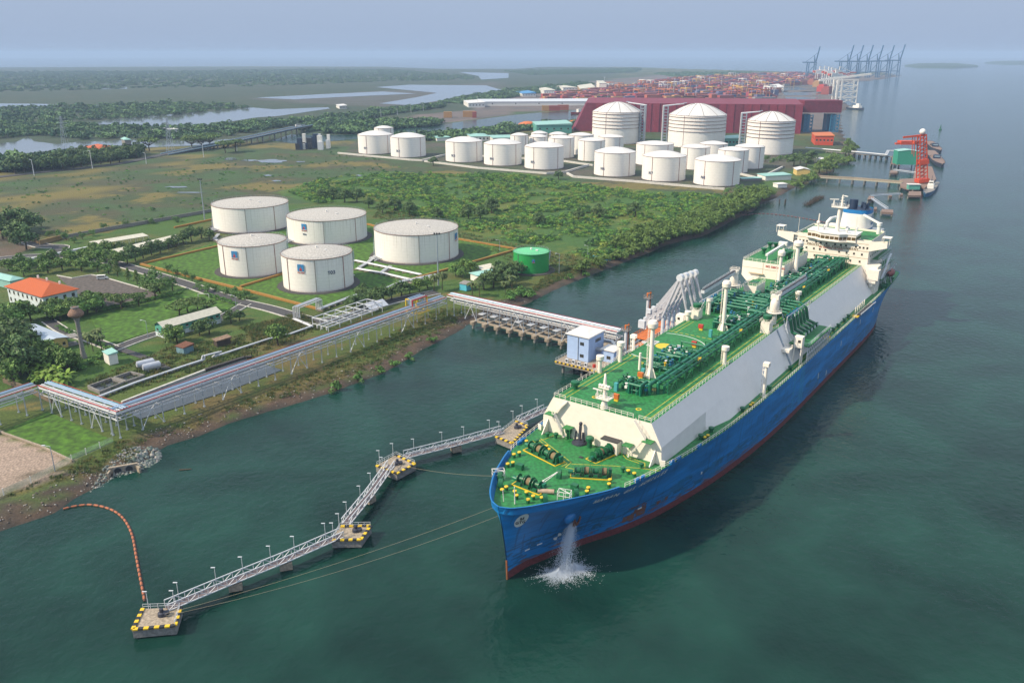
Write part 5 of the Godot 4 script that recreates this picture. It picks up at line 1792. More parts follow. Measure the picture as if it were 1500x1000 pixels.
	for k in 4:
		var m := MB.new()
		var z := -0.4 - k * 1.3
		m.path([Vector3(-4.5 + k * 0.6,0.4, z), Vector3(-4.5 + k * 0.6,3.0, z), Vector3(4.5,3.0, z), Vector3(4.5,0.4, z)], 0.3,8)
		put(m, "pipe_loop", M[["pipe_red", "pipe_white", "pipe_blue", "pipe_blue"][k]], ex)
	var yf := MB.new()
	for x in [-3.0,4.0]:
		for z in [0.2,-5.6]: yf.bar(Vector3(x, -3.4, z), Vector3(x, 2.6, z), 0.3)
		yf.bar(Vector3(x, 2.6,0.2), Vector3(x, 2.6,-5.6), 0.3); yf.bar(Vector3(x, -2.8,0.2), Vector3(x, -2.8,-5.6), 0.3)
	yf.box(Vector3(0.5,-2.8,0.9), Vector3(7.6,0.5,1.4))
	put(yf, "yellow_frame", M["yellow"], ex)

func jetty_house(p: Vector3, s: Vector3, label: String, two: bool) -> void:
	var o := thing("jetty_building", label, "building", ship.transform * p, ship.rotation.y)
	var m := MB.new()
	m.block(Vector3(0,0.01,0), s)
	put(m, "wall", M["wall_blue"], o)
	var r := MB.new()
	r.block(Vector3(0, s.y, 0), Vector3(s.x + 1.0,0.35, s.z + 1.0))
	var t := s.y + 0.35
	var hx := s.x * 0.5 + 0.4; var hz := s.z * 0.5 + 0.4
	var ap := Vector3(0, t + (0.7 if two else 0.2), 0)
	var q := [Vector3(-hx, t, hz), Vector3(hx, t, hz), Vector3(hx, t, -hz), Vector3(-hx, t, -hz)]
	for i in 4: r.tri(q[i], q[(i + 1) % 4], ap)
	put(r, "roof", M["roof_white"], o)
	var ws := [[0.15,2.0],[0.15,6.6]] if two else [[0.0,1.8]]
	for w in ws:
		for dx in [0.0,0.85]:
			var win := MB.new()
			win.box(Vector3(s.x * w[0] + dx, w[1], s.z * 0.5 + 0.03), Vector3(0.75,1.2,0.08))
			put(win, "window", M["glass"], o)
	if two:
		for k in 4:
			var win := MB.new()
			win.box(Vector3(s.x * 0.5 + 0.03,6.9,-s.z * 0.25 + k * 1.0), Vector3(0.08,1.2,0.8))
			put(win, "window", M["glass"], o)
		var dp := MB.new()
		dp.tube(Vector3(0.2,0, s.z * 0.5 + 0.15), Vector3(0.2, s.y, s.z * 0.5 + 0.15), 0.14,-1,8)
		put(dp, "downpipe", M["steel"], o)
	else:
		var dr := MB.new()
		dr.box(Vector3(s.x * 0.5 + 0.03,1.1,0.4), Vector3(0.08,2.1,1.0))
		put(dr, "door", M["steel"], o)

func loading_arm(s: float, k: int) -> void:
	var o := thing("marine_loader", "tall silver grey marine loading arm leaning over to the ship's manifold", "loading arm", jw(s, -34.0,5.0), ship.rotation.y, "row of loading arms on the jetty")
	var lo := func(l: float, hh: float, ds := 0.0) -> Vector3: return Vector3(l + 34.0, hh - 5.0, ds)
	var rs := MB.new()
	rs.tube(lo.call(-34.0,5.0), lo.call(-34.0,18.0), 0.85,0.75,14)
	rs.block(Vector3(0,0,0), Vector3(2.4,1.0,2.4))
	put(rs, "riser", M["steel_white"], o)
	var bm := MB.new()
	bm.bar(lo.call(-42.5,13.5), lo.call(-28.0,34.0 - k * 0.3), 0.35,0.9)
	bm.tube(lo.call(-34.0,18.0,0.9), lo.call(-28.0,34.0 - k * 0.3,0.9), 0.5,-1,12)
	for t in 7: bm.bar(lo.call(-42.5,13.5).lerp(lo.call(-28.0,34.0), t / 7.0), lo.call(-34.0,18.0,0.9).lerp(lo.call(-28.0,34.0,0.9), t / 7.0), 0.2)
	put(bm, "inboard_boom", mat("arm_silver", lin(0.56,0.57,0.62), 0.4,0.3,0.1), o)
	var cw := MB.new()
	cw.box(lo.call(-42.6,13.4), Vector3(2.6,3.0,1.8)); cw.box(lo.call(-40.0,19.0), Vector3(1.8,1.6,1.4))
	put(cw, "counterweight", M["steel_white"], o)
	var sh := MB.new()
	sh.tube(lo.call(-28.0,34.0 - k * 0.3,-0.4), lo.call(-28.0,34.0 - k * 0.3,1.6), 1.25,-1,14)
	put(sh, "sheave", M["steel_white"], o)
	var ob := MB.new()
	ob.tube(lo.call(-28.0,34.0 - k * 0.3,1.2), lo.call(-24.6 + (k % 2) * 0.8,22.5,1.2), 0.42,-1,12)
	ob.bar(lo.call(-27.6,34.0 - k * 0.3,0.2), lo.call(-25.2,24.5,0.2), 0.25)
	put(ob, "outboard_arm", M["arm_silver"], o)
	var cp := MB.new()
	cp.path([lo.call(-24.6 + (k % 2) * 0.8,22.5,1.2), lo.call(-23.4,21.6,1.2), lo.call(-22.0,22.6,1.2), lo.call(-20.6,23.2,1.2)], 0.45,10)
	put(cp, "coupler", M["steel"], o)

func water_jet() -> void:
	# rinse water falling from the anchor pocket and breaking on the river
	var o := Node3D.new()
	o.name = numbered("water_discharge"); add_child(o)
	tag(o, "white water pouring from the anchor pocket and splashing on the river", "water spray")
	var r := RandomNumberGenerator.new(); r.seed = 99
	var wm := StandardMaterial3D.new()
	wm.albedo_color = Color(0.86,0.9,0.95,0.4); wm.transparency = BaseMaterial3D.TRANSPARENCY_ALPHA; wm.roughness = 0.35
	M["spray"] = wm
	var src := jw(14.0,8.2,10.0)
	var land := px(826,838,0.0)
	var dm := MB.new(); dm.ball(Vector3.ZERO, 1.0,3,5)
	var ball := dm.mesh(wm)
	var xf := []
	for k in 150:                                   # falling strands, broken into drops
		var tgt := land + Vector3(r.randfn(0.0,1.5), 0, r.randfn(0.0,1.3))
		var st := src + Vector3(r.randfn(0,0.3), r.randfn(0,0.3), r.randfn(0,0.3))
		for i in 80:
			var t := pow((i + r.randf()) / 80.0,0.75)
			var p := st.lerp(tgt, t); p.y = lerpf(st.y, 0.1, t * t)
			p += Vector3(r.randfn(0,0.10), r.randfn(0,0.1), r.randfn(0,0.10)) * (0.4 + 2.6 * t)
			var sc := r.randf_range(0.015,0.055)
			xf.append(Transform3D(Basis.from_scale(Vector3(sc, sc * r.randf_range(1.5,3.0), sc)), p))
	for k in 18000:                                 # splash crown and foam
		var an := r.randf() * TAU
		var c2 := land + (Vector3(2.6,0,-1.0) if r.randf() < 0.45 else Vector3(-1.4,0,0.9))
		var d := absf(r.randfn(0.0,1.7)) * (1.0 + 0.35 * sin(an * 11.0 + sin(an * 5.0) * 2.0))
		var p := c2 + Vector3(cos(an) * d * 1.3, maxf(0.02, r.randfn(0.3,0.6) * exp(-d * 0.6)), sin(an) * d)
		var sc := r.randf_range(0.015,0.06)
		xf.append(Transform3D(Basis(Vector3.UP, -an) * Basis.from_scale(Vector3(sc * r.randf_range(1,3), sc, sc)), p))
	var mm := MultiMesh.new()
	mm.transform_format = MultiMesh.TRANSFORM_3D; mm.mesh = ball; mm.instance_count = xf.size()
	for i in xf.size(): mm.set_instance_transform(i, xf[i])
	var mi := MultiMeshInstance3D.new()
	mi.name = "spray_drops"; mi.multimesh = mm; mi.set_meta("kind", "stuff")
	o.add_child(mi)

# ------------------------------------------------------------------ tank terminal on the bank
func tank_image(sd: int, dirty: float) -> ImageTexture:
	# white plates with lap seams and run-down stains below the rim
	var w := 512; var h := 128
	var im := Image.create(w, h, false, Image.FORMAT_RGB8)
	var r := RandomNumberGenerator.new(); r.seed = sd
	var nz := FastNoiseLite.new(); nz.seed = sd; nz.frequency = 0.02; nz.fractal_octaves = 4
	var run := PackedFloat32Array(); var len := PackedFloat32Array()
	for x in w:
		var q := absf(nz.get_noise_2d(x * 9.0,7.0))
		run.append(clampf((q - 0.18) * 3.0,0.0,1.0) * dirty); len.append(0.35 + 0.65 * absf(nz.get_noise_2d(x * 3.0,90.0)) * 2.0)
	for y in h:
		var up := float(y) / h                 # 0 at the foot, 1 at the rim
		for x in w:
			var c := Color(0.76,0.745,0.72) * (1.0 + nz.get_noise_2d(x * 2.0, y * 4.0) * 0.05)
			var k := run[x] * clampf((up - (1.0 - len[x])) * 2.5,0.0,1.0)
			c = c.lerp(Color(0.43,0.41,0.36), k * 0.65)
			if up < 0.06: c = c.lerp(Color(0.42,0.33,0.28), 0.5 * dirty + nz.get_noise_2d(x * 8.0, y * 9.0) * 0.4)
			if y % 14 == 0: c = c * 0.90
			if (x + (y / 14) * 17) % 34 == 0: c = c * 0.93
			im.set_pixel(x, y, c.linear_to_srgb())
	im.generate_mipmaps()
	return ImageTexture.create_from_image(im)

var tank_mats := []
func tank_mat(i: int) -> StandardMaterial3D:
	while tank_mats.size() < 4:
		var m := StandardMaterial3D.new()
		m.albedo_texture = tank_image(40 + tank_mats.size() * 3, [0.5,0.8,1.0,0.3][tank_mats.size()])
		m.roughness = 0.5
		m.uv1_scale = Vector3(2,1,1)
		tank_mats.append(m)
	return tank_mats[i]

# foot point nearest the camera, centre, radius and height read from a tank's outline
func tank_geo(ul: float, ur: float, vb: float, vt: float) -> Array:
	var uc := (ul + ur) * 0.5
	var p := px(uc, vb)
	var zc := -p.z * cos(tilt) + (EYE - LAND) * sin(tilt)
	var r := (ur - ul) * zc / FL * 0.5
	var away := Vector3(p.x, 0, p.z).normalized()
	r = r * (1.0 + r / Vector2(p.x, p.z).length())
	return [p + away * r, r, tall(uc, vb, vt), away]

func tank(called: String, ul: float, ur: float, vb: float, vt: float, mi: int, dome: float, label: String, group: String, opt := {}) -> Node3D:
	var g := tank_geo(ul, ur, vb, vt)
	var c: Vector3 = g[0]; var r: float = g[1]; var h: float = opt.get("h", g[2]); var away: Vector3 = g[3]
	var o := thing(called, label, "tank", c, 0.0, group)
	var big: bool = opt.get("near", false)
	var seg := 72 if big else 40
	var m := MB.new()
	m.lathe(Vector3.ZERO, [Vector2(r, 0), Vector2(r, h)], seg)
	put(m, "shell", opt.get("mat", tank_mat(mi)), o)
	var rf := MB.new(); var pr := []
	for k in 9:
		var t := k / 8.0
		pr.append(Vector2(r * (1.0 - t) * 1.005, h + dome * (sin(t * PI * 0.5) if dome > 2.0 else t)))
	rf.lathe(Vector3.ZERO, pr, seg)
	put(rf, "roof", opt.get("roof", M["roof_white"]), o)
	var rim := MB.new()
	rim.lathe(Vector3(0, h - 0.15,0), [Vector2(r, 0), Vector2(r + 0.25,0), Vector2(r + 0.25,0.35), Vector2(r, 0.35)], seg, false)
	put(rim, "rim", opt.get("rim", mat("rim_brown", lin(0.30,0.20,0.17), 0.7,0.0,0.2)), o)
	var ap := MB.new()
	ap.lathe(Vector3.ZERO, [Vector2(r + (3.2 if big else 1.5), 0.02), Vector2(r + (3.0 if big else 1.4), 0.3), Vector2(r - 0.1,0.32)], seg, false)
	put(ap, "foundation", mat("gravel_dark", lin(0.075,0.07,0.07), 0.95,0.0,0.4,3.0), o)
	var side := Vector3(-away.z, 0, away.x)
	var at := func(an: float, y: float, out := 0.0) -> Vector3: return (-away * cos(an) + side * sin(an)) * (r + out) + Vector3(0, y, 0)
	for q in opt.get("lines", [[-0.55, "line_red"],[0.75, "line_red"]]):
		var ln := MB.new()
		ln.bar(at.call(q[0], 0.2,0.15), at.call(q[0], h + 0.1,0.15), 0.28 if big else 0.4,0.2)
		put(ln, "cooling_pipe", mat("line_red", lin(0.33,0.14,0.13), 0.6,0.0,0.1) if q[1] == "line_red" else mat("line_grey", lin(0.20,0.20,0.20), 0.6,0.0,0.1), o)
	if big:
		var rl := MB.new(); var pts := []
		for k in 49: pts.append(Vector3(cos(TAU * k / 48.0) * (r - 0.2), h + 0.1, sin(TAU * k / 48.0) * (r - 0.2)))
		rail(pts, rl, 1.1,2.8,0.06)
		put(rl, "roof_railing", M["steel"], o)
		var st := MB.new(); var a0: float = opt.get("stair", -1.5)
		for k in 26: st.box(at.call(a0 - k * 0.022,0.3 + h * k / 26.0,0.5), Vector3(0.9,0.12,0.9), Basis(Vector3.UP, 0))
		st.bar(at.call(a0,1.4,0.9), at.call(a0 - 0.57, h + 1.2,0.9), 0.1)
		put(st, "stair", M["steel"], o)
		var vt2 := MB.new()
		vt2.tube(Vector3(0, h + dome * 0.9,0), Vector3(0, h + dome + 0.9,0), 0.5,-1,10)
		vt2.box(Vector3(r * 0.3, h + dome * 0.7, r * 0.2), Vector3(1.2,1.0,1.2))
		put(vt2, "roof_vent", M["white"], o)
		var nz := MB.new()
		for k in 4: nz.path([at.call(a0 + 0.15 + k * 0.09,1.2,-0.1), at.call(a0 + 0.15 + k * 0.09,1.2,3.0), at.call(a0 + 0.12 + k * 0.09,0.4,4.2)], 0.28,8)
		put(nz, "nozzle", M["pipe_white"], o)
	if opt.has("logo"):
		var an: float = opt.logo
		var hy: float = opt.get("logo_y", h * 0.76)
		var sz: float = opt.get("logo_s", 3.3)
		var b := Basis(Vector3.UP, atan2((-away * cos(an) + side * sin(an)).x, (-away * cos(an) + side * sin(an)).z))
		var lg := MB.new()
		lg.box(at.call(an, hy, 0.16), Vector3(sz, sz, 0.2), b)
		var lo := put(lg, "logo_panel", mat("logo_blue", lin(0.035,0.23,0.50), 0.5,0.0,0.1), o)
		var fl := MB.new()
		var p0: Vector3 = at.call(an, hy - sz * 0.42,0.28)
		for k in 3:
			var x := (k - 1) * sz * 0.13
			fl.tri(p0 + b.x * (x - sz * 0.1), p0 + b.x * (x + sz * 0.1), p0 + b.x * x + Vector3(0, sz * (0.75 if k == 1 else 0.45), 0))
		put(fl, "logo_flame", M["red"], lo)
		var wh := MB.new()
		wh.box(at.call(an, hy - sz * 0.62,0.1), Vector3(sz, sz * 0.22,0.1), b)
		put(wh, "logo_plate", M["paint_white"], lo)
		var tx := MeshInstance3D.new()
		tx.name = "logo_lettering"; tx.mesh = letters("PV GAS", sz * 0.24, M["red"], 0.03)
		lo.add_child(tx, true)
		tx.transform = Transform3D(b, at.call(an, hy - sz * 0.72,0.2))
	if opt.has("text"):
		var an: float = opt.get("text_at", 0.35)
		var v: Vector3 = (-away * cos(an) + side * sin(an))
		var tx := MeshInstance3D.new()
		tx.name = "number_lettering"; tx.mesh = letters(opt.text, opt.get("text_s", 2.0), mat("letter_navy", lin(0.02,0.05,0.12), 0.6,0.0,0.0), 0.05)
		o.add_child(tx, true)
		tx.transform = Transform3D(Basis(Vector3.UP, atan2(v.x, v.z)), at.call(an, h * opt.get("text_y", 0.5), 0.15))
	return o

func wall_run(called: String, pts: Array, w: float, h: float, m: Material, label: String, cat: String, group := "") -> void:
	var mb := MB.new()
	var ln := pxs(pts)
	for i in ln.size() - 1:
		var d: Vector3 = (ln[i + 1] - ln[i]).normalized()
		mb.bar(ln[i] + Vector3(0, h * 0.5,0), ln[i + 1] + d * w * 0.5 + Vector3(0, h * 0.5,0), w, h)
	tag(put(mb, called, m), label, cat, group)

# a building from three eave corners: c0 the near corner, c1 and c2 its neighbours
func house(called: String, label: String, c0: Vector3, c1: Vector3, c2: Vector3, base: float, wall: Material, roof: Material, rise: float, style: String, over := 0.8, cat := "house") -> Node3D:
	var a := c1 - c0; var b := c2 - c0
	a.y = 0; b.y = 0
	b = (b - a * (b.dot(a) / a.length_squared()))            # square it up
	var eave := c0.y
	var cen := c0 + (a + b) * 0.5
	var o := thing(called, label, cat, Vector3(cen.x, base, cen.z))
	var ex := a.normalized(); var ez := b.normalized()
	var hx := a.length() * 0.5; var hz := b.length() * 0.5
	var at := func(x: float, y: float, z: float) -> Vector3: return ex * x + ez * z + Vector3(0, y, 0)
	var H := eave - base
	var wl := MB.new()
	var bs := Basis(ex, Vector3.UP, ez) if ex.cross(Vector3.UP).dot(ez) > 0 else Basis(-ex, Vector3.UP, ez)
	wl.box(Vector3(0, H * 0.5,0), Vector3(hx * 2, H, hz * 2), bs)
	if style == "gable_x":
		for s in [-1.0,1.0]:
			var t := [at.call(hx * s, H, -hz), at.call(hx * s, H, hz), at.call(hx * s, H + rise, 0)]
			wl.tri(t[0], t[1], t[2]); 
	put(wl, "wall", wall, o)
	var rf := MB.new()
	var ox := hx + over; var oz := hz + over
	var q := [at.call(-ox, H, -oz), at.call(ox, H, -oz), at.call(ox, H, oz), at.call(-ox, H, oz)]
	var up := Vector3(0,0.22,0)
	if style == "hip":
		var rx := maxf(ox - oz * 0.9,0.3) if ox > oz else 0.3
		var rz := maxf(oz - ox * 0.9,0.3) if oz >= ox else 0.3
		if ox > oz: rz = 0.02
		else: rx = 0.02
		var t := [at.call(-rx, H + rise, -rz), at.call(rx, H + rise, -rz), at.call(rx, H + rise, rz), at.call(-rx, H + rise, rz)]
		for i in 4:
			rf.quad(q[i] + up, q[(i + 1) % 4] + up, t[(i + 1) % 4] + up, t[i] + up)
			rf.quad(q[i], q[(i + 1) % 4], q[(i + 1) % 4] + up, q[i] + up)
	elif style == "gable_x":
		var r0: Vector3 = at.call(-ox, H + rise, 0); var r1: Vector3 = at.call(ox, H + rise, 0)
		rf.quad(q[0] + up, q[1] + up, r1 + up, r0 + up); rf.quad(q[2] + up, q[3] + up, r0 + up, r1 + up)
		rf.quad(q[0], q[1], q[1] + up, q[0] + up); rf.quad(q[2], q[3], q[3] + up, q[2] + up)
	elif style == "mono":
		rf.quad(q[0] + up, q[1] + up, q[2] + up + Vector3(0, rise, 0), q[3] + up + Vector3(0, rise, 0))
		for i in 4:
			var l0: Vector3 = q[i] + up + Vector3(0, rise if i >= 2 else 0.0,0); var l1: Vector3 = q[(i + 1) % 4] + up + Vector3(0, rise if (i + 1) % 4 >= 2 else 0.0,0)
			rf.quad(q[i], q[(i + 1) % 4], l1, l0)
	else:
		rf.box(Vector3(0, H + 0.15,0), Vector3(ox * 2,0.3, oz * 2), bs)
	put(rf, "roof", roof, o)
	o.set_meta("hx", hx)
	o.set_meta("frame", [ex, ez, hx, hz, H])
	return o

func add_windows(o: Node3D, side: String, n: int, y: float, w: float, h: float, m: Material = null) -> void:
	var f: Array = o.get_meta("frame")
	var ex: Vector3 = f[0]; var ez: Vector3 = f[1]
	for k in n:
		var t := (k + 0.5) / n * 2.0 - 1.0
		var p: Vector3; var u: Vector3; var nn: Vector3
		match side:
			"z-": p = -ez * (f[3] + 0.04) + ex * (t * f[2]); u = ex; nn = -ez
			"z+": p = ez * (f[3] + 0.04) + ex * (t * f[2]); u = ex; nn = ez
			"x-": p = -ex * (f[2] + 0.04) + ez * (t * f[3]); u = ez; nn = -ex
			_: p = ex * (f[2] + 0.04) + ez * (t * f[3]); u = ez; nn = ex
		var mb := MB.new()
		mb.box(p + Vector3(0, y, 0), Vector3(w, h, 0.1), Basis(u, Vector3.UP, u.cross(Vector3.UP)))
		var wn := put(mb, "window", m if m else M["glass"], o)
		var sl := MB.new()
		sl.box(p + nn * 0.06 + Vector3(0, y - h * 0.5 - 0.08,0), Vector3(w + 0.3,0.14,0.2), Basis(u, Vector3.UP, u.cross(Vector3.UP)))
		put(sl, "sill", M["white"], wn)

func lamp_post(u: float, v: float, vt: float, label: String, group := "lamp posts of the terminal", arm := 1.6) -> void:
	var p := px(u, v)
	var h := tall(u, v, vt)
	var o := thing("lamp_post", label, "lamp post", p, 0.0, group)
	var m := MB.new()
	m.tube(Vector3.ZERO, Vector3(0, h, 0), 0.14,0.09,8)
	put(m, "pole", M["steel"], o)
	var a := MB.new()
	a.bar(Vector3(0, h, 0), Vector3(-arm, h + 0.35,0), 0.1)
	a.box(Vector3(-arm - 0.2, h + 0.35,0), Vector3(0.9,0.18,0.4))
	put(a, "lamp_head", M["steel_white"], o)

func build_terminal() -> void:
	var lawn := mat("lawn", lin(0.078,0.200,0.010), 0.95,0.0,0.5,22.0)
	sheet("lawn", [[207,389],[255,372],[325,353],[350,345],[430,331],[540,330],[555,334],[675,352],[757,366],[604,411],[560,426],[520,440],[464,452],[375,430]], lawn, 0.10, "mown grass inside the tank bund")
	sheet("playing_field", [[131,464],[200,449],[268,427],[296,430],[345,447],[300,470],[226,484],[163,505],[152,500]], lawn, 0.10, "mown playing field behind the green warehouse")
	sheet("lawn", [[3,633],[69,603],[167,646],[104,673]], lawn, 0.14, "mown grass plot beside the sandy yard")
	sheet("car_park", [[83,404],[105,408],[133,403],[146,405],[222,427],[232,433],[160,449],[112,429],[95,415]], mat("car_park_grey", lin(0.135,0.115,0.105), 0.95,0.0,0.4,14.0), 0.12, "worn asphalt car park beside the red roofed house")
	# roads with pale kerbs
	for q in [[[[-30,382],[60,374],[150,382],[205,396],[256,411],[290,422],[336,438],[360,444],[395,452],[440,465],[470,471],[500,466],[540,452],[580,440],[640,428]], 6.5, "asphalt service road along the tank bund"],
			[[[360,445],[330,462],[300,474],[226,490],[165,512]], 4.5, "asphalt lane along the playing field"],[[[36,352],[62,360],[88,362],[76,372]], 9.0, "asphalt forecourt by the ochre wall"],
			[[[165,510],[130,497],[95,486],[70,470]], 4.5, "lane in front of the yellow house"],[[[178,512],[215,525],[245,541]], 3.0, "dark dirt track to the two silver vessels"]]:
		var ln := smooth_line(pxs(q[0]), 4)
		var mb := MB.new()
		ribbon(ln, q[1], -0.2,0.15, mb)
		var rd := struct(mb, "road", M["asphalt"], q[2])
		if q[1] > 3.5:
			for s in [-1.0,1.0]:
				var kb := MB.new()
				ribbon(offset_line(ln, (q[1] * 0.5 + 0.25) * s, LAND), 0.4,-0.2,0.3, kb)
				put(kb, "kerb", M["kerb"], rd)
	wall_run("kerb_wall", [[83,404],[105,408],[133,403],[146,405],[222,427]], 0.5,0.5, M["kerb"], "white kerb round the car park", "kerb")
	# bund walls, ochre
	var ochre := mat("ochre", lin(0.42,0.22,0.045), 0.85,0.0,0.3,4.0)
	for q in [[[[205,388],[325,360]], "ochre bund wall behind the lower left tank"],[[[255,334],[316,321]], "short ochre bund wall behind the uppermost tank"],[[[206,388],[375,430],[463,453]], "long ochre bund wall along the service road"],
			[[[352,421],[418,401]], "ochre bund wall between the two front tanks"],[[[538,329],[553,333]], "scrap of ochre bund wall between two rear tanks"],[[[672,351],[758,366]], "ochre bund wall towards the green tank"],
			[[[758,366],[604,410]], "long ochre bund wall in front of the widest tank"],[[[530,396],[604,411]], "ochre bund wall between the pipe runs"]]:
		wall_run("bund_wall", q[0], 1.1,1.0, ochre, q[1], "wall", "ochre bund walls")
	wall_run("boundary_wall", [[-10,338],[32,347],[59,358],[90,350]], 0.7,2.6, mat("ochre_wall", lin(0.42,0.28,0.13), 0.9,0.0,0.4,3.0), "ochre boundary wall with a sharp corner", "wall")
	wall_run("boundary_wall", [[90,350],[160,337],[240,323],[316,309]], 0.6,2.2, M["concrete_grey"], "long grey boundary wall along the reed meadow", "wall")
	# near tanks
	mat("roof_dirty", lin(0.56,0.54,0.51), 0.75,0.0,0.32,9.0)
	var grey := [[-0.15, "line_grey"],[0.62, "line_red"]]
	var gn := "large white tanks inside the ochre bund"
	tank("storage_tank", 316.8,424,341,305.5,0,1.6, "wide white storage tank without a badge, farthest from the jetty", gn, {"near": true, "lines": grey, "roof": M["roof_dirty"], "stair": -1.45})
	tank("storage_tank", 424.8,538,359,324,2,1.6, "wide streaked white storage tank with a blue badge behind the numbered one", gn, {"near": true, "lines": [[-0.1, "line_grey"],[0.75, "line_red"]], "roof": M["roof_dirty"], "logo": -0.6, "text": "T04", "text_at": -0.6, "text_y": 0.44, "text_s": 1.1, "stair": -1.45})
	tank("storage_tank", 326.7,422,406,361.5,0,2.2, "white storage tank with a blue badge beside the playing field road", gn, {"near": true, "lines": [[-1.0, "line_red"],[-0.2, "line_grey"],[0.65, "line_red"]], "roof": M["roof_dirty"], "logo": -0.56, "stair": 2.0})
	tank("storage_tank", 418,518.4,429,380.4,1,2.2, "white storage tank with a blue badge and a painted number", gn, {"near": true, "lines": [[-0.95, "line_red"],[-0.08, "line_grey"],[0.78, "line_red"]], "roof": M["roof_dirty"], "logo": -0.48, "text": "T03", "text_at": 0.37, "text_y": 0.58, "text_s": 1.7, "stair": 2.0})
	tank("storage_tank", 551,672,387,345,2,1.8, "widest streaked white storage tank standing alone on its lawn", gn, {"near": true, "lines": [[0.05, "line_grey"],[0.85, "line_red"]], "roof": M["roof_dirty"], "logo": 1.18, "stair": -1.4})
	var gm := mat("tank_green", lin(0.02,0.33,0.075), 0.4,0.0,0.15,8.0)
	tank("green_tank", 752,804,402,373.6,0,0.9, "bright green water tank near the earth bank", "", {"near": true, "mat": gm, "roof": mat("tank_green_roof", lin(0.12,0.52,0.24), 0.5,0.0,0.12), "rim": gm, "lines": [[-0.8, "line_grey"]], "logo": 0.12, "logo_s": 1.5, "logo_y": 7.2, "stair": 2.2})
	# far tank farm
	var gf := "white dome roofed tanks of the far tank farm"
	var lb := "white dome roofed tank in the far farm with rust coloured rim"
	var num := 1
	for q in [[525.7,576,226,198.8,1],[573,624,230.8,202,2],[653,706.8,238,208.4,3],[709,764,243,212,4],[768.4,825.5,248.6,216.4,5],[870,930,259,224.9,6],[940,1003,266,231,7],[1016,1081.7,273,237,8]]:
		tank("far_tank", q[0], q[1], q[2], q[3], 3,4.2, "large white dome roofed tank in the front row of the far farm, marked N%d" % q[4], gf, {"text": "N%d" % q[4], "text_at": -0.62, "text_y": 0.33, "text_s": 2.6})
	for q in [[549,577,209,188, "white dome roofed tank half hidden behind the tank marked N1"],[747.6,774,227,198.8, "slim white tank behind the gap beside the tank marked N4"],[774.8,802,225,201, "small white tank just behind the tank marked N5"],
			[778,802,214,195.6, "small white tank farther behind the tank marked N5"],[804,830,213,197, "small white tank in the rear row next to the teal shed"],[802.8,840.7,232,203, "white tank to the right behind the tank marked N5"],[832,869,227,199, "white tank in front of the tall tank nearest the teal shed"],
			[846.5,885.5,236.4,206.8, "white tank with a blue sign behind the tank marked N6"],[876,913,222,201.5, "white tank under the tall tank nearest the teal shed"],[931,985,243,212.7, "white tank between the tanks marked N6 and N7"],[996,1038,249,217, "dull topped white tank between the tanks marked N7 and N8"],
			[1023,1064,238,212, "white tank in front of the middle tall tank"],[1050,1094,254,221, "white tank with a tall blue banner behind the tank marked N8"],[1075,1117,247.6,216, "white tank in front of the tall tank nearest the river"]]:
		tank("far_tank", q[0], q[1], q[2], q[3], 3,2.6, q[4], gf)
	for q in [[1089.5,226,240, "blue banner with a red mark hung on a far white tank"],[881.0,210,220, "blue sign hung on a far white tank"]]:
		var p := px(q[0], 246)
		p = px(q[0], 250 if q[0] > 1000 else 234)
		var h1 := tall(q[0], 250 if q[0] > 1000 else 234, q[1]); var h0 := tall(q[0], 250 if q[0] > 1000 else 234, q[2])
		var mb := MB.new()
		mb.box(Vector3(0, (h0 + h1) * 0.5,0), Vector3(4.5, h1 - h0,0.4), Basis(Vector3.UP, 0.5))
		tag(put(mb, "tank_banner", M["logo_blue"], null, p), q[3], "banner")
	for q in [[867,938,211.5,165,11.5,1.15, "tall domed gas tank nearest the teal shed with ring stiffeners"],[977.7,1060,217,170,13.0,-1.45, "tall domed gas tank in the middle with ring stiffeners"],[1092,1159,227,178,9.5,-1.5, "tall domed gas tank nearest the river with ring stiffeners"]]:
		var o := tank("gas_tank", q[0], q[1], q[2], q[3], 3, q[4], q[6], "three tall domed gas tanks", {"lines": [[-0.45, "line_red"]]})
		var g := tank_geo(q[0], q[1], q[2], q[3])
		var r: float = g[1]; var h: float = g[2]; var away: Vector3 = g[3]
		var side := Vector3(-away.z, 0, away.x)
		for k in 5:
			var rg := MB.new()
			rg.lathe(Vector3(0, h * (0.5 + k * 0.11), 0), [Vector2(r, 0), Vector2(r + 0.8,0), Vector2(r + 0.8,0.4), Vector2(r, 0.4)], 40, false)
			put(rg, "stiffener_ring", M["rim_brown"], o)
		for k in 12:
			var rb := MB.new(); var pts := []
			for j in 6:
				var t := j / 6.0
				pts.append(Vector3(cos(TAU * k / 12.0) * r * (1.0 - t), h + q[4] * sin(t * PI * 0.5) + 0.2, sin(TAU * k / 12.0) * r * (1.0 - t)))
			rb.path(pts, 0.25,5)
			put(rb, "dome_rib", M["concrete_grey"], o)
		var tw := MB.new()
		var d: Vector3 = -away * cos(q[5]) + side * sin(q[5])
		var b: Vector3 = d * (r + 4.0)
		var ac := Vector3(-d.z, 0, d.x)
		for x in [-2.5,2.5]:
			for z in [-2.5,2.5]: tw.bar(b + d * x + ac * z, b + d * x + ac * z + Vector3(0, h + q[4] * 0.7,0), 1.0)
		for k in 14:
			var y = (h + q[4] * 0.7) * k / 13.0
			tw.box(b + Vector3(0, y, 0), Vector3(5.8,0.6,5.8), Basis(d, Vector3.UP, d.cross(Vector3.UP)))
		tw.bar(b + Vector3(0, h + q[4] * 0.7,0), Vector3(0, h + q[4] * 1.05,0) + d * r * 0.4,4.0,0.6)
		put(tw, "stair_tower", M["steel"], o)
		var pp := MB.new()
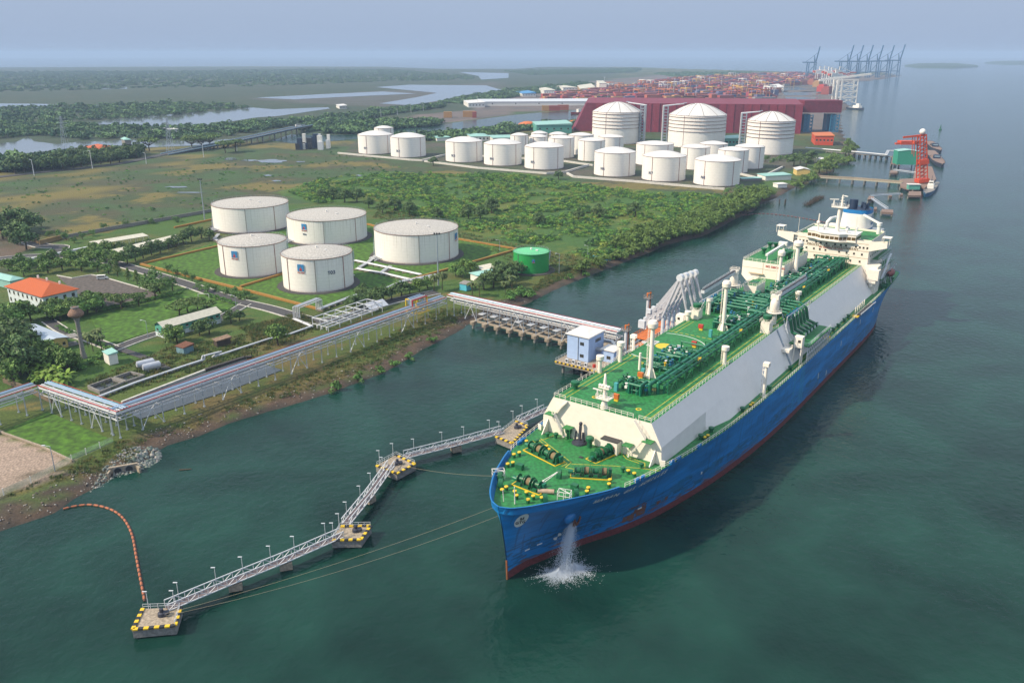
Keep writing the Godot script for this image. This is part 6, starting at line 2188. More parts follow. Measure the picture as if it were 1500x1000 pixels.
		for z in [-1.5,0.5,2.0]: pp.path([b + d * 3.4 + ac * z, b + d * 3.4 + ac * z + Vector3(0, h + q[4] * 0.75,0), d * r * 0.5 + ac * z + Vector3(0, h + q[4] * 0.95,0)], 0.6,8)
		put(pp, "pump_pipe", M["pipe_white"], o)
	var wk = M["kerb"]
	for q in [[[[495,225],[600,235],[618,236],[655,227]], "white bund wall in front of the first pair of far tanks"],[[[622,237],[700,247],[800,255],[828,253],[862,243]], "white bund wall in front of three far tanks"],
			[[[831,255],[840,260],[930,267],[1045,277],[1060,278]], "white bund wall in front of the last three far tanks"],[[[826,237],[868,243]], "short white bund wall behind the front far tanks"],[[[1085,256],[1110,262],[1130,254],[1146,246]], "white bund wall beside the teal roofed pump house"],[[[700,229],[770,233]], "white bund wall between rows of far tanks"]]:
		wall_run("white_bund", q[0], 1.6,1.8, wk, q[1], "wall", "white bund walls of the far farm")
	terminal_buildings()
	terminal_pipes()

func terminal_buildings() -> void:
	# red roofed house
	var tile := mat("roof_tile", lin(0.55,0.115,0.025), 0.8,0.0,0.3,3.0)
	var e := LAND + 7.6
	var h1 := house("red_roofed_house", "two storey white house with an orange red hipped tile roof", px(61.6,435, e), px(9,419.5, e), px(115,424.5, e), LAND, mat("wall_pale", lin(0.60,0.68,0.72), 0.8,0.0,0.1), tile, 3.4, "hip", 0.9)
	add_windows(h1, "z-", 8,5.6,1.2,1.6); add_windows(h1, "z-", 8,2.0,1.2,1.8); add_windows(h1, "x-", 4,5.6,1.4,1.6); add_windows(h1, "x-", 4,2.0,1.4,1.6)
	for q in [[0.2,0.0],[0.7,0.4],[-0.5,0.2]]:
		var f: Array = h1.get_meta("frame")
		var m := MB.new()
		m.block(f[0] * (f[2] * q[0]) + f[1] * (f[3] * 0.6) + Vector3(0,9.6,0), Vector3(0.7,1.3,0.7))
		put(m, "chimney", M["white"], h1)
	var e2 := LAND + 3.8
	var h2 := house("yellow_house", "single storey yellow house with a pale blue metal roof", px(64,503, e2), px(17,483.5, e2), px(97.6,494.5, e2), LAND, mat("wall_yellow", lin(0.62,0.46,0.16), 0.8,0.0,0.1), mat("roof_blue", lin(0.42,0.50,0.60), 0.45,0.1,0.12), 0.9, "gable_x", 0.6)
	add_windows(h2, "x-", 3,1.9,1.1,1.2); add_windows(h2, "z-", 4,1.9,1.1,1.2)
	var pr := MB.new()
	pr.block(px(99,505), Vector3(7,0.3,5), 0.7); pr.block(px(99,505) + Vector3(0,3.2,0), Vector3(7.6,0.3,5.6), 0.7)
	put(pr, "porch_slab", M["concrete_grey"], h2,-h2.position)
	# green warehouse
	var e3 := LAND + 4.6
	var h3 := house("green_warehouse", "long green and white warehouse with a cream ridge roof by the playing field", px(240,480, e3), px(226,475.5, e3), px(329,459.5, e3), LAND, M["teal"], mat("roof_cream", lin(0.58,0.56,0.47), 0.6,0.0,0.15), 1.9, "flat", 0.3)
	h3.get_node("roof").free()
	var f3: Array = h3.get_meta("frame")
	var rf := MB.new()
	var ax: Vector3 = f3[0] * (f3[2] + 0.7); var az: Vector3 = f3[1] * (f3[3] + 0.7)
	var up := Vector3(0, f3[4], 0); var rg := Vector3(0, f3[4] + 1.9,0)
	rf.quad(-ax - az + up, ax * 0.0 - az + rg, az + rg, -ax + az + up); rf.quad(-az + rg, ax - az + up, ax + az + up, az + rg)
	put(rf, "roof", M["roof_cream"], h3)
	var gb := MB.new()
	for s in [-1.0,1.0]: gb.tri(-ax * 0.96 + az * s * 0.93 + up, ax * 0.96 + az * s * 0.93 + up, az * s * 0.93 + rg)
	put(gb, "gable", M["teal"], h3)
	var wb := MB.new()
	for s in [-1.0,1.0]:
		wb.bar(f3[0] * (f3[2] + 0.05) * s - f3[1] * f3[3] + Vector3(0,0.9,0), f3[0] * (f3[2] + 0.05) * s + f3[1] * f3[3] + Vector3(0,0.9,0), 0.1,1.8)
		wb.bar(f3[1] * (f3[3] + 0.05) * s - f3[0] * f3[2] + Vector3(0,0.9,0), f3[1] * (f3[3] + 0.05) * s + f3[0] * f3[2] + Vector3(0,0.9,0), 0.1,1.8)
	put(wb, "white_plinth", M["wall_pale"], h3)
	add_windows(h3, "x-", 9,3.2,1.2,0.8); add_windows(h3, "z-", 2,3.0,1.2,0.8)
	add_windows(h3, "x+", 9,3.2,1.2,0.8)
	# open sheds
	for q in [[[138,358],[217,345],[133,355], "long open parking shed with a cream roof and a blue guard cabin"],[[178,370],[272,347],[168,366], "second long cream roofed shed beside the dark trees"]]:
		var es := LAND + 3.6
		var a := px(q[0][0], q[0][1], es); var b := px(q[1][0], q[1][1], es); var c := px(q[2][0], q[2][1], es)
		var o := thing("open_shed", q[3], "shed", Vector3(a.x, LAND, a.z), 0.0, "open sheds by the boundary wall")
		var d := b - a; var w := c - a
		w = w - d * (w.dot(d) / d.length_squared())
		if w.length() < 4.0: w = w.normalized() * 4.6
		var m := MB.new()
		m.quad(Vector3(0,3.6,0), d + Vector3(0,3.6,0), d + w + Vector3(0,4.3,0), w + Vector3(0,4.3,0))
		m.quad(Vector3(0,3.4,0), d + Vector3(0,3.4,0), d + Vector3(0,3.6,0), Vector3(0,3.6,0))
		put(m, "roof", M["roof_cream"], o)
		for k in 9:
			for s in [0.05,0.95]:
				var p := MB.new()
				p.tube(d * (k / 8.0) + w * s, d * (k / 8.0) + w * s + Vector3(0,3.6,0), 0.12,-1,6)
				put(p, "post", M["steel_white"], o)
		if q[0][0] == 138:
			var cb := MB.new()
			cb.block(d * 0.05 + w * 0.5 - Vector3(0,0,0), Vector3(3.4,3.3,3.4), 0.6)
			var cabin := put(cb, "guard_cabin", M["wall_blue"], o)
			var wn := MB.new(); wn.box(d * 0.05 + w * 0.5 + Vector3(-0.9,1.8,1.6), Vector3(1.2,1.2,0.3), Basis(Vector3.UP, 0.6))
			put(wn, "window", M["white"], cabin)
	# water tower
	var wt := px(122,524)
	var o := thing("water_tower", "mushroom shaped concrete water tower with a stained bowl", "tower", wt)
	var H := tall(122,524,449)
	var st := MB.new()
	st.lathe(Vector3.ZERO, [Vector2(1.35,0), Vector2(1.0,1.6), Vector2(0.8,3.0), Vector2(0.75, H - 6.0), Vector2(1.3, H - 4.0)], 20)
	put(st, "stem", M["concrete_grey"], o)
	var bw := MB.new()
	bw.lathe(Vector3(0, H - 4.2,0), [Vector2(1.2,0), Vector2(2.7,0.9), Vector2(2.85,1.5), Vector2(2.2,2.6), Vector2(1.3,3.5), Vector2(1.2,4.0), Vector2(0,4.1)], 24)
	put(bw, "bowl", mat("tower_stain", lin(0.36,0.22,0.16), 0.9,0.0,0.5,3.0), o)
	var tr := MB.new()
	tr.lathe(Vector3(0, H - 0.5,0), [Vector2(1.4,0), Vector2(1.4,0.5), Vector2(1.1,0.5)], 16, false)
	put(tr, "parapet", M["concrete_grey"], o)
	# small sheds and huts
	house("white_shed", "small white block shed with a pale green roof on the grass", px(158,520, LAND + 4.0), px(150,515, LAND + 4.0), px(171,517, LAND + 4.0), LAND, M["white"], M["teal_pale"], 0.5, "mono", 0.3, "shed")
	house("blue_shack", "shabby pale blue shack with a dirty roof among bushes", px(268,510, LAND + 2.6), px(257,507, LAND + 2.6), px(282,505, LAND + 2.6), LAND, mat("shack_blue", lin(0.18,0.33,0.40), 0.85,0.0,0.3), M["rust"], 0.5, "mono", 0.3, "shed")
	house("brown_shack", "low ruined brown shack with a patched roof", px(317,500, LAND + 2.4), px(312,497, LAND + 2.4), px(338,496, LAND + 2.4), LAND, mat("shack_brown", lin(0.08,0.06,0.05), 0.95,0.0,0.4), mat("shack_roof", lin(0.30,0.20,0.14), 0.9,0.0,0.4), 0.6, "mono", 0.4, "shed")
	house("cyan_hut", "tiny cyan hut beside the palm near the rack corner", px(683,417, LAND + 3.2), px(673,415, LAND + 3.2), px(686,414, LAND + 3.2), LAND, mat("cyan", lin(0.08,0.45,0.60), 0.7,0.0,0.1), M["concrete_grey"], 0.6, "mono", 0.3, "hut")
	house("teal_cottage", "low house with a pale teal ridge roof among trees near the green tank", px(703,405, LAND + 3.4), px(689,400, LAND + 3.4), px(742,391, LAND + 3.4), LAND, M["white"], M["teal_pale"], 1.2, "hip", 0.6)
	house("grey_cottage", "low house with a pale grey roof behind the teal roofed one", px(709,396, LAND + 3.0), px(697,391, LAND + 3.0), px(725,391, LAND + 3.0), LAND, M["white"], M["roof_cream"], 0.6, "mono", 0.4)
	house("teal_annex", "teal roofed building cut by the left edge of the picture", px(14,412, LAND + 4.0), px(-20,404, LAND + 4.0), px(20,405, LAND + 4.0), LAND, M["teal_pale"], M["teal_pale"], 1.4, "hip", 0.5)
	house("pump_house", "long low pump house with a pale teal roof near the river farm", px(1122,258, LAND + 4), px(1110,254.5, LAND + 4), px(1141.6,252, LAND + 4), LAND, M["white"], M["teal_pale"], 0.8, "mono", 0.6, "building")
	house("vault_house", "small yellow house with a white roof by the river mangroves", px(1168,249, LAND + 5), px(1163,246, LAND + 5), px(1178,244, LAND + 5), LAND, M["wall_yellow"], M["roof_white"], 1.6, "gable_x", 0.6)
	house("gate_hut", "tiny white hut at the foot of the upper jetty", px(1201,233, LAND + 4), px(1197,231, LAND + 4), px(1206,231, LAND + 4), LAND, M["white"], M["roof_white"], 0.8, "hip", 0.5, "hut")
	house("open_roof", "flat white canopy on the grass by the river fence", px(1140,270, LAND + 3), px(1133,268, LAND + 3), px(1148,268, LAND + 3), LAND, M["white"], M["roof_white"], 0.2, "mono", 0.4, "canopy")
	for q in [["pipe_store", "pale slab shed at the edge of the mangroves", 1098,281,1090,278,1112,279],["pipe_store", "teal roofed shed behind the pump house", 1088,262,1082,260,1103,257]]:
		house(q[0], q[1], px(q[2], q[3], LAND + 2), px(q[4], q[5], LAND + 2), px(q[6], q[7], LAND + 2), LAND, M["concrete_grey"], M["roof_white"] if q[2] > 1090 else M["teal_pale"], 0.3, "mono", 0.3, "shed")
	# silver vessels on saddles
	for q in [[210,546,235,540, "silver horizontal vessel on saddles nearest the dark pits"],[201,542,226,536, "silver horizontal vessel on saddles behind its twin"]]:
		var a := px(q[0], q[1]); var b := px(q[2], q[3])
		var v := thing("horizontal_vessel", q[4], "tank", (a + b) * 0.5,0.0, "pair of silver vessels")
		var d := (b - a) * 0.5
		var m := MB.new()
		m.tube(-d * 0.92 + Vector3(0,1.9,0), d * 0.92 + Vector3(0,1.9,0), 1.35,-1,20, false)
		for s in [-1.0,1.0]: m.tube(d * 0.92 * s + Vector3(0,1.9,0), d * 1.03 * s + Vector3(0,1.9,0), 1.35,0.8,20)
		put(m, "barrel", mat("vessel", lin(0.50,0.53,0.60), 0.45,0.2,0.15), v)
		for s in [-0.55,0.55]:
			var sd := MB.new()
			sd.block(d * s, Vector3(0.5,1.0,2.4), atan2(-d.z, d.x))
			put(sd, "saddle", M["concrete_grey"], v)
	# pits and the lined channel
	for q in [[[[129,569],[163,557],[181,563],[147,577]], "dark settling pit beside the rack corner"],[[[167,556],[191,548],[211,553],[185,562]], "dark settling pit near the silver vessels"]]:
		var pl := flat(q[0])
		var pit := thing("settling_pit", q[1], "pit", Vector3(pl[0].x, LAND, pl[0].y), 0.0, "concrete settling pits")
		var wl := MB.new()
		for i in 4:
			var a := Vector3(pl[i].x, 0.45, pl[i].y) - Vector3(pl[0].x, 0, pl[0].y); var b := Vector3(pl[(i + 1) % 4].x, 0.45, pl[(i + 1) % 4].y) - Vector3(pl[0].x, 0, pl[0].y)
			wl.bar(a, b, 0.5,1.4)
		put(wl, "wall", M["concrete_grey"], pit)
		var wa := MB.new(); var p2 := PackedVector2Array()
		for p in pl: p2.append(p - pl[0])
		wa.prism(p2,0.0,0.16, false)
		put(wa, "pit_water", mat("pit_water", lin(0.025,0.03,0.035), 0.08,0.0,0.0), pit)
	var chn := MB.new()
	chn.prism(flat([[182,600],[190,584],[357,526],[372,529],[413,542],[330,574],[205,614]]), LAND - 0.5, LAND + 0.12)
	struct(chn, "drain_channel", mat("channel_water", lin(0.05,0.062,0.072), 0.14,0.0,0.2,20.0), "grey water in the lined channel under the pipe rack")
	wall_run("channel_kerb", [[178,590],[300,543]], 0.8,0.6, M["kerb"], "long white coping of the lined channel", "kerb")
	wall_run("channel_bank", [[300,543],[357,525],[366,524]], 1.2,0.8, M["gravel_dark"], "dark stone edge of the lined channel", "wall")
	wall_run("garden_wall", [[5,560],[40,573],[75,590]], 0.5,1.8, mat("wall_brown", lin(0.20,0.15,0.10), 0.9,0.0,0.3), "brown garden wall beside the banana plants", "wall")
	# outfall, revetment, sandy yard fence
	var of := px(181,690,0.6)
	var out := thing("culvert_outfall", "concrete outfall with two round pipe mouths in the bank", "culvert", Vector3(of.x, 0, of.z), 0.42)
	var hw := MB.new()
	hw.box(Vector3(0,1.0,-0.6), Vector3(7.4,2.4,0.8)); hw.box(Vector3(-3.7,0.7,0.6), Vector3(0.5,1.8,2.4), Basis(Vector3.UP, -0.3)); hw.box(Vector3(3.7,0.7,0.6), Vector3(0.5,1.8,2.4), Basis(Vector3.UP, 0.4))
	put(hw, "headwall", M["concrete"], out)
	for x in [-1.5,1.4]:
		var pm := MB.new()
		pm.tube(Vector3(x, 0.95,-0.18), Vector3(x, 0.95,-0.14), 1.05,-1,20)
		put(pm, "pipe_mouth", M["dark"], out)
		var rg2 := MB.new()
		for k in 20: rg2.bar(Vector3(x + cos(TAU * k / 20.0) * 1.1,0.95 + sin(TAU * k / 20.0) * 1.1,-0.1), Vector3(x + cos(TAU * (k + 1) / 20.0) * 1.1,0.95 + sin(TAU * (k + 1) / 20.0) * 1.1,-0.1), 0.14,0.3)
		put(rg2, "pipe_collar", M["concrete_grey"], out)
	var rv := MB.new(); var rr := RandomNumberGenerator.new(); rr.seed = 17
	var zone := flat([[127,716],[150,690],[175,668],[205,655],[232,652],[236,670],[215,684],[197,690],[164,700],[150,712]], 1.0)
	var box := Rect2(zone[0], Vector2.ZERO)
	for p in zone: box = box.expand(p)
	for k in 1000:
		var p := Vector2(rr.randf_range(box.position.x, box.end.x), rr.randf_range(box.position.y, box.end.y))
		if not Geometry2D.is_point_in_polygon(p, zone): continue
		var s := rr.randf_range(0.15,0.5) * (1.5 if p.x > zone[4].x - 3.0 else 1.0)
		rv.col = Color(0.34,0.36,0.34).lerp(Color(0.16,0.22,0.19), rr.randf()) if rr.randf() < 0.8 else Color(0.5,0.46,0.42)
		rv.ball(Vector3(p.x, ground_h(p) + 0.05, p.y), s, 3,5, Vector3(rr.randf_range(0.7,1.3), rr.randf_range(0.5,0.9), rr.randf_range(0.7,1.3)))
	var ro := put(rv, "revetment_rocks", vmat("rock", 0.9,0.3,2.0))
	tag(ro, "pale broken rocks and torn netting round the outfall", "rocks", "", "stuff")
	var lit := MB.new()
	for k in 1300:                              # stones and litter along the eroded bank
		var t := rr.randf() * 25.0
		var i := int(t) + 3
		var a := shore2[i].lerp(shore2[i + 1], t - int(t))
		var nrm := Vector2(-(shore2[i + 1] - shore2[i]).y, (shore2[i + 1] - shore2[i]).x).normalized()
		if not Geometry2D.is_point_in_polygon(a + nrm * 3.0, land_poly): nrm = -nrm
		var p := a + nrm * rr.randf_range(0.5,9.0)
		var s := rr.randf_range(0.08,0.28)
		lit.col = [Color(0.32,0.28,0.24), Color(0.15,0.12,0.10), Color(0.6,0.58,0.55), Color(0.22,0.17,0.13)][rr.randi() % 4]
		lit.ball(Vector3(p.x, ground_h(p) + 0.03, p.y), s, 3,5, Vector3(rr.randf_range(0.7,1.6), 0.6, rr.randf_range(0.7,1.6)))
	tag(put(lit, "bank_stones", M["rock"]), "scattered stones and litter along the earth bank", "stones", "", "stuff")
	var fa := pxs([[-30,741],[5,726],[45,708],[80,690],[105,676],[166,648]], LAND - 0.2)
	var fn := thing("wire_fence", "wire fence with white posts between the sandy yard and the bank", "fence", fa[0])
	var mesh_m := StandardMaterial3D.new()
	mesh_m.albedo_color = Color(0.75,0.8,0.72,0.22); mesh_m.transparency = BaseMaterial3D.TRANSPARENCY_ALPHA; mesh_m.roughness = 0.9
	for i in fa.size() - 1:
		var a: Vector3 = fa[i] - fn.position; var b: Vector3 = fa[i + 1] - fn.position
		var n := maxi(1, int(a.distance_to(b) / 4.0))
		for k in n:
			var p := MB.new()
			p.bar(a.lerp(b, float(k) / n), a.lerp(b, float(k) / n) + Vector3(0,2.2,0), 0.16)
			put(p, "fence_post", M["white"], fn)
		var w := MB.new()
		w.bar(a + Vector3(0,1.1,0), b + Vector3(0,1.1,0), 0.02,1.9)
		put(w, "wire_mesh", mesh_m, fn)
	wall_run("concrete_edging", [[-20,624],[6,636],[60,655],[105,676]], 0.5,0.6, M["concrete"], "low pale block edging between lawn and sandy yard", "wall")
	# lamps and masts
	lamp_post(80,690,654, "lamp post at the corner of the sandy yard")
	lamp_post(216.5,494,470, "lamp post at the end of the green warehouse")
	lamp_post(345.6,452,433, "lamp post at the road junction beside the playing field")
	lamp_post(47,462,450, "lamp post in front of the red roofed house")
	lamp_post(732,368,352, "lamp post beside the ochre bund near the green tank")
	lamp_post(861,377,360, "lamp post on the grass right of the green tank")
	lamp_post(819,400,372, "lamp post just behind the green tank")
	for q in [[642,418,343, "tall grey floodlight mast in front of the widest tank"],[299.5,322,263, "tall grey floodlight mast on the edge of the reed meadow"]]:
		var p := px(q[0], q[1]); var hh := tall(q[0], q[1], q[2])
		var ms := thing("floodlight_mast", q[3], "mast", p, 0.0, "floodlight masts")
		var m := MB.new(); m.tube(Vector3.ZERO, Vector3(0, hh, 0), 0.42,0.22,10); put(m, "pole", M["steel"], ms)
		var hd := MB.new(); hd.box(Vector3(0, hh, 0), Vector3(3.0,0.3,0.5))
		for x in [-1.2,0.0,1.2]: hd.box(Vector3(x, hh + 0.4,0), Vector3(0.7,0.6,0.6))
		put(hd, "floodlights", M["dark"], ms)
	# goal frame, van
	for q in [[298,437, "white goal frame at the far end of the playing field"]]:
		var p := px(q[0], q[1])
		var g := MB.new()
		g.bar(Vector3(-2.5,0,0), Vector3(-2.5,2.2,0), 0.16); g.bar(Vector3(2.5,0,0), Vector3(2.5,2.2,0), 0.16); g.bar(Vector3(-2.5,2.2,0), Vector3(2.5,2.2,0), 0.16)
		g.bar(Vector3(-2.5,2.2,0), Vector3(-2.5,0,-1.4), 0.1); g.bar(Vector3(2.5,2.2,0), Vector3(2.5,0,-1.4), 0.1)
		tag(put(g, "goal_frame", M["white"], null, p), q[2], "goal")
	vehicle(px(150,409), 0.25, M["white"], "white van parked at the far kerb of the car park", 5.2,2.3)
	vehicle(px(437,185.5, LAND + 9.0), 0.6, M["white"], "white lorry at the top of the road bridge", 9.0,3.4)
	for q in [[872,384, "red", "heap of red debris on the grass edge right of the green tank"],[873,378, "pipe_cyan", "crumpled blue sheet behind the red debris"],[885,382, "pipe_cyan", "blue sheet lying at the end of the red debris"]]:
		var mb := MB.new(); var r2 := RandomNumberGenerator.new(); r2.seed = int(q[0])
		var c := px(q[0], q[1])
		for k in 14: mb.box(Vector3(r2.randfn(0,1.4), 0.3 + r2.randf() * 0.5, r2.randfn(0,0.9)), Vector3(r2.randf_range(0.6,1.8), 0.25, r2.randf_range(0.5,1.3)), Basis.from_euler(Vector3(r2.randfn(0,0.3), r2.randf() * 3.0, r2.randfn(0,0.3))))
		tag(put(mb, "debris_heap", M[q[2]], null, c), q[3], "debris")

func vehicle(p: Vector3, turn: float, m: Material, label: String, L: float, H: float) -> void:
	var o := thing("parked_van", label, "van", p, turn)
	var b := MB.new()
	var pl := [Vector2(-L * 0.5,0.45), Vector2(L * 0.5,0.45), Vector2(L * 0.5,1.1), Vector2(L * 0.36,1.25), Vector2(L * 0.26, H), Vector2(-L * 0.5, H)]
	for i in pl.size():
		var a: Vector2 = pl[i]; var c: Vector2 = pl[(i + 1) % pl.size()]
		b.quad(Vector3(a.x, a.y, -0.95), Vector3(a.x, a.y, 0.95), Vector3(c.x, c.y, 0.95), Vector3(c.x, c.y, -0.95))
	for s in [-0.95,0.95]:
		for i in range(1, pl.size() - 1): b.tri(Vector3(pl[0].x, pl[0].y, s), Vector3(pl[i].x, pl[i].y, s), Vector3(pl[i + 1].x, pl[i + 1].y, s))
	put(b, "body", m, o)
	for x in [-L * 0.32, L * 0.32]:
		for s in [-0.9,0.9]:
			var w := MB.new(); w.tube(Vector3(x, 0.4, s - 0.12), Vector3(x, 0.4, s + 0.12), 0.4,-1,12); put(w, "wheel", M["dark"], o)
	var g := MB.new()
	for s in [-0.97,0.97]: g.box(Vector3(-L * 0.08, H * 0.76, s), Vector3(L * 0.6, H * 0.25,0.03))
	g.box(Vector3(L * 0.315, H * 0.76,0), Vector3(0.05, H * 0.3,1.7), Basis(Vector3.BACK, 0.4))
	put(g, "windows", M["glass"], o)

func terminal_pipes() -> void:
	# twin white ground lines behind the channel
	for k in 2:
		var off := k * 1.3
		var o := thing("ground_pipeline", ["white ground pipeline with a raised loop behind the channel", "second white ground pipeline running alongside its twin"][k], "pipeline", px(130,590))
		var pts := []
		for p in pxs([[120,594],[200,563],[270,539],[299,529.6]]): pts.append(p + Vector3(-off * 0.6,0.8, off * 0.3))
		var q := px(301,529)
		for p in [Vector3(0,2.2,0), Vector3(4.5,2.2,4.5) * Vector3(1,1,-1)]: pts.append(q + p + Vector3(-off * 0.6,0, off * 0.3))
		for p in pxs([[315,525],[394,499],[426,491.5],[458,480],[432,469]]): pts.append(p + Vector3(-off * 0.6,0.8, off * 0.3))
		var loc := []
		for p in pts: loc.append(p - o.position)
		var m := MB.new(); m.path(loc, 0.34,8)
		put(m, "pipe", M["pipe_white"], o)
		for i in 26:
			var t := i / 26.0 * 3.0
			var a: Vector3 = loc[int(t)].lerp(loc[int(t) + 1], t - int(t))
			var s := MB.new(); s.block(a - Vector3(0,0.8,0), Vector3(0.4,0.6,0.8)); put(s, "support", M["concrete_grey"], o)
	# pipe portal over the road
	var a := px(432,467); var b := px(465,454)
	var po := thing("road_portal", "white pipe portal bridging the service road", "pipe portal", a)
	var d := b - a
	for k in 3:
		var m := MB.new()
		var z := Vector3(k * 0.8,0, k * 0.35)
		m.path([z + Vector3(0,0.3,0), z + Vector3(0,5.6,0), d + z + Vector3(0,5.6,0), d + z + Vector3(0,0.3,0)], 0.26,8)
		put(m, "pipe", M["pipe_white"], po)
	var fr := MB.new()
	for q in [Vector3(-0.6,0,0), Vector3(2.4,0,1.0)]:
		fr.bar(q, q + Vector3(0,5.2,0), 0.35); fr.bar(q + d, q + d + Vector3(0,5.2,0), 0.35); fr.bar(q + Vector3(0,5.2,0), q + d + Vector3(0,5.2,0), 0.3)
	put(fr, "portal_frame", M["steel_white"], po)
	for q in [[[[469,456],[515,438],[545,428]], "white pipe bundle along the bund behind the service road"],[[[518,384],[560,393],[615,405]], "white pipe bundle between the front tank and the widest tank"],[[[521,396],[560,403],[598,412]], "white pipe bundle beside the inner ochre wall"],
			[[[551,374],[538,386],[524,394]], "grey pipe bundle leading away from the widest tank"],[[[560,402],[568,396],[574,392]], "short white pipe bundle crossing the inner ochre wall"],[[[562,428],[590,415],[640,405]], "white pipe bundle ending at the valve yard"],[[[318,345],[312,352],[325,358],[345,362]], "white pipe bundle at the foot of the farthest tank"]]:
		var ln := pxs(q[0])
		var o := thing("pipe_bundle", q[1], "pipeline", ln[0], 0.0, "white pipe bundles at the tanks")
		for k in 3:
			var pts := []
			for p in offset_line(ln, k * 0.75, LAND + 1.0): pts.append(p - o.position)
			var m := MB.new(); m.path(pts, 0.3,8)
			put(m, "pipe", M["pipe_white"], o)
		for i in ln.size() - 1:
			for k in 5:
				var s := MB.new()
				s.block(ln[i].lerp(ln[i + 1], k / 5.0) - o.position, Vector3(2.6,0.7,0.4)); put(s, "sleeper", M["concrete"], o)
	# valve yard clutter
	var vy := thing("valve_yard", "cluster of white valves and pipes on a pale slab near the ochre corner", "valve yard", px(612,412))
	var sl := MB.new(); sl.block(Vector3.ZERO, Vector3(16,0.25,6), 0.55); put(sl, "slab", M["concrete"], vy)
	var r := RandomNumberGenerator.new(); r.seed = 61
	for k in 30:
		var p := Basis(Vector3.UP, 0.55) * Vector3(r.randf_range(-7.5,7.5), 0.2, r.randf_range(-2.6,2.6))
		var m := MB.new()
		if k % 2 == 0: m.path([p, p + Vector3(0,1.1,0), p + Basis(Vector3.UP, 0.55) * Vector3(r.randf_range(-3,3), 1.1,0)], 0.2,6)
		else:
			m.tube(p, p + Vector3(0,1.3,0), 0.2,-1,6); m.tube(p + Vector3(0,1.3,0), p + Vector3(0,1.45,0), 0.5,-1,10)
		put(m, "pipe" if k % 2 == 0 else "valve", M["pipe_white"] if r.randf() < 0.7 else M["steel"], vy)
	# manifold frame beside the rack with two tilted panels
	var f0 := px(481,486); var f1 := px(560,457)
	var mf := thing("manifold_frame", "open white steel frame over pipe headers beside the rack", "steel frame", f0)
	var dv := f1 - f0
	var u := dv.normalized(); var bk := Vector3(u.z, 0,-u.x) * 9.0
	for k in 6:
		var p := dv * (k / 5.0)
		for s in [0.0,0.5,1.0]:
			var m := MB.new(); m.bar(p + bk * s, p + bk * s + Vector3(0,4.6,0), 0.28); put(m, "post", M["steel_white"], mf)
		var c := MB.new(); c.bar(p + Vector3(0,4.6,0), p + bk + Vector3(0,4.6,0), 0.28); c.bar(p + Vector3(0,2.0,0), p + bk + Vector3(0,2.0,0), 0.2); put(c, "cross_beam", M["steel_white"], mf)
	for s in [0.0,0.5,1.0]:
		var m := MB.new(); m.bar(bk * s + Vector3(0,4.6,0), dv + bk * s + Vector3(0,4.6,0), 0.28); put(m, "side_beam", M["steel_white"], mf)
	for k in 3:
		var m := MB.new(); m.path([bk * (0.1 + k * 0.3) + Vector3(0,0.6,0), bk * (0.1 + k * 0.3) + Vector3(0,1.6,0), dv * 0.95 + bk * (0.1 + k * 0.3) + Vector3(0,1.6,0)], 0.35,8); put(m, "header_pipe", M["pipe_white"], mf)
	for q in [[545,450, "tilted pale panel beside the manifold frame"],[559,446, "second tilted pale panel nearer the bush"]]:
		var p := px(q[0], q[1] + 6)
		var t := thing("tilted_panel", q[2], "panel", p, 0.9, "tilted pale panels")
		var m := MB.new(); m.box(Vector3(0,2.6,0), Vector3(5.2,0.15,4.4), Basis.from_euler(Vector3(0.5,0,0))); put(m, "panel_sheet", mat("panel", lin(0.50,0.53,0.60), 0.4,0.1,0.08), t)
		var l := MB.new()
		for x in [-2.0,2.0]: l.bar(Vector3(x, 0,-1.2), Vector3(x, 3.1,-1.2), 0.15); l.bar(Vector3(x, 0,1.2), Vector3(x, 1.9,1.2), 0.15)
		put(l, "panel_leg", M["steel"], t)
	# covered conveyor to the shed
	var c0 := px(20,384, LAND + 2.0); var c1 := px(134,361, LAND + 2.0)
	var cv := thing("covered_gallery", "long pale covered pipe gallery leading to the parking shed", "gallery", Vector3(c0.x, LAND, c0.z))
	var m2 := MB.new(); m2.bar(Vector3(0,2.0,0), c1 - c0 + Vector3(0,2.0,0), 1.6,1.0); put(m2, "casing", M["steel_white"], cv)
	for k in 9:
		var s := MB.new(); s.bar((c1 - c0) * (k / 8.0), (c1 - c0) * (k / 8.0) + Vector3(0,1.6,0), 0.25); put(s, "post", M["steel"], cv)
# ------------------------------------------------------------------ far shore, second jetty, container port
func pool(pts: Array, label: String, called := "water", dy := 0.12) -> void:
	var mb := MB.new()
	mb.prism(flat(pts), LAND - 0.6, LAND + dy, false)
	var m := water_mat()
	if called == "pond_water":
		if not M.has("pond"):
			m = StandardMaterial3D.new()
			m.albedo_color = lin(0.12,0.14,0.15); m.roughness = 0.1
			M["pond"] = m
		m = M["pond"]
	struct(mb, called, m, label)

